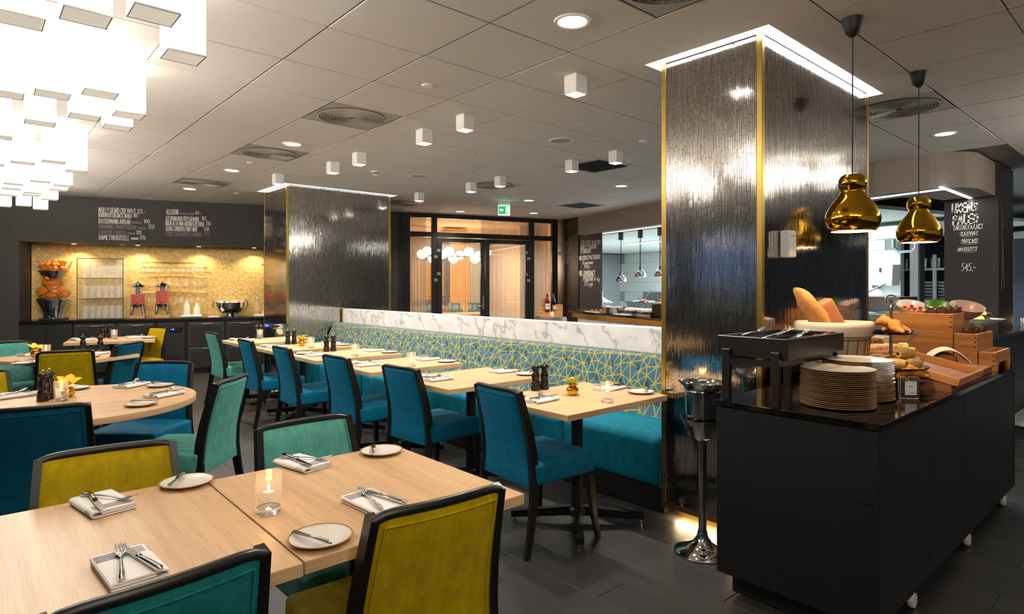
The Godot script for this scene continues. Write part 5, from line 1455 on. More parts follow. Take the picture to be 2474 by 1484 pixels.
var PROTO := {}
func make_protos() -> void:
	# napkin: cloth folded in three, fold towards +z, 0.19 long (x) and 0.12 deep
	var sec := PackedVector2Array()
	var nap := MB.new()
	var xs := [-0.095, 0.095]
	var path := []
	for p in [[-0.055, 0.004], [0.045, 0.003]]: path.append(Vector2(p[0], p[1]))
	for i in 7: path.append(Vector2(0.045 + 0.011 * sin(PI * i / 6), 0.003 + 0.014 * (1 - cos(PI * i / 6)) / 2.0))
	path.append(Vector2(-0.05, 0.0165))
	for i in 5: path.append(Vector2(-0.05 - 0.006 * sin(PI * i / 4), 0.0165 - 0.006 * (1 - cos(PI * i / 4)) / 2.0))
	path.append(Vector2(0.03, 0.0105))
	var off := 0.0026
	for i in path.size() - 1:
		var a: Vector2 = path[i]; var b: Vector2 = path[i + 1]
		if a.distance_to(b) < 0.0005: continue
		var c := (a + b) / 2; var d := b - a
		nap.box(Vector3(0, c.y, c.x), Vector3(0.19, off * 2, d.length() + 0.003), 0.0008, Basis(Vector3.RIGHT, -atan2(d.y, d.x)))
	PROTO.napkin = nap.mesh()
	var stp := MB.new()
	for i in 4:
		var x := 0.048 + 0.0105 * i
		stp.box(Vector3(x, 0.0199, -0.004), Vector3(0.0026, 0.0009, 0.1))
		var arc := []
		for k in 7: arc.append(Vector3(x, 0.0037 + 0.0145 * (1 - cos(PI * (6 - k) / 6)) / 2.0, 0.0455 + 0.0133 * sin(PI * (6 - k) / 6)))
		stp.tube(arc, 0.0013, 5)
	PROTO.stripe = stp.mesh()
	PROTO.fork = fork_mesh(); PROTO.knife = knife_mesh(); PROTO.small_knife = small_knife_mesh()
	PROTO.plate = MB.new().lathe(V2([0.0, 0.0, 0.05, 0.0, 0.06, 0.003, 0.079, 0.011, 0.0765, 0.0125, 0.058, 0.0065, 0.05, 0.0048, 0.0, 0.0042]), 44).mesh()
	PROTO.rim = MB.new().lathe(V2([0.0775, 0.0105, 0.081, 0.0118, 0.0805, 0.0135, 0.077, 0.0133]), 44).mesh()
	var rib := func(a: float, y: float) -> float: return 1.0 + 0.022 * cos(a * 20.0)
	PROTO.tumbler = MB.new().lathe(V2([0.033, 0.002, 0.0345, 0.01, 0.0365, 0.112, 0.0355, 0.115]), 120, Transform3D.IDENTITY, 0.5, rib).lathe(V2([0.0345, 0.115, 0.0335, 0.11, 0.0315, 0.022]), 60).mesh()
	PROTO.tbase = MB.new().lathe(V2([0.0, 0.0, 0.031, 0.0, 0.0325, 0.003, 0.0325, 0.017, 0.0, 0.016]), 60).mesh()
	PROTO.candle = MB.new().lathe(V2([0.0, 0.056, 0.014, 0.056, 0.015, 0.06, 0.004, 0.062, 0.0, 0.062]), 24).mesh()
	PROTO.flame = MB.new().ball(Vector3(0, 0.072, 0), Vector3(0.0042, 0.0095, 0.0042), 12, 8).mesh()
	PROTO.mill = MB.new().lathe(V2([0.0, 0.0, 0.028, 0.0, 0.0295, 0.003, 0.0295, 0.026, 0.026, 0.029, 0.0285, 0.032, 0.0285, 0.038, 0.0255, 0.041, 0.0275, 0.044, 0.027, 0.052, 0.0235, 0.056, 0.0225, 0.066, 0.026, 0.082, 0.0265, 0.092, 0.022, 0.108, 0.0165, 0.118, 0.019, 0.121, 0.019, 0.126, 0.0165, 0.128, 0.026, 0.136, 0.0285, 0.145, 0.026, 0.154, 0.014, 0.161, 0.0, 0.163]), 28).mesh()
	PROTO.knob = MB.new().lathe(V2([0.0, 0.162, 0.006, 0.162, 0.0045, 0.167, 0.008, 0.171, 0.008, 0.175, 0.0, 0.178]), 14).mesh()
	PROTO.vase = MB.new().lathe(V2([0.0, 0.0, 0.016, 0.0, 0.03, 0.008, 0.037, 0.024, 0.037, 0.034, 0.03, 0.048, 0.02, 0.055, 0.022, 0.058, 0.036, 0.064, 0.037, 0.066, 0.02, 0.061, 0.0, 0.058]), 40).mesh()
	var pet := MB.new()
	for k in 5:
		var bz := Basis(Vector3.UP, TAU * k / 5 + 0.3)
		var f := func(u: float, v: float) -> Vector3:
			var w := 0.026 * sin(PI * pow(v, 0.75)) * (u * 2 - 1)
			return bz * Vector3(w, 0.066 + 0.038 * sin(v * 1.7) + 0.006 * pow(u * 2 - 1, 2), 0.006 + 0.062 * v)
		pet.sheet(8, 10, f)
	PROTO.petals = pet.mesh()
	PROTO.heart = MB.new().ball(Vector3(0, 0.085, 0.012), Vector3(0.01, 0.014, 0.01), 10, 6, func(d): return 1.0 + 0.3 * sin(d.x * 8.0)).mesh()

func napkin(place: String, x: float, z: float, turn: float, fork_turn := 20.0, knife_turn := -12.0, table_g := "") -> void:
	var t := thing("napkin", "folded striped napkin, %s" % place, "napkin", Vector3(x, TOP + 0.0005, z), turn, "napkins on " + table_g)
	part(t, "cloth", PROTO.napkin, M.linen)
	part(t, "stripes", PROTO.stripe, M.linen_stripe)
	var b := Basis(Vector3.UP, deg_to_rad(turn))
	var f := one("fork", "fork on napkin, %s" % place, "fork", PROTO.fork, M.chrome, Vector3(x, TOP + 0.0215, z) + b * Vector3(0.0, 0, -0.016), turn + 90 + fork_turn, "forks on " + table_g)
	var k := one("knife", "dinner knife on napkin, %s" % place, "knife", PROTO.knife, M.chrome, Vector3(x, TOP + 0.0215, z) + b * Vector3(0.0, 0, 0.02), turn + 90 + knife_turn, "knives on " + table_g)

func side_plate(place: String, x: float, z: float, turn: float, table_g := "") -> void:
	var t := thing("side_plate", "speckled side plate, %s" % place, "plate", Vector3(x, TOP + 0.0005, z), 0, "side plates on " + table_g)
	part(t, "dish", PROTO.plate, M.plate)
	part(t, "rim", PROTO.rim, M.plate_rim)
	var k := one("butter_spreader", "butter knife on the plate, %s" % place, "knife", PROTO.small_knife, M.chrome, Vector3(x, TOP + 0.0145, z) + Basis(Vector3.UP, deg_to_rad(turn)) * Vector3(0.03, 0, 0), turn, "butter knives on " + table_g)

func candle(place: String, x: float, z: float, y := TOP) -> void:
	var t := thing("candle_glass", "ribbed clear glass with lit candle on the %s" % place, "candle glass", Vector3(x, y + 0.0005, z), 0, "candle glasses")
	part(t, "tumbler", PROTO.tumbler, M.glass)
	part(t, "glass_base", PROTO.tbase, M.glass_solid)
	part(t, "candle", PROTO.candle, M.wax)
	part(t, "flame", PROTO.flame, M.flame)
	omni(t, Vector3(0, 0.086, 0), 0.004, Color(1, 0.72, 0.42), 0.01)

func mills(place: String, list: Array) -> void:
	for i in list.size():
		var t := thing("pepper_mill", "dark wooden %s mill with brass knob on the %s" % [["pepper", "salt"][i % 2], place], "pepper mill", Vector3(list[i][0], TOP + 0.0005, list[i][1]), 0, "dark wooden mills")
		part(t, "body", PROTO.mill, M.mill)
		part(t, "knob", PROTO.knob, M.brass)

func vase(place: String, x: float, z: float, turn: float, col := "petal") -> void:
	var t := thing("orchid_vase", "round gold bud vase with %s orchid on the %s" % ["green" if col == "petal" else "yellow", place], "vase", Vector3(x, TOP + 0.0005, z), turn, "gold orchid vases")
	part(t, "vase", PROTO.vase, M.gold)
	var p := part(t, "orchid_petals", PROTO.petals, M[col])
	part(p, "orchid_heart", PROTO.heart, M.petal_heart)
	p.rotation.x = 0.35; p.position = Vector3(0, 0.004, -0.03)

func build_settings() -> void:
	make_protos()
	var ord := ["first", "second", "third", "fourth", "fifth", "sixth"]
	for i in 6:
		var z: float = BZ[i]
		var tn: String = ord[i] + " bench table"
		var g := "the bench tables"
		napkin("chair side of the " + tn, 2.425, z - 0.04 + rr(-0.01, 0.01), rr(-4, 4), 38, -6, g)
		side_plate("chair side of the " + tn, 2.395, z - 0.25, 60, g)
		napkin("bench side of the " + tn, 3.01, z - 0.03 + rr(-0.01, 0.01), rr(-4, 4), 152, 170, g)
		side_plate("bench side of the " + tn, 3.055, z + 0.185, -60, g)
		if i != 1: candle(tn, 2.67, z + (0.24 if i != 5 else -0.22))
		if i in [0, 3, 4, 5]: mills(tn, [[2.64 if i < 5 else 2.66, z - 0.305], [2.71, z - 0.30]])
		if i in [0, 4]: vase(tn, 2.69, z - 0.04, 200)
	var g := "the joined tables"
	napkin("before the yellow chair at the joined tables", 0.294, -2.156, -80, 25, -8, g)
	napkin("before the aqua chair at the joined tables", 0.903, -2.164, -78, 30, -8, g)
	napkin("before the large yellow chair with its back turned", 0.901, -1.63, 94, -14, 8, g)
	napkin("before the dark teal chair at the joined tables", 0.274, -1.631, 94, -12, 8, g)
	side_plate("beside the yellow chair across from the teal chair", 0.535, -2.215, 150, g)
	side_plate("at the table corner by the aqua chair", 1.205, -2.125, 150, g)
	side_plate("at the seam of the joined tables", 0.675, -1.50, 195, g)
	candle("joined tables", 0.646, -1.785)
	g = "the round table"
	mills("round table", [[0.311, -4.342], [0.345, -4.41]])
	candle("round table", 0.389, -4.28)
	vase("round table", 0.435, -4.42, 0, "petal_y")
	side_plate("behind the candle of the round table", 0.498, -4.715, 40, g)
	napkin("beside the pepper mills of the round table", 0.20, -4.62, 20, 30, -10, g)
	napkin("before the bright blue chair at the round table", 0.79, -4.60, 35, 20, -10, g)
	side_plate("before the bright blue chair at the round table", 0.925, -4.48, 40, g)
	napkin("before the aqua chair at the round table", 0.865, -4.08, 30, 10, -5, g)
	side_plate("before the aqua chair at the round table", 0.70, -3.84, 50, g)
	g = "the orchid table"
	mills("orchid table", [[0.83, -7.25], [0.955, -7.12]])
	candle("orchid table", 0.52, -6.97)
	vase("orchid table", 0.45, -7.06, 30, "petal_y")
	napkin("behind the orchid vase of the orchid table", 0.43, -7.27, 34, 30, -10, g)
	side_plate("before the yellow chair at the orchid table", 0.33, -6.50, 60, g)
	napkin("before the yellow chair at the orchid table", 0.45, -6.62, 34, 30, -10, g)
	napkin("before the dark blue chair at the orchid table", 0.91, -6.98, 34, 30, -10, g)
	side_plate("before the dark blue chair at the orchid table", 0.83, -6.75, 60, g)
	g = "the table before the bar cabinets"
	mills("table before the bar cabinets", [[1.24, -9.06], [1.31, -9.04]])
	candle("table before the bar cabinets", 1.322, -8.80)
	side_plate("at the free end of " + g, 0.97, -8.99, 60, g)
	napkin("at the free end of " + g, 1.03, -8.80, 0, 30, -10, g)
	napkin("before the yellow chair at " + g, 1.56, -8.84, 0, 30, -10, g)
	side_plate("before the yellow chair at " + g, 1.66, -8.67, 60, g)

# ---------------------------------------------------------------- bar niche: cabinets, worktop, machines and glasses
const BT := 0.875
func build_niche() -> void:
	var wt := one("bar_worktop", "long black worktop of the bar in the gold niche", "worktop", MB.new().box(Vector3(0.65, BT - 0.02, -0.26), Vector3(3.9, 0.04, 0.56), 0.003), M.cabinet_top, WALL_O, WALL_ANG)
	# cabinet units: left end, right end, kind
	var units := [[-1.3, -0.655, "doors", "black double door cabinet under the orange juicer"], [-0.645, -0.085, "drawers", "black cabinet with two drawers under the glass case"], [-0.08, 0.435, "drawers", "black cabinet with two drawers under the juice dispensers"], [0.445, 0.875, "machine", "black machine with small blue display between bar cabinets"], [0.885, 1.435, "drawers", "black cabinet with two drawers under the white bottles"], [1.445, 2.0, "drawers", "black cabinet with two drawers under the silver bowl"], [2.01, 2.6, "drawers", "black cabinet with two drawers behind the far mosaic pillar"]]
	for u in units:
		var a: float = u[0]; var b: float = u[1]; var w := b - a
		var t := thing("bar_cabinet", u[3], "cabinet", FW((a + b) / 2, 0, -0.27), WALL_ANG, "black bar cabinets")
		part(t, "carcass", MB.new().box(Vector3(0, 0.445, 0), Vector3(w, 0.77, 0.50)), M.cabinet)
		part(t, "kick_board", MB.new().box(Vector3(0, 0.03, -0.03), Vector3(w, 0.06, 0.42)), M.matt_black)
		if u[2] == "drawers":
			for y in [[0.42, 0.80], [0.075, 0.40]]:
				var dr := part(t, "drawer", MB.new().box(Vector3(0, (y[0] + y[1]) / 2, 0.258), Vector3(w - 0.02, y[1] - y[0], 0.016), 0.003), M.cabinet)
				part(dr, "recessed_field", MB.new().box(Vector3(0, (y[0] + y[1]) / 2 - 0.02, 0.267), Vector3(w - 0.12, y[1] - y[0] - 0.1, 0.004), 0.002), M.matt_black)
				part(dr, "trim_line", MB.new().box(Vector3(0, y[1] - 0.014, 0.268), Vector3(w - 0.08, 0.007, 0.006)), M.steel_matt)
				part(dr, "handle", MB.new().box(Vector3(0.02, y[1] - 0.022, 0.282), Vector3(0.16, 0.026, 0.02), 0.004), M.steel_matt)
		elif u[2] == "doors":
			for s in [-1, 1]: part(t, "door", MB.new().box(Vector3(s * w / 4, 0.44, 0.258), Vector3(w / 2 - 0.008, 0.74, 0.016), 0.003), M.matt_black)
			part(t, "lock", MB.new().ball(Vector3(0.225, 0.78, 0.27), Vector3(0.012, 0.012, 0.008), 10, 6).tube(V3([0.225, 0.75, 0.272, 0.222, 0.71, 0.274]), 0.006, 6), M.chrome)
		else:
			part(t, "front", MB.new().rbox(Vector3(0, 0.44, 0.25), Vector3(w - 0.02, 0.74, 0.06), 0.02, 6), M.matt_black)
			part(t, "panel_bulge", MB.new().rbox(Vector3(0, 0.70, 0.275), Vector3(w - 0.12, 0.10, 0.04), 0.018, 6), M.steel_black)
			part(t, "slot", MB.new().box(Vector3(0.02, 0.24, 0.281), Vector3(0.22, 0.06, 0.004)), M.joint)
			part(t, "display_light", MB.new().ball(Vector3(0.03, 0.70, 0.297), Vector3(0.012, 0.008, 0.003), 10, 6).ball(Vector3(0.0, 0.70, 0.297), Vector3(0.007, 0.005, 0.003), 10, 6), M.screen_blue)
			omni(t, Vector3(0.03, 0.70, 0.31), 0.004, Color(0.4, 0.55, 1), 0.01)
	# orange juicer
	var j := thing("orange_juicer", "chrome orange squeezer with wire basket of oranges in gold niche", "juicer", FW(-0.95, BT, -0.28), WALL_ANG)
	part(j, "base", MB.new().box(Vector3(0, 0.012, 0), Vector3(0.32, 0.024, 0.3), 0.006), M.matt_black)
	part(j, "body", lathe1(V2([0.0, 0.02, 0.13, 0.02, 0.12, 0.06, 0.135, 0.14, 0.19, 0.26, 0.215, 0.31, 0.2, 0.33, 0.0, 0.33]), 40), M.chrome)
	part(j, "column", MB.new().box(Vector3(0.03, 0.16, 0.12), Vector3(0.09, 0.26, 0.06), 0.02), M.chrome)
	part(j, "squeezing_dome", MB.new().ball(Vector3(0, 0.42, 0.0), Vector3(0.225, 0.135, 0.16), 28, 16), M.amber_glass)
	part(j, "cross_frame", MB.new().tube(V3([-0.15, 0.36, 0.10, 0.0, 0.45, 0.165, 0.1, 0.53, 0.09]), 0.012, 8).tube(V3([0.15, 0.36, 0.10, 0.0, 0.45, 0.165, -0.1, 0.53, 0.09]), 0.012, 8), M.brass)
	part(j, "neck_housing", MB.new().rbox(Vector3(0.0, 0.58, -0.01), Vector3(0.27, 0.10, 0.2), 0.03, 6), M.amber_glass)
	part(j, "hopper", lathe1(V2([0.09, 0.60, 0.13, 0.64, 0.19, 0.74, 0.195, 0.745, 0.18, 0.742, 0.09, 0.63]), 36), M.chrome)
	var wb := MB.new()
	for i in 26:
		var a := TAU * i / 26
		var lp := []
		for k in 7:
			var v := k / 6.0
			lp.append(Vector3(cos(a + 0.1 * (v - 0.5)) * lerpf(0.19, 0.25, v), 0.745 + 0.155 * sin(v * PI * 0.5), sin(a + 0.1 * (v - 0.5)) * lerpf(0.19, 0.25, v) * 0.8))
		wb.tube(lp, 0.003, 5)
	for y in [[0.75, 0.195], [0.80, 0.222]]:
		var rg := []
		for i in 37: rg.append(Vector3(cos(TAU * i / 36) * y[1], y[0], sin(TAU * i / 36) * y[1] * 0.8))
		wb.tube(rg, 0.0035, 5, false)
	part(j, "wire_basket", wb, M.chrome)
	var jb := Transform3D(Basis(Vector3.UP, deg_to_rad(WALL_ANG)), FW(-0.95, BT, -0.28))
	var om := MB.new().ball(Vector3.ZERO, Vector3(0.034, 0.033, 0.034), 14, 9).mesh()
	for i in 34:
		var a := i * 2.4; var r := 0.033 * sqrt(i % 17 + 0.6)
		var q := Vector3(cos(a) * r * 1.25, 0.79 + 0.055 * int(i / 17.0), sin(a) * r)
		one("orange", "orange heaped in the wire basket of the juicer", "orange", om, M.orange, jb * q, 0, "oranges in the juicer basket")
	for q in [[0.09, 0.90, 0.02], [0.15, 0.89, 0.05], [0.03, 0.89, 0.06], [0.11, 0.89, -0.06], [-0.08, 0.68, 0.09], [-0.05, 0.64, 0.1]]: one("orange", "orange lying on top or in the chute of the juicer", "orange", om, M.orange, jb * Vector3(q[0], q[1], q[2]), 0, "oranges on the juicer")
	for q in [[-0.09, 0.45, 0.08, 0.08], [0.08, 0.46, 0.08, 0.08], [0.0, 0.40, 0.10, 0.07], [-0.13, 0.38, 0.05, 0.05], [0.14, 0.38, 0.05, 0.05], [0.0, 0.54, 0.03, 0.09]]: one("orange_half", "orange half inside the juicer dome", "orange", MB.new().ball(Vector3.ZERO, Vector3(q[3], q[3] * 0.8, 0.02), 16, 9), M.orange_flesh, jb * Vector3(q[0], q[1], q[2]), WALL_ANG, "orange halves inside the juicer")
	# glass case with shelves of tumblers
	var gc := thing("glass_case", "open glass display case with three shelves of tumblers", "display case", FW(-0.31, BT, -0.27), WALL_ANG)
	for y in [0.008, 0.32, 0.635, 0.94]: part(gc, "shelf", MB.new().box(Vector3(0, y, 0), Vector3(0.60, 0.008, 0.36)), M.pane)
	for s in [-1, 1]: part(gc, "side_pane", MB.new().box(Vector3(s * 0.30, 0.475, 0), Vector3(0.006, 0.94, 0.36)), M.pane)
	part(gc, "back_pane", MB.new().box(Vector3(0, 0.475, -0.18), Vector3(0.6, 0.94, 0.006)), M.pane)
	var ed := MB.new()
	for s in [-1, 1]: ed.box(Vector3(s * 0.30, 0.475, 0.182), Vector3(0.009, 0.945, 0.005))
	for y in [0.008, 0.32, 0.635, 0.94]: ed.box(Vector3(0, y, 0.182), Vector3(0.6, 0.009, 0.005))
	part(gc, "green_glass_edges", ed, M.glass_edge)
	var gx := Transform3D(Basis(Vector3.UP, deg_to_rad(WALL_ANG)), FW(-0.31, BT, -0.27))
	var tm := lathe1(V2([0.0, 0.004, 0.028, 0.004, 0.032, 0.01, 0.037, 0.10, 0.035, 0.10, 0.03, 0.014, 0.0, 0.012]), 20).mesh()
	for sh in 3:
		for i in 6:
			for st in (2 if sh < 2 else 2):
				for dp in 2:
					if sh == 2 and dp == 1 and st == 1: pass
					one("tumbler", "clear tumbler stacked on the %s shelf of the glass case" % ["bottom", "middle", "top"][sh], "glass", tm, M.glass, gx * Vector3(-0.22 + 0.088 * i, 0.013 + 0.3135 * sh + 0.094 * st, 0.08 - 0.13 * dp), 0, "tumblers on the %s shelf" % ["bottom", "middle", "top"][sh])
	# juice dispensers
	for d in [[0.165, 0.245, "nearly half full juice dispenser with chrome lid and tap"], [0.51, 0.30, "fuller juice dispenser with chrome lid and tap"]]:
		var t := thing("juice_dispenser", d[2], "dispenser", FW(d[0], BT, -0.26), WALL_ANG, "juice dispensers")
		part(t, "wooden_base", MB.new().box(Vector3(0, 0.025, 0), Vector3(0.21, 0.05, 0.2), 0.004), M.pine)
		for s in [-1, 1]:
			for q in [-1, 1]: part(t, "leg", MB.new().tube(V3([s * 0.085, 0.05, q * 0.07, s * 0.08, 0.13, q * 0.065, s * 0.065, 0.2, q * 0.05]), [0.018, 0.02, 0.024], 10), M.chrome)
		part(t, "collar", lathe1(V2([0.0, 0.18, 0.10, 0.18, 0.104, 0.19, 0.104, 0.225, 0.0, 0.225]), 36), M.chrome)
		part(t, "juice", lathe1(V2([0.0, 0.226, 0.094, 0.226, 0.094, d[1] + 0.14, 0.0, d[1] + 0.14]), 36), M.juice)
		part(t, "cylinder", lathe1(V2([0.098, 0.225, 0.098, 0.50]), 36), M.glass)
		part(t, "ice_tube", lathe1(V2([0.035, d[1] + 0.14, 0.035, 0.5]), 20), M.steel)
		part(t, "lid", lathe1(V2([0.0, 0.50, 0.102, 0.50, 0.106, 0.51, 0.1, 0.52, 0.06, 0.555, 0.03, 0.572, 0.012, 0.576, 0.012, 0.585, 0.016, 0.59, 0.0, 0.598]), 36), M.chrome)
		part(t, "tap", MB.new().tube(V3([0, 0.205, 0.10, 0, 0.205, 0.14]), 0.018, 12).tube(V3([0, 0.16, 0.13, 0, 0.26, 0.13]), [0.012, 0.009], 10).ball(Vector3(0, 0.272, 0.13), Vector3(0.024, 0.012, 0.012), 12, 6), M.chrome)
	# hanging glass racks with stemware
	var wg := lathe1(V2([0.03, 0.0, 0.03, -0.002, 0.004, -0.006, 0.0035, -0.08, 0.012, -0.092, 0.032, -0.115, 0.036, -0.14, 0.028, -0.175]), 20).mesh()
	for r in 3:
		var y: float = [1.78, 1.543, 1.288][r]
		var t := thing("glass_rack", "%s brass rail of hanging stemware on the gold wall" % ["upper", "middle", "lower"][r], "glass rack", FW(0.65, y, -0.47), WALL_ANG, "stemware rails")
		for s in [-1, 1]: part(t, "rail", MB.new().tube(V3([-0.49, 0, s * 0.02 + 0.03, 0.49, 0, s * 0.02 + 0.03]), 0.006, 8), M.brass)
		for i in 6: part(t, "hook", MB.new().tube(V3([-0.45 + 0.18 * i, 0, -0.055, -0.45 + 0.18 * i, 0, 0.05]), 0.004, 6), M.brass)
		var n: int = [13, 8, 12][r]
		for i in n:
			var x := 0.65 - 0.43 + 0.86 * i / (n - 1)
			one("wine_glass", "clear wine glass hanging upside down on the %s brass rail" % ["upper", "middle", "lower"][r], "wine glass", wg, M.glass, FW(x, y + 0.007, -0.44), WALL_ANG, "wine glasses on the %s rail" % ["upper", "middle", "lower"][r])
	for r in 2:
		var y: float = [1.76, 1.53][r]
		var t := thing("glass_rack", "%s short brass rail of stemware beside the far pillar" % ["upper", "lower"][r], "glass rack", FW(2.2, y, -0.47), WALL_ANG, "short stemware rails")
		for s in [-1, 1]: part(t, "rail", MB.new().tube(V3([-0.2, 0, s * 0.02 + 0.03, 0.3, 0, s * 0.02 + 0.03]), 0.006, 8), M.brass)
		for i in 2: part(t, "hook", MB.new().tube(V3([-0.1 + 0.25 * i, 0, -0.055, -0.1 + 0.25 * i, 0, 0.05]), 0.004, 6), M.brass)
		for i in 4: one("wine_glass", "clear wine glass hanging on the %s short rail beside the pillar" % ["upper", "lower"][r], "wine glass", wg, M.glass, FW(2.06 + 0.1 * i, y + 0.007, -0.44), WALL_ANG, "wine glasses on the %s short rail" % ["upper", "lower"][r])
	# white bottles on a tray
	var ty := thing("bottle_tray", "white tray with steel rim under two white bottles", "tray", FW(0.935, BT, -0.24), WALL_ANG)
	part(ty, "tray", MB.new().box(Vector3(0, 0.022, 0), Vector3(0.3, 0.03, 0.2), 0.006), M.white)
	part(ty, "foot", MB.new().box(Vector3(0, 0.004, 0), Vector3(0.28, 0.008, 0.18)), M.steel_black)
	for b in [[0.86, 0.255, "taller"], [1.01, 0.2, "shorter"]]:
		var t := thing("milk_bottle", "%s white carafe on the bar tray" % b[2], "carafe", FW(b[0], BT + 0.038, -0.24), WALL_ANG)
		var h: float = b[1]
		part(t, "carafe", lathe1(V2([0.0, 0.0, 0.052, 0.0, 0.055, 0.01, 0.05, h * 0.55, 0.026, h * 0.8, 0.022, h, 0.026, h * 1.02, 0.0, h * 1.02]), 28), M.milk)
		part(t, "neck_ring", lathe1(V2([0.0215, h * 0.93, 0.0255, h * 0.95, 0.0215, h * 0.97]), 20), M.glass)
	# silver bowl with dessert cups on ice
	var sb := thing("silver_bowl", "large polished silver bowl with ring handles full of yoghurt cups", "bowl", FW(1.515, BT, -0.25), WALL_ANG)
	part(sb, "foot", lathe1(V2([0.0, 0.0, 0.135, 0.0, 0.135, 0.012, 0.105, 0.02, 0.10, 0.045, 0.0, 0.045]), 40), M.chrome)
	part(sb, "bowl", lathe1(V2([0.0, 0.04, 0.10, 0.045, 0.16, 0.085, 0.21, 0.16, 0.232, 0.235, 0.238, 0.24, 0.226, 0.238, 0.2, 0.165, 0.15, 0.1, 0.0, 0.07]), 56), M.chrome)
	for s in [-1, 1]:
		var hr := []
		for i in 15: hr.append(Vector3(s * (0.232 + 0.035 * sin(PI * i / 14)), 0.20 - 0.065 * cos(PI * i / 14) + 0.0, 0.0))
		part(sb, "handle", MB.new().tube(hr, 0.009, 8), M.chrome)
	part(sb, "crushed_ice", lathe1(V2([0.222, 0.225, 0.15, 0.25, 0.06, 0.268, 0.0, 0.272]), 36), M.white_gloss)
	var sx := Transform3D(Basis(Vector3.UP, deg_to_rad(WALL_ANG)), FW(1.515, BT, -0.25))
	for i in 22:
		var r := 0.19 * sqrt((i + 0.5) / 22.0)
		var q := Vector3(cos(i * 2.4) * r, 0.275 - 0.035 * r / 0.19, sin(i * 2.4) * r)
		var c := thing("dessert_cup", "small plastic dessert cup of %s cream in the silver bowl" % ["pink", "pale pink", "green", "yellow"][i % 4], "cup", sx * q, i * 30.0, "dessert cups with %s cream" % ["pink", "pale pink", "green", "yellow"][i % 4])
		part(c, "cup", lathe1(V2([0.0, -0.01, 0.018, -0.01, 0.025, 0.022, 0.0, 0.022]), 14), M[["pink_cup", "white_bowl", "green_cup", "yellow_cup"][i % 4]])
		part(c, "lid", lathe1(V2([0.0, 0.0225, 0.026, 0.0225, 0.026, 0.026, 0.0, 0.027]), 14), M.white)
	# bottles at the right
	var t2 := one("bottle_stand", "pale tray under the bottles beside the far pillar", "tray", MB.new().box(Vector3(0, 0.014, 0), Vector3(0.34, 0.028, 0.2), 0.004), M.white, FW(2.05, BT, -0.25), WALL_ANG)
	for b in [[1.93, "amber_glass", "small bottle of orange syrup on the pale bar tray"], [2.05, "carafe", "clear swing-top bottle with lemon slices on the pale bar tray"]]:
		var t := thing("bar_bottle", b[2], "bottle", FW(b[0], BT + 0.0285, -0.25), WALL_ANG)
		part(t, "glass_body", lathe1(V2([0.0, 0.0, 0.04, 0.0, 0.042, 0.01, 0.04, 0.13, 0.018, 0.2, 0.015, 0.27, 0.018, 0.28, 0.0, 0.28]), 24), M.carafe)
		part(t, "content", lathe1(V2([0.0, 0.005, 0.036, 0.005, 0.036, 0.06, 0.0, 0.06]), 20), M.orange if b[1] == "amber_glass" else M.butter)
		part(t, "stopper", MB.new().ball(Vector3(0, 0.285, 0), Vector3(0.014, 0.012, 0.014), 10, 6), M.white)
	one("paper_napkins", "small stack of white paper napkins beside the silver bowl", "napkins", MB.new().box(Vector3(0, 0.006, 0), Vector3(0.16, 0.012, 0.14), 0.001), M.paper, FW(1.26, BT, -0.16), WALL_ANG + 12)

# ---------------------------------------------------------------- private dining room behind the glass
func curtain(called: String, label: String, s0: float, s1: float, n: float, y0: float, y1: float, m: Material, folds: float, amp := 0.04, side := true) -> void:
	var f := func(u: float, v: float) -> Vector3: return Vector3(lerpf(s0, s1, u), lerpf(y0, y1, v), n + amp * sin(u * folds * TAU) * (0.7 + 0.3 * v) + 0.3 * amp * sin(u * folds * TAU * 2.3 + 1.0))
	var t := thing(called, label, "curtain", WALL_O, WALL_ANG)
	part(t, "cloth", MB.new().sheet(int(folds * 8), 4, f), m)
	part(t, "curtain_rail", MB.new().box(Vector3((s0 + s1) / 2, y1 + 0.012, n), Vector3(absf(s1 - s0), 0.02, 0.03)), M.white)

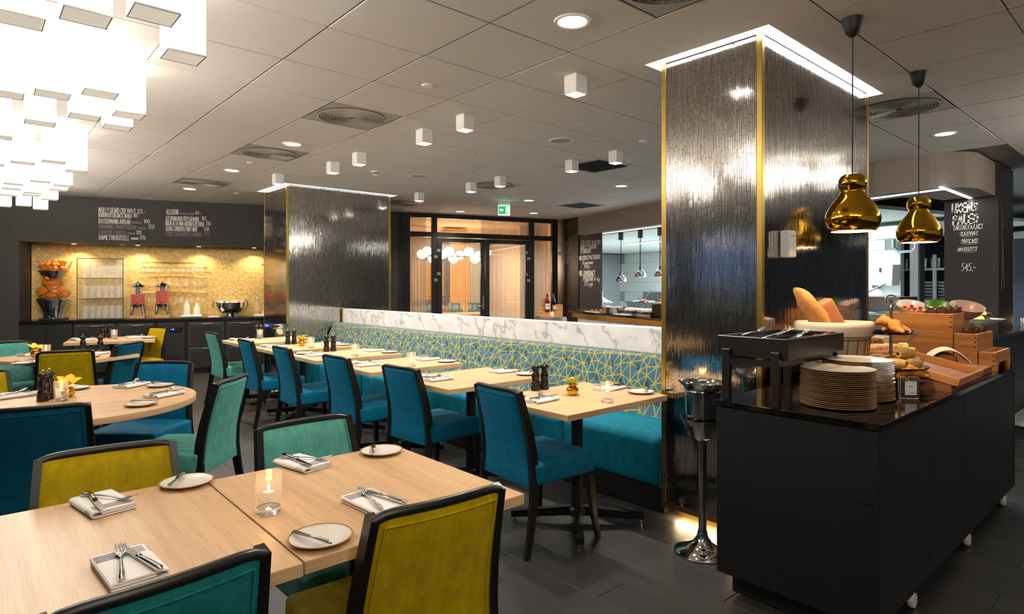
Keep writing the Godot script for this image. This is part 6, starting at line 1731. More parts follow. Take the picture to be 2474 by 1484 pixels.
func build_private_room() -> void:
	# shell: side walls, back wall with a window, floor comes from the slab
	var w := MB.new()
	w.box(Vector3(5.85, 1.38, -5.7), Vector3(3.9, 2.76, 0.15)); w.box(Vector3(3.9, 1.38, -3.1), Vector3(0.15, 2.76, 5.2)); w.box(Vector3(7.8, 1.38, -3.1), Vector3(0.15, 2.76, 5.4))
	shell("wall_private", w, M.cream_wall, WALL_O, WALL_ANG)
	shell("ceiling_private", MB.new().box(Vector3(5.85, 2.74, -2.95), Vector3(3.9, 0.03, 5.6)), M.cream_wall, WALL_O, WALL_ANG)
	shell("floor_private", MB.new().box(Vector3(5.85, 0.0, -2.95), Vector3(3.9, 0.02, 5.6)), M.pine, WALL_O, WALL_ANG)
	curtain("sheer_curtain", "sheer cream curtain behind the left side pane of the glazed wall", 4.5, 4.90, -0.22, 0.02, 2.70, M.curtain_sheer, 5)
	curtain("sheer_curtain", "wide sheer curtain behind the right door leaf and right pane", 6.02, 7.52, -0.24, 0.02, 2.70, M.curtain_sheer, 13)
	curtain("yellow_curtain", "bright yellow full height curtain at the back of the private room", 6.75, 7.35, -4.5, 0.02, 2.70, M.curtain_yellow, 9)
	curtain("yellow_curtain", "narrow yellow curtain beside the right window of the private room", 7.3, 7.72, -1.2, 0.02, 2.70, M.curtain_yellow, 6)
	curtain("white_curtain", "white window curtain beside the yellow curtain in the private room", 7.3, 7.74, -4.4, 0.02, 2.70, M.curtain_white, 18)
	# mirror with yellow reflection
	var mr := thing("wall_mirror", "wood framed yellow picture panel on the private room wall", "picture", FW(6.45, 1.55, -5.58), WALL_ANG)
	part(mr, "frame", MB.new().box(Vector3(0, 0, 0), Vector3(1.3, 1.45, 0.06), 0.01), M.teak)
	part(mr, "field", MB.new().box(Vector3(0, 0, 0.033), Vector3(0.95, 1.1, 0.01)), M.curtain_yellow)
	# bubble chandelier
	var ch := thing("bubble_chandelier", "chandelier of clustered glowing glass bubbles on a dark bar in private room", "chandelier", FW(6.15, 2.07, -2.3), WALL_ANG)
	part(ch, "bar", MB.new().tube(V3([-0.9, 0, 0, 0.9, 0, 0]), 0.022, 10), M.matt_black)
	part(ch, "ceiling_plate", MB.new().box(Vector3(0, 0.60, 0), Vector3(0.55, 0.03, 0.35), 0.004), M.brass)
	for s in [-0.25, 0.25]: part(ch, "rod", MB.new().tube(V3([s, 0, 0, s, 0.6, 0]), 0.006, 6), M.brass)
	for i in 11:
		var p := Vector3(-0.8 + 0.16 * i, 0.03 + 0.09 * sin(i * 2.1), 0.12 * cos(i * 1.7))
		part(ch, "glass_bubble", MB.new().ball(p, Vector3(0.115, 0.105, 0.115), 16, 10), M.bubble)
	for s in [-0.6, 0.0, 0.6]: omni(ch, Vector3(s, -0.22, 0), 1.6, Color(1, 0.86, 0.68), 0.15)
	# long table, glasses, chairs, plant
	var tb := thing("private_table", "long oak table set with glasses in the private room", "table", FW(6.0, 0, -2.6), WALL_ANG)
	part(tb, "tabletop", MB.new().box(Vector3(0, 0.73, 0), Vector3(2.4, 0.03, 1.0), 0.003), M.oak)
	for s in [-1, 1]: part(tb, "leg_frame", MB.new().box(Vector3(s * 1.0, 0.357, 0), Vector3(0.08, 0.715, 0.6), 0.004), M.matt_black)
	var wg := lathe1(V2([0.0, 0.0, 0.034, 0.0, 0.006, 0.006, 0.004, 0.08, 0.03, 0.11, 0.036, 0.15, 0.03, 0.2]), 14).mesh()
	for i in 22:
		one("table_wine_glass", "clear stemmed glass standing on the private room table", "wine glass", wg, M.glass, FW(5.0 + 0.17 * (i % 11) + 0.04 * int(i / 11.0), 0.7455, -2.45 - 0.42 * int(i / 11.0)), 0, "glasses on the private room table")
	for c in [[6.05, "left"], [6.6, "middle"], [7.15, "right"]]:
		var t := thing("shell_chair", "teal shell chair, %s of three behind the private room table" % {"left": "first", "middle": "second", "right": "third"}[c[1]], "chair", FW(c[0], 0, -3.55), WALL_ANG, "teal shell chairs")
		part(t, "shell", MB.new().sheet(12, 10, func(u, v): return Vector3((u - 0.5) * 0.5 * (1 - 0.3 * v * v), 0.45 + 0.5 * v * v, 0.28 - 0.5 * v + 0.25 * pow(u - 0.5, 2))), M.velvet_navy)
		for s in [-1, 1]:
			for q in [-1, 1]: part(t, "leg", MB.new().tube(V3([s * 0.12, 0.47, q * 0.1 + 0.05, s * 0.22, 0.01, q * 0.22 + 0.05]), 0.014, 8), M.matt_black)
	var pl := thing("potted_palm", "small green palm in a gold pot behind the private room table", "plant", FW(6.45, 0.74, -4.6), WALL_ANG)
	part(pl, "pot", lathe1(V2([0.0, 0.0, 0.08, 0.0, 0.11, 0.1, 0.1, 0.18, 0.0, 0.18])), M.gold)
	part(pl, "stand", MB.new().box(Vector3(0, -0.365, 0), Vector3(0.4, 0.73, 0.35), 0.004), M.teak)
	for i in 11:
		var a := i * 2.4
		var lp := []
		for k in 6: lp.append(Vector3(cos(a) * 0.07 * k, 0.18 + 0.11 * k - 0.016 * k * k, sin(a) * 0.07 * k))
		part(pl, "leaf", MB.new().tube(lp, [0.006, 0.02, 0.03, 0.028, 0.018, 0.003], 6, true, Vector2(1, 0.15)), M.leaf)
	# wine barrel with bottles before the black wall
	var bp := Vector3(6.95, 0, -6.90)
	var br := thing("wine_barrel", "old wooden wine barrel with metal hoops before the black wall", "barrel", bp)
	for i in 22:
		var a0 := TAU * i / 22; var a1 := TAU * (i + 0.97) / 22
		var st := MB.new()
		var hs := [0.0, 0.2, 0.45, 0.7, 0.90]
		var rs := [0.24, 0.28, 0.30, 0.285, 0.245]
		for k in 4:
			st.quad(Vector3(cos(a0) * rs[k], hs[k], -sin(a0) * rs[k]), Vector3(cos(a1) * rs[k], hs[k], -sin(a1) * rs[k]), Vector3(cos(a1) * rs[k + 1], hs[k + 1], -sin(a1) * rs[k + 1]), Vector3(cos(a0) * rs[k + 1], hs[k + 1], -sin(a0) * rs[k + 1]))
			st.quad(Vector3(cos(a0) * rs[k + 1], hs[k + 1], -sin(a0) * rs[k + 1]) * Vector3(0.9, 1, 0.9), Vector3(cos(a1) * rs[k + 1], hs[k + 1], -sin(a1) * rs[k + 1]) * Vector3(0.9, 1, 0.9), Vector3(cos(a1) * rs[k], hs[k], -sin(a1) * rs[k]) * Vector3(0.9, 1, 0.9), Vector3(cos(a0) * rs[k], hs[k], -sin(a0) * rs[k]) * Vector3(0.9, 1, 0.9))
		part(br, "stave", st, M.barrel)
	part(br, "head", lathe1(V2([0.0, 0.86, 0.235, 0.86, 0.235, 0.875, 0.0, 0.875]), 36), M.barrel)
	for h in [[0.03, 0.248, 0.09, 0.258], [0.2, 0.283, 0.26, 0.289], [0.64, 0.292, 0.70, 0.287], [0.745, 0.281, 0.805, 0.27], [0.835, 0.263, 0.90, 0.25]]: part(br, "hoop", lathe1(V2([h[1], h[0], h[1] + 0.003, h[0], h[3] + 0.003, h[2], h[3], h[2]]), 44), M.hoop)
	var turn := 41.0
	var bx := Transform3D(Basis(Vector3.UP, deg_to_rad(-turn)), bp + Vector3(0, 0.876, 0))
	for c in [[-0.09, 0.0, -0.1, 0.14, 0.33, 0.1, "upright pine wine crate behind the rose wine bottle"], [0.135, 0.0, 0.03, 0.11, 0.22, 0.12, "short upright pine wine crate beside the barrel candle"], [-0.03, 0.0, 0.0, 0.26, 0.095, 0.12, "flat pine wine crate under the two wine bottles"]]:
		var t := thing("wine_crate", c[6], "crate", bx * Vector3(c[0], 0, c[2]), -turn)
		var s := Vector3(c[3], c[4], c[5])
		part(t, "front_board", MB.new().box(Vector3(0, s.y / 2, s.z / 2 - 0.005), Vector3(s.x, s.y, 0.01), 0.001), M.pine); part(t, "back_board", MB.new().box(Vector3(0, s.y / 2, -s.z / 2 + 0.005), Vector3(s.x, s.y, 0.01), 0.001), M.pine)
		for q in [-1, 1]: part(t, "side_board", MB.new().box(Vector3(q * (s.x / 2 - 0.005), s.y / 2, 0), Vector3(0.01, s.y, s.z - 0.02), 0.001), M.pine)
		part(t, "lid_board", MB.new().box(Vector3(0, s.y - 0.005, 0), Vector3(s.x, 0.01, s.z), 0.001), M.pine)
	for b in [[-0.05, 0.005, "rose_wine", "foil_blue", "rose wine bottle with white label on the barrel"], [0.05, -0.035, "bottle_green", "foil_red", "dark wine bottle with red capsule on the barrel"]]:
		var t := thing("wine_bottle", b[4], "bottle", bx * Vector3(b[0], 0.0955, b[1]), -turn)
		part(t, "bottle", lathe1(V2([0.0, 0.0, 0.036, 0.0, 0.038, 0.005, 0.038, 0.17, 0.034, 0.195, 0.016, 0.225, 0.014, 0.26, 0.014, 0.295, 0.0, 0.295]), 28), M[b[2]])
		part(t, "capsule", lathe1(V2([0.0152, 0.245, 0.0152, 0.297, 0.0, 0.299]), 20), M[b[3]])
		if b[3] == "foil_blue":
			part(t, "label", MB.new().sheet(10, 2, func(u, v): return Vector3(sin((u - 0.5) * 1.9) * 0.0388, 0.05 + 0.09 * v, cos((u - 0.5) * 1.9) * 0.0388)), M.paper)
			part(t, "label_print", MB.new().ball(Vector3(0, 0.105, 0.0385), Vector3(0.012, 0.01, 0.001), 10, 6), M.foil_blue)
	candle("wine barrel, in front", bp.x - 0.12, bp.z + 0.16, 0.876)
	candle("short wine crate stack on the barrel", (bx * Vector3(0.065, 0, 0.02)).x, (bx * Vector3(0.065, 0, 0.02)).z, 0.876 + 0.0955)

# ---------------------------------------------------------------- kitchen behind the pass
func build_kitchen() -> void:
	# counters: along the pass and round the corner
	var a := Vector3(8.95, 0, -8.40); var b := Vector3(7.0, 0, -3.3)
	var d := (b - a).normalized(); var n := Vector3(-d.z, 0, d.x) * -1.0
	var ang := rad_to_deg(atan2(-d.z, d.x))
	var mid := (a + b) / 2; var L := a.distance_to(b)
	var inw := Basis(Vector3.UP, deg_to_rad(ang)) * Vector3(0, 0, -1)
	var pc := thing("pass_counter", "kitchen pass counter with black top, brass band and marble front", "counter", mid, ang)
	part(pc, "top", MB.new().box(Vector3(0, 0.885, -0.4), Vector3(L, 0.03, 0.8), 0.003), M.stone_black)
	part(pc, "brass_band", MB.new().box(Vector3(0, 0.815, -0.07), Vector3(L, 0.09, 0.02), 0.002), M.brass)
	part(pc, "marble_front", MB.new().box(Vector3(0, 0.385, -0.10), Vector3(L, 0.77, 0.03)), M.marble)
	part(pc, "carcass", MB.new().box(Vector3(0, 0.43, -0.45), Vector3(L, 0.86, 0.66)), M.matt_black)
	var bc := thing("corner_counter", "black topped bar counter along the weekly menu board", "counter", Vector3(8.2, 0, -1.38))
	part(bc, "top", MB.new().box(Vector3(0, 0.885, 0), Vector3(4.2, 0.03, 0.16), 0.003), M.stone_black)
	part(bc, "front", MB.new().box(Vector3(0, 0.43, 0.03), Vector3(4.1, 0.86, 0.04)), M.cabinet)
	var TB := Transform3D(Basis(Vector3.UP, deg_to_rad(ang)), mid)
	# shell of the kitchen
	var ks := MB.new()
	shell("ceiling_kitchen", MB.new().box(Vector3(-2.7, 2.43, -2.95), Vector3(10.8, 0.05, 5.6)), M.kitchen_ceiling, KIT_O, KIT_ANG)
	var kw := shell("wall_kitchen_back", MB.new().box(Vector3(-4.3, 1.2, -5.55), Vector3(9.6, 2.4, 0.1)).box(Vector3(-8.5, 1.2, -2.8), Vector3(0.1, 2.4, 5.5)).box(Vector3(3.4, 1.2, -6.9), Vector3(4.0, 2.4, 0.1)), M.kitchen_grout, KIT_O, KIT_ANG)
	shell("floor_kitchen", MB.new().box(Vector3(-1.4, 0.0, -3.5), Vector3(14.2, 0.012, 5.6)), M.kitchen_grout, KIT_O, KIT_ANG)
	var tm := MB.new().box(Vector3.ZERO, Vector3(0.594, 0.294, 0.012), 0.003).mesh()
	var tv := MB.new().box(Vector3.ZERO, Vector3(0.294, 0.294, 0.012), 0.003).mesh()
	for i in 15:
		for j in 8:
			var x := -8.2 + 0.6 * i + (0.3 if j % 2 else 0.0)
			if x > 0.5: continue
			part(kw, "wall_tile", tm, M.kitchen_tile, Vector3(x, 0.15 + 0.3 * j, -5.494))
	for i in 7:
		for j in 8: part(kw, "wall_tile", tm, M.kitchen_tile, Vector3(1.6 + 0.6 * i + (0.3 if j % 2 else 0.0), 0.15 + 0.3 * j, -6.844))
	# doorway posts
	var dp := thing("door_post", "steel kitchen doorway post beside the tiled wall", "door post", FK(0.80, 0, -5.5), KIT_ANG)
	part(dp, "post", MB.new().box(Vector3(0, 1.2, 0), Vector3(0.16, 2.4, 0.2), 0.004), M.door_frame_steel)
	part(dp, "rubber_edge", MB.new().box(Vector3(0.09, 1.2, 0.02), Vector3(0.02, 2.4, 0.14)), M.vent_dark)
	# ceiling light panels of the kitchen
	for p in [[-3.6, -2.6], [-1.2, -2.6], [1.2, -2.6], [-3.6, -4.4], [-1.2, -4.4]]:
		var l := thing("kitchen_light_panel", "white rectangular light panel in the kitchen ceiling", "ceiling light", FK(p[0], 2.40, p[1]), KIT_ANG, "kitchen ceiling panels")
		part(l, "frame", MB.new().box(Vector3(0, 0, 0), Vector3(1.24, 0.02, 0.34), 0.003), M.white)
		part(l, "lamp_diffuser", MB.new().box(Vector3(0, -0.012, 0), Vector3(1.18, 0.006, 0.28)), M.led)
		area(l, Vector3(0, -0.025, 0), Vector2(1.18, 0.28), 14.0, Vector3.DOWN, Vector3.RIGHT, Color(0.93, 0.98, 1.0))
	# hood rail
	var hd := thing("extractor_hood", "long steel extractor hood hanging over the kitchen", "hood", FK(0.3, 2.2, -3.4), KIT_ANG)
	part(hd, "canopy", MB.new().box(Vector3(0.6, 0.05, 0), Vector3(3.4, 0.16, 0.7), 0.004), M.steel_matt)
	part(hd, "lip", MB.new().box(Vector3(0.6, -0.045, 0.33), Vector3(3.4, 0.03, 0.03)), M.steel)
	# heat lamps over the pass
	for s in [[-1.60, 1.475, "first"], [-1.03, 1.555, "second"], [-0.5, 1.555, "third"]]:
		var l := thing("heat_lamp", "chrome heat lamp on a coiled cord over the pass, %s from the chalkboard" % s[2], "heat lamp", FK(s[0], 0, -0.4), KIT_ANG, "chrome heat lamps")
		var y: float = s[1]
		part(l, "lamp_shade", lathe1(V2([0.10, y - 0.005, 0.106, y, 0.1, y + 0.06, 0.07, y + 0.105, 0.035, y + 0.125, 0.0, y + 0.125]), 8), M.chrome)
		part(l, "socket", lathe1(V2([0.0, y + 0.12, 0.03, y + 0.12, 0.03, y + 0.18, 0.0, y + 0.18]), 16), M.chrome)
		part(l, "bulb", MB.new().ball(Vector3(0, y + 0.03, 0), Vector3(0.05, 0.04, 0.05), 12, 8), M.lamp_warm)
		var cd := []
		for i in 90: cd.append(Vector3(cos(i * 1.1) * 0.012, y + 0.18 + (2.27 - y - 0.18) * i / 89.0, sin(i * 1.1) * 0.012))
		part(l, "coiled_cord", MB.new().tube(cd, 0.006, 5), M.matt_black)
		part(l, "mount", lathe1(V2([0.0, 2.25, 0.045, 2.25, 0.045, 2.39, 0.0, 2.39]), 20), M.matt_black)
		omni(l, Vector3(0, y + 0.03, 0), 0.35, Color(1, 0.85, 0.65), 0.05)
	# food and pans on the pass: x along the counter, z inwards (negative)
	var P := func(x: float, y: float, z: float) -> Vector3: return TB * Vector3(x, y, z)
	var CY := 0.9005
	for q in [[-1.35, -0.3, 0.24, "wide steel pan with looped handles on the pass"], [0.55, -0.22, 0.16, "small shallow steel pan with handle near the sauce bottles"]]:
		var t := thing("steel_pan", q[3], "pan", P.call(q[0], CY, q[1]), ang)
		part(t, "pan", lathe1(V2([0.0, 0.0, q[2], 0.0, q[2] + 0.01, 0.006, q[2] + 0.01, 0.11, q[2] + 0.015, 0.113, q[2], 0.112, q[2], 0.02, 0.0, 0.012]), 40), M.steel)
		for s in [-1, 1]: part(t, "loop_handle", MB.new().tube([Vector3(s * q[2], 0.09, -0.05), Vector3(s * (q[2] + 0.06), 0.12, -0.04), Vector3(s * (q[2] + 0.06), 0.12, 0.04), Vector3(s * q[2], 0.09, 0.05)], 0.007, 6), M.steel)
		part(t, "contents", lathe1(V2([q[2], 0.095, q[2] * 0.5, 0.112, 0.0, 0.115]), 24), M.white_bowl)
	for q in [[-0.75, -0.28, "first"], [-0.25, -0.3, "second"]]:
		var t := thing("food_tray", "black tray of wrapped food on the pass, %s from the wide pan" % q[2], "tray", P.call(q[0], CY, q[1]), ang)
		part(t, "tray", MB.new().box(Vector3(0, 0.045, 0), Vector3(0.42, 0.02, 0.3), 0.004), M.stone_black)
		part(t, "support", MB.new().box(Vector3(0, 0.018, 0), Vector3(0.38, 0.035, 0.26)), M.steel_matt)
		for i in 5: one("food_parcel", "wrapped pale food parcel on the black tray of the pass", "food", MB.new().rbox(Vector3(0, 0.03, 0), Vector3(0.11, 0.06, 0.09), 0.025, 5), M.white_gloss, P.call(q[0] - 0.14 + 0.07 * i, CY + 0.0555, q[1] + 0.05 * (i % 2 * 2 - 1)), ang + 25.0 * i, "wrapped parcels on the pass")
	var bn := thing("seafood_bain", "dark hot box topped with a heap of shrimp on the pass", "food warmer", P.call(0.15, CY, -0.38), ang)
	part(bn, "box", MB.new().box(Vector3(0, 0.10, 0), Vector3(0.46, 0.20, 0.34), 0.006), M.steel_black)
	part(bn, "steel_pan", MB.new().box(Vector3(0, 0.215, 0), Vector3(0.5, 0.03, 0.36), 0.004), M.steel)
	for i in 60:
		var r := 0.2 * sqrt((i + 0.5) / 60.0)
		one("shrimp", "pink peeled shrimp in the heap on the hot box", "shrimp", MB.new().tube(V3([-0.02, 0, 0, 0.0, 0.012, 0.008, 0.02, 0.004, 0.018]), [0.006, 0.012, 0.005], 6), M.shrimp if i % 4 else M.tomato_r, P.call(0.15 + cos(i * 2.4) * r, CY + 0.24 + 0.09 * (1 - r / 0.2), -0.38 + sin(i * 2.4) * r * 0.8), i * 67.0, "shrimp on the hot box")
	var sl := thing("salad_dish", "raised steel dish with red garnish at the chalkboard end of the pass", "dish", P.call(-0.95, CY, -0.62), ang)
	part(sl, "dish", lathe1(V2([0.0, 0.2, 0.16, 0.2, 0.2, 0.225, 0.19, 0.224, 0.15, 0.207, 0.0, 0.207]), 32), M.steel)
	part(sl, "column", lathe1(V2([0.0, 0.0, 0.08, 0.0, 0.02, 0.02, 0.02, 0.2, 0.0, 0.2])), M.steel)
	part(sl, "garnish", MB.new().ball(Vector3(0, 0.22, 0), Vector3(0.08, 0.03, 0.08), 12, 6), M.tomato_r)
	part(sl, "ladle", MB.new().tube(V3([0.0, 0.22, 0, 0.12, 0.34, 0.0, 0.3, 0.44, 0.02]), 0.007, 6), M.steel)
	for q in [[-2.3, -0.35, "clear oil bottle on the pass before the chalkboard", "carafe"], [0.78, -0.16, "amber sauce bottle standing near the mosaic pillar end of the pass", "rose_wine"]]:
		var t := thing("sauce_bottle", q[2], "bottle", P.call(q[0], CY, q[1]), ang)
		part(t, "bottle", lathe1(V2([0.0, 0.0, 0.035, 0.0, 0.035, 0.14, 0.012, 0.18, 0.012, 0.22, 0.0, 0.22]), 20), M[q[3]])
		part(t, "cap", lathe1(V2([0.014, 0.205, 0.014, 0.228, 0.0, 0.23]), 14), M.white if q[3] == "carafe" else M.foil_red)
	for i in 9: one("cheese_wedge", "orange cheese or bread wedge on the board before the chalkboard", "cheese", MB.new().rbox(Vector3(0, 0.018, 0), Vector3(0.10, 0.036, 0.05), 0.01, 4), M.pastry, P.call(-2.25 + 0.085 * i, CY + 0.0205, -0.24 + 0.05 * (i % 2)), ang + i * 40.0, "wedges on the board")
	one("serving_board", "dark wooden serving board before the chalkboard on the pass", "board", MB.new().box(Vector3(0, 0.01, 0), Vector3(0.95, 0.02, 0.3), 0.003), M.teak, P.call(-1.92, CY, -0.24), ang)
	for i in 8: one("folded_card", "small white card or cloth lying on the pass edge", "card", MB.new().box(Vector3(0, 0.006, 0), Vector3(0.14, 0.012, 0.09), 0.002), M.paper, P.call(-1.95 + 0.11 * i + (0.6 if i > 3 else 0.0), CY, -0.06), ang + rr(-20, 20), "white cards on the pass")
	for i in 3:
		var t := thing("glass_jar", "small glass jar with pale lid at the pillar end of the pass", "jar", P.call(0.92 + 0.11 * i, CY, -0.2 - 0.05 * (i % 2)), ang, "glass jars on the pass")
		part(t, "jar", lathe1(V2([0.0, 0.0, 0.04, 0.0, 0.042, 0.08, 0.036, 0.09, 0.0, 0.09]), 20), M.carafe)
		part(t, "lid", lathe1(V2([0.038, 0.09, 0.038, 0.11, 0.0, 0.112]), 18), M.copper)
	# rear line of the kitchen: long steel bench with shelf
	var kb := thing("kitchen_bench", "long steel work bench along the tiled kitchen wall", "bench", FK(-3.4, 0, -5.0), KIT_ANG)
	part(kb, "top", MB.new().box(Vector3(0, 0.90, 0), Vector3(7.4, 0.04, 0.7), 0.003), M.steel_matt)
	part(kb, "splash_back", MB.new().box(Vector3(0, 1.06, -0.36), Vector3(7.4, 0.3, 0.02)), M.steel_matt)
	part(kb, "front", MB.new().box(Vector3(0, 0.44, 0.0), Vector3(7.3, 0.88, 0.6)), M.steel_matt)
	for q in [[-4.2, 0.55], [-2.6, 0.4]]: one("kitchen_machine", "steel kitchen machine standing on the long work bench", "machine", MB.new().box(Vector3(0, 0.15, 0), Vector3(q[1], 0.3, 0.4), 0.01), M.steel_matt, FK(q[0], 0.92, -5.0), KIT_ANG, "machines on the steel bench")
	one("black_bin", "black plastic container on the kitchen work bench", "container", MB.new().prism(PackedVector2Array([Vector2(-0.24, 0), Vector2(0.24, 0), Vector2(0.3, 0.3), Vector2(-0.3, 0.3)]), -0.2, 0.2), M.matt_black, FK(-1.55, 0.9, -2.6), KIT_ANG)
	one("bin_stand", "steel trolley under the black container in the kitchen", "trolley", MB.new().box(Vector3(0, 0.449, 0), Vector3(0.6, 0.898, 0.45), 0.004), M.steel_matt, FK(-1.55, 0, -2.6), KIT_ANG)
	# right part of the kitchen: towel and soap dispensers, pipe, shelves with dishes, salad pans
	var td := thing("towel_dispenser", "grey paper towel dispenser on the tiled kitchen wall", "dispenser", FK(0.31, 1.60, -5.48), KIT_ANG)
	part(td, "housing", MB.new().prism(PackedVector2Array([Vector2(-0.17, -0.2), Vector2(0.17, -0.2), Vector2(0.19, 0.2), Vector2(-0.19, 0.2)]), 0.0, 0.24), M.plastic)
	part(td, "window", MB.new().box(Vector3(-0.05, 0.1, 0.242), Vector3(0.05, 0.09, 0.004)), M.blue_grey)
	var so := thing("soap_dispenser", "slim white soap dispenser beside the paper towel dispenser", "dispenser", FK(0.07, 1.55, -5.48), KIT_ANG)
	part(so, "housing", MB.new().rbox(Vector3(0, 0.02, 0.06), Vector3(0.13, 0.36, 0.12), 0.02, 5), M.plastic)
	part(so, "pump", MB.new().box(Vector3(0, -0.17, 0.07), Vector3(0.12, 0.07, 0.1), 0.006), M.blue_grey)
	one("wall_pipe", "chrome water pipe loop on the tiled kitchen wall", "pipe", MB.new().tube(V3([-0.2, 0.15, 0.05, -0.2, -0.02, 0.05, -0.1, -0.1, 0.05, 0.15, -0.1, 0.05, 0.22, -0.04, 0.05, 0.22, 0.1, 0.05]), 0.035, 10), M.steel, FK(0.60, 2.15, -5.48), KIT_ANG)
	var sf := thing("dish_rack", "white shelf rack with stacked dishes in the room behind the kitchen", "rack", FK(0.75, 0, -6.4), KIT_ANG)
	for y in [1.1, 1.72]: part(sf, "shelf", MB.new().box(Vector3(0, y, 0), Vector3(1.7, 0.04, 0.5), 0.003), M.plastic)
	for x in [-0.82, 0.0, 0.82]: part(sf, "post", MB.new().box(Vector3(x, 1.0, 0.24), Vector3(0.06, 2.0, 0.04), 0.003), M.plastic)
	for i in 6:
		for k in 6:
			one("stacked_dish", "white dish stacked on the rack behind the kitchen", "dish", lathe1(V2([0.0, 0.0, 0.06, 0.0, 0.12, 0.045, 0.115, 0.046, 0.055, 0.008, 0.0, 0.008]), 18), M.white_gloss, FK(0.25 + 0.27 * i, 1.1205 + 0.062 * k + 0.0005, -6.4), 0, "stacked white dishes")
	for i in 12: one("steel_jug", "small steel jug on the upper shelf behind the kitchen", "jug", lathe1(V2([0.0, 0.0, 0.05, 0.0, 0.052, 0.15, 0.045, 0.2, 0.0, 0.2]), 14), M.steel, FK(0.1 + 0.125 * i, 1.7405, -6.35), 0, "steel jugs on the upper shelf")
	var sw := thing("salad_station", "steel salad station with pans behind the buffet counter", "salad station", FK(2.2, 0, -1.75), KIT_ANG)
	part(sw, "bench", MB.new().box(Vector3(0, 0.44, 0), Vector3(1.8, 0.88, 0.8), 0.004), M.steel_matt)
	part(sw, "lower_pan", MB.new().box(Vector3(-0.1, 0.95, 0.2), Vector3(1.3, 0.14, 0.32), 0.006), M.steel_matt)
	part(sw, "upper_pan", MB.new().box(Vector3(-0.2, 1.15, -0.15), Vector3(1.5, 0.2, 0.4), 0.006), M.steel)
	part(sw, "greens", MB.new().ball(Vector3(-0.1, 1.02, 0.2), Vector3(0.55, 0.03, 0.13), 24, 8, func(q): return 1.0 + 0.25 * sin(q.x * 31.0) * cos(q.z * 17.0)), M.leaf)
	part(sw, "ladle", MB.new().tube(V3([-0.2, 1.2, -0.1, 0.0, 1.3, -0.1, 0.25, 1.42, -0.12]), 0.01, 6), M.steel)
	# fruit dish, glasses and candles on the corner counter
	var fd := thing("fruit_dish", "white oval dish of grapes and melon on the dark corner counter", "dish", Vector3(7.1, 0.9005, -1.38))
	part(fd, "dish", lathe1(V2([0.0, 0.14, 0.12, 0.14, 0.2, 0.19, 0.195, 0.191, 0.11, 0.15, 0.0, 0.15]), 32), M.white_gloss)
	part(fd, "stem", lathe1(V2([0.0, 0.0, 0.1, 0.0, 0.03, 0.03, 0.03, 0.14, 0.0, 0.14])), M.white_gloss)
	for i in 24: one("grape", "dark red grape in the white fruit dish", "grape", MB.new().ball(Vector3.ZERO, Vector3(0.022, 0.022, 0.022), 10, 6), M.grape, Vector3(7.12 + 0.03 * cos(i * 2.4) * sqrt(i), 1.07 + 0.02 * (i % 4), -1.38 + 0.02 * sin(i * 2.4) * sqrt(i)), 0, "grapes in the fruit dish")
	for i in 4: one("melon_piece", "pale melon wedge in the white fruit dish", "melon", MB.new().rbox(Vector3.ZERO, Vector3(0.09, 0.05, 0.06), 0.015, 4), M.melon, Vector3(6.98 + 0.03 * i, 1.075 + 0.02 * i, -1.36), i * 30.0, "melon wedges")
	candle("corner counter beside the weekly menu board", 9.35, -1.38, 0.9005)
	candle("corner counter at its outer end", 9.55, -1.37, 0.9005)
	shell("wall_bar", MB.new().box(Vector3(12.1, 1.06, 0.4), Vector3(0.2, 2.12, 4.6)), M.blue_grey)
	chef()

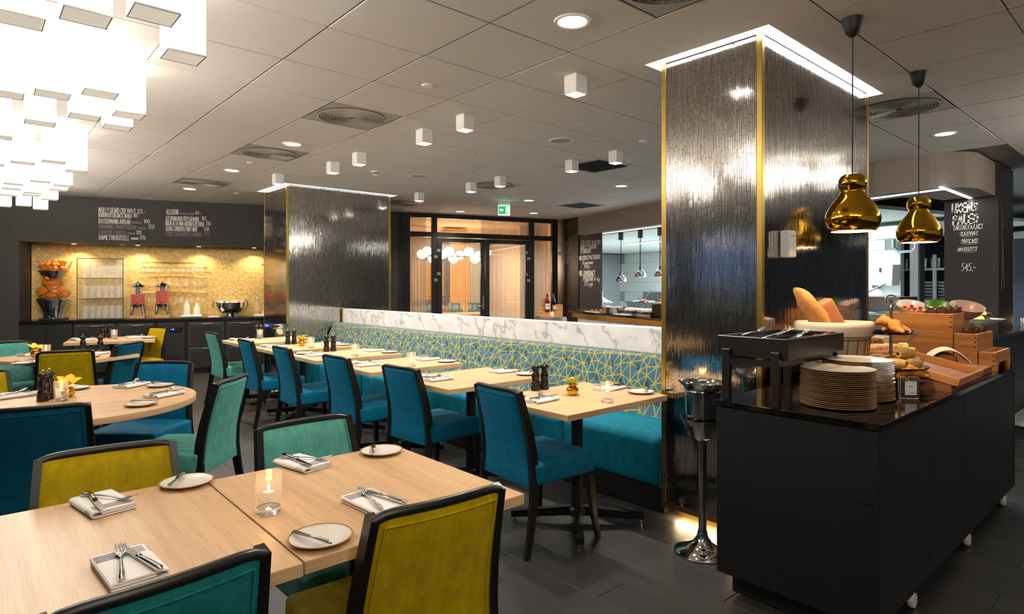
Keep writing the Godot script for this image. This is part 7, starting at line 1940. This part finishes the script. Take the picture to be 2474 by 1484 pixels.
# a cook half hidden behind the chalkboard: one body surface from joined tapered limbs
func chef() -> void:
	var bones := [[Vector3(0, 0.95, 0), Vector3(0, 1.22, 0.02), 0.165, 0.175], [Vector3(0, 1.22, 0.02), Vector3(0, 1.42, 0.0), 0.175, 0.12], [Vector3(-0.16, 1.40, 0), Vector3(0.16, 1.40, 0), 0.085, 0.085], [Vector3(0, 1.44, 0), Vector3(0, 1.56, 0.03), 0.06, 0.055],
		[Vector3(0.19, 1.39, 0.0), Vector3(0.27, 1.14, 0.04), 0.075, 0.062], [Vector3(0.27, 1.14, 0.04), Vector3(0.22, 1.02, 0.28), 0.058, 0.045], [Vector3(-0.19, 1.39, 0.0), Vector3(-0.27, 1.14, 0.04), 0.075, 0.062], [Vector3(-0.27, 1.14, 0.04), Vector3(-0.2, 1.02, 0.28), 0.058, 0.045],
		[Vector3(0.09, 0.92, 0), Vector3(0.1, 0.5, 0.02), 0.105, 0.075], [Vector3(0.1, 0.5, 0.02), Vector3(0.1, 0.08, -0.02), 0.07, 0.05], [Vector3(-0.09, 0.92, 0), Vector3(-0.1, 0.5, 0.02), 0.105, 0.075], [Vector3(-0.1, 0.5, 0.02), Vector3(-0.1, 0.08, -0.02), 0.07, 0.05], [Vector3(0.1, 0.06, -0.03), Vector3(0.11, 0.04, 0.14), 0.05, 0.04], [Vector3(-0.1, 0.06, -0.03), Vector3(-0.11, 0.04, 0.14), 0.05, 0.04]]
	var t := thing("person", "cook in white jacket and grey apron working in the kitchen behind chalkboard", "person", FK(-4.45, 0.006, -1.75), KIT_ANG + 150)
	part(t, "body", field_mesh(bones, 0.03, Vector3(-0.42, -0.02, -0.3), Vector3(0.42, 1.66, 0.42), 0.035), M.jacket)
	var head := [[Vector3(0, 1.62, 0.035), Vector3(0, 1.72, 0.03), 0.085, 0.098], [Vector3(0, 1.585, 0.085), Vector3(0, 1.62, 0.09), 0.03, 0.035], [Vector3(0, 1.655, 0.125), Vector3(0, 1.635, 0.142), 0.012, 0.016], [Vector3(0.095, 1.67, 0.03), Vector3(0.095, 1.64, 0.03), 0.014, 0.012], [Vector3(-0.095, 1.67, 0.03), Vector3(-0.095, 1.64, 0.03), 0.014, 0.012]]
	var hd := part(t, "head", field_mesh(head, 0.012, Vector3(-0.14, 1.48, -0.12), Vector3(0.14, 1.86, 0.2), 0.02), M.skin)
	for s in [-1, 1]: part(hd, "eye", MB.new().ball(Vector3(s * 0.036, 1.672, 0.118), Vector3(0.011, 0.007, 0.006), 10, 6), M.ink)
	part(hd, "mouth", MB.new().ball(Vector3(0, 1.60, 0.122), Vector3(0.022, 0.004, 0.004), 10, 6), M.tomato_r)
	part(t, "hair", field_mesh([[Vector3(0, 1.73, 0.0), Vector3(0, 1.70, -0.02), 0.106, 0.104]], 0.014, Vector3(-0.14, 1.56, -0.16), Vector3(0.14, 1.88, 0.14), 0.02, 1.665), M.hair)
	part(t, "apron", MB.new().sheet(10, 10, func(u, v): return Vector3((u - 0.5) * 0.4, 0.45 + 0.75 * v, 0.21 - 0.5 * pow(u - 0.5, 2))), M.apron)
	for s in [-1, 1]:
		var hand := [[Vector3(s * 0.215, 1.02, 0.30), Vector3(s * 0.2, 1.0, 0.36), 0.026, 0.03]]
		for k in 4: hand.append([Vector3(s * (0.222 - 0.017 * k), 0.998, 0.37), Vector3(s * (0.22 - 0.016 * k), 0.985, 0.43 - 0.006 * absf(k - 1.4)), 0.0095, 0.008])
		hand.append([Vector3(s * 0.18, 1.0, 0.33), Vector3(s * 0.155, 0.99, 0.375), 0.011, 0.009])
		part(t, "hand", field_mesh(hand, 0.006, Vector3(minf(s * 0.12, s * 0.28), 0.93, 0.25), Vector3(maxf(s * 0.12, s * 0.28), 1.07, 0.46), 0.006), M.skin)

func field_mesh(bones: Array, cell: float, lo: Vector3, hi: Vector3, k: float, cut_below := -1.0) -> ArrayMesh:
	var nx := int((hi.x - lo.x) / cell) + 1; var ny := int((hi.y - lo.y) / cell) + 1; var nz := int((hi.z - lo.z) / cell) + 1
	var val := PackedFloat32Array(); val.resize((nx + 1) * (ny + 1) * (nz + 1))
	var at := func(i: int, j: int, l: int) -> int: return (i * (ny + 1) + j) * (nz + 1) + l
	for i in nx + 1:
		for j in ny + 1:
			for l in nz + 1:
				var p := lo + Vector3(i, j, l) * cell
				var d := 9.0
				for b in bones:
					var a: Vector3 = b[0]; var e: Vector3 = b[1]
					var h := clampf((p - a).dot(e - a) / maxf((e - a).length_squared(), 0.000001), 0, 1)
					var q := p.distance_to(a.lerp(e, h)) - lerpf(b[2], b[3], h)
					var m := maxf(k - absf(d - q), 0.0) / k
					d = minf(d, q) - m * m * k * 0.25
				if cut_below > 0.0: d = maxf(d, cut_below - p.y + maxf(0.0, p.z) * 0.9)
				val[at.call(i, j, l)] = d
	var mb := MB.new()
	var vid := {}
	for i in nx:
		for j in ny:
			for l in nz:
				var s := Vector3.ZERO; var c := 0
				var pos := 0
				for e in 8: if val[at.call(i + (e & 1), j + ((e >> 1) & 1), l + (e >> 2))] < 0.0: pos += 1
				if pos == 0 or pos == 8: continue
				for ax in 3:
					for e in 4:
						var o := [0, 0, 0]
						o[(ax + 1) % 3] = e & 1; o[(ax + 2) % 3] = e >> 1
						var o2 := o.duplicate(); o2[ax] = 1
						var va: float = val[at.call(i + o[0], j + o[1], l + o[2])]; var vb: float = val[at.call(i + o2[0], j + o2[1], l + o2[2])]
						if (va < 0.0) != (vb < 0.0):
							var f := va / (va - vb)
							s += Vector3(o[0], o[1], o[2]).lerp(Vector3(o2[0], o2[1], o2[2]), f); c += 1
				var g := Vector3(val[at.call(i + 1, j, l)] - val[at.call(i, j, l)], val[at.call(i, j + 1, l)] - val[at.call(i, j, l)], val[at.call(i, j, l + 1)] - val[at.call(i, j, l)])
				vid[at.call(i, j, l)] = mb.vert(lo + (Vector3(i, j, l) + s / c) * cell, g.normalized())
	for i in range(1, nx):
		for j in range(1, ny):
			for l in range(1, nz):
				for ax in 3:
					var o := [0, 0, 0]; o[ax] = 1
					var va: float = val[at.call(i, j, l)]; var vb: float = val[at.call(i + o[0], j + o[1], l + o[2])]
					if (va < 0.0) == (vb < 0.0): continue
					var u := [0, 0, 0]; u[(ax + 1) % 3] = 1
					var w := [0, 0, 0]; w[(ax + 2) % 3] = 1
					var q := [at.call(i, j, l), at.call(i - u[0], j - u[1], l - u[2]), at.call(i - u[0] - w[0], j - u[1] - w[1], l - u[2] - w[2]), at.call(i - w[0], j - w[1], l - w[2])]
					if not (vid.has(q[0]) and vid.has(q[1]) and vid.has(q[2]) and vid.has(q[3])): continue
					if va < 0.0: mb.face(vid[q[0]], vid[q[1]], vid[q[2]]); mb.face(vid[q[0]], vid[q[2]], vid[q[3]])
					else: mb.face(vid[q[0]], vid[q[2]], vid[q[1]]); mb.face(vid[q[0]], vid[q[3]], vid[q[2]])
	return mb.mesh()
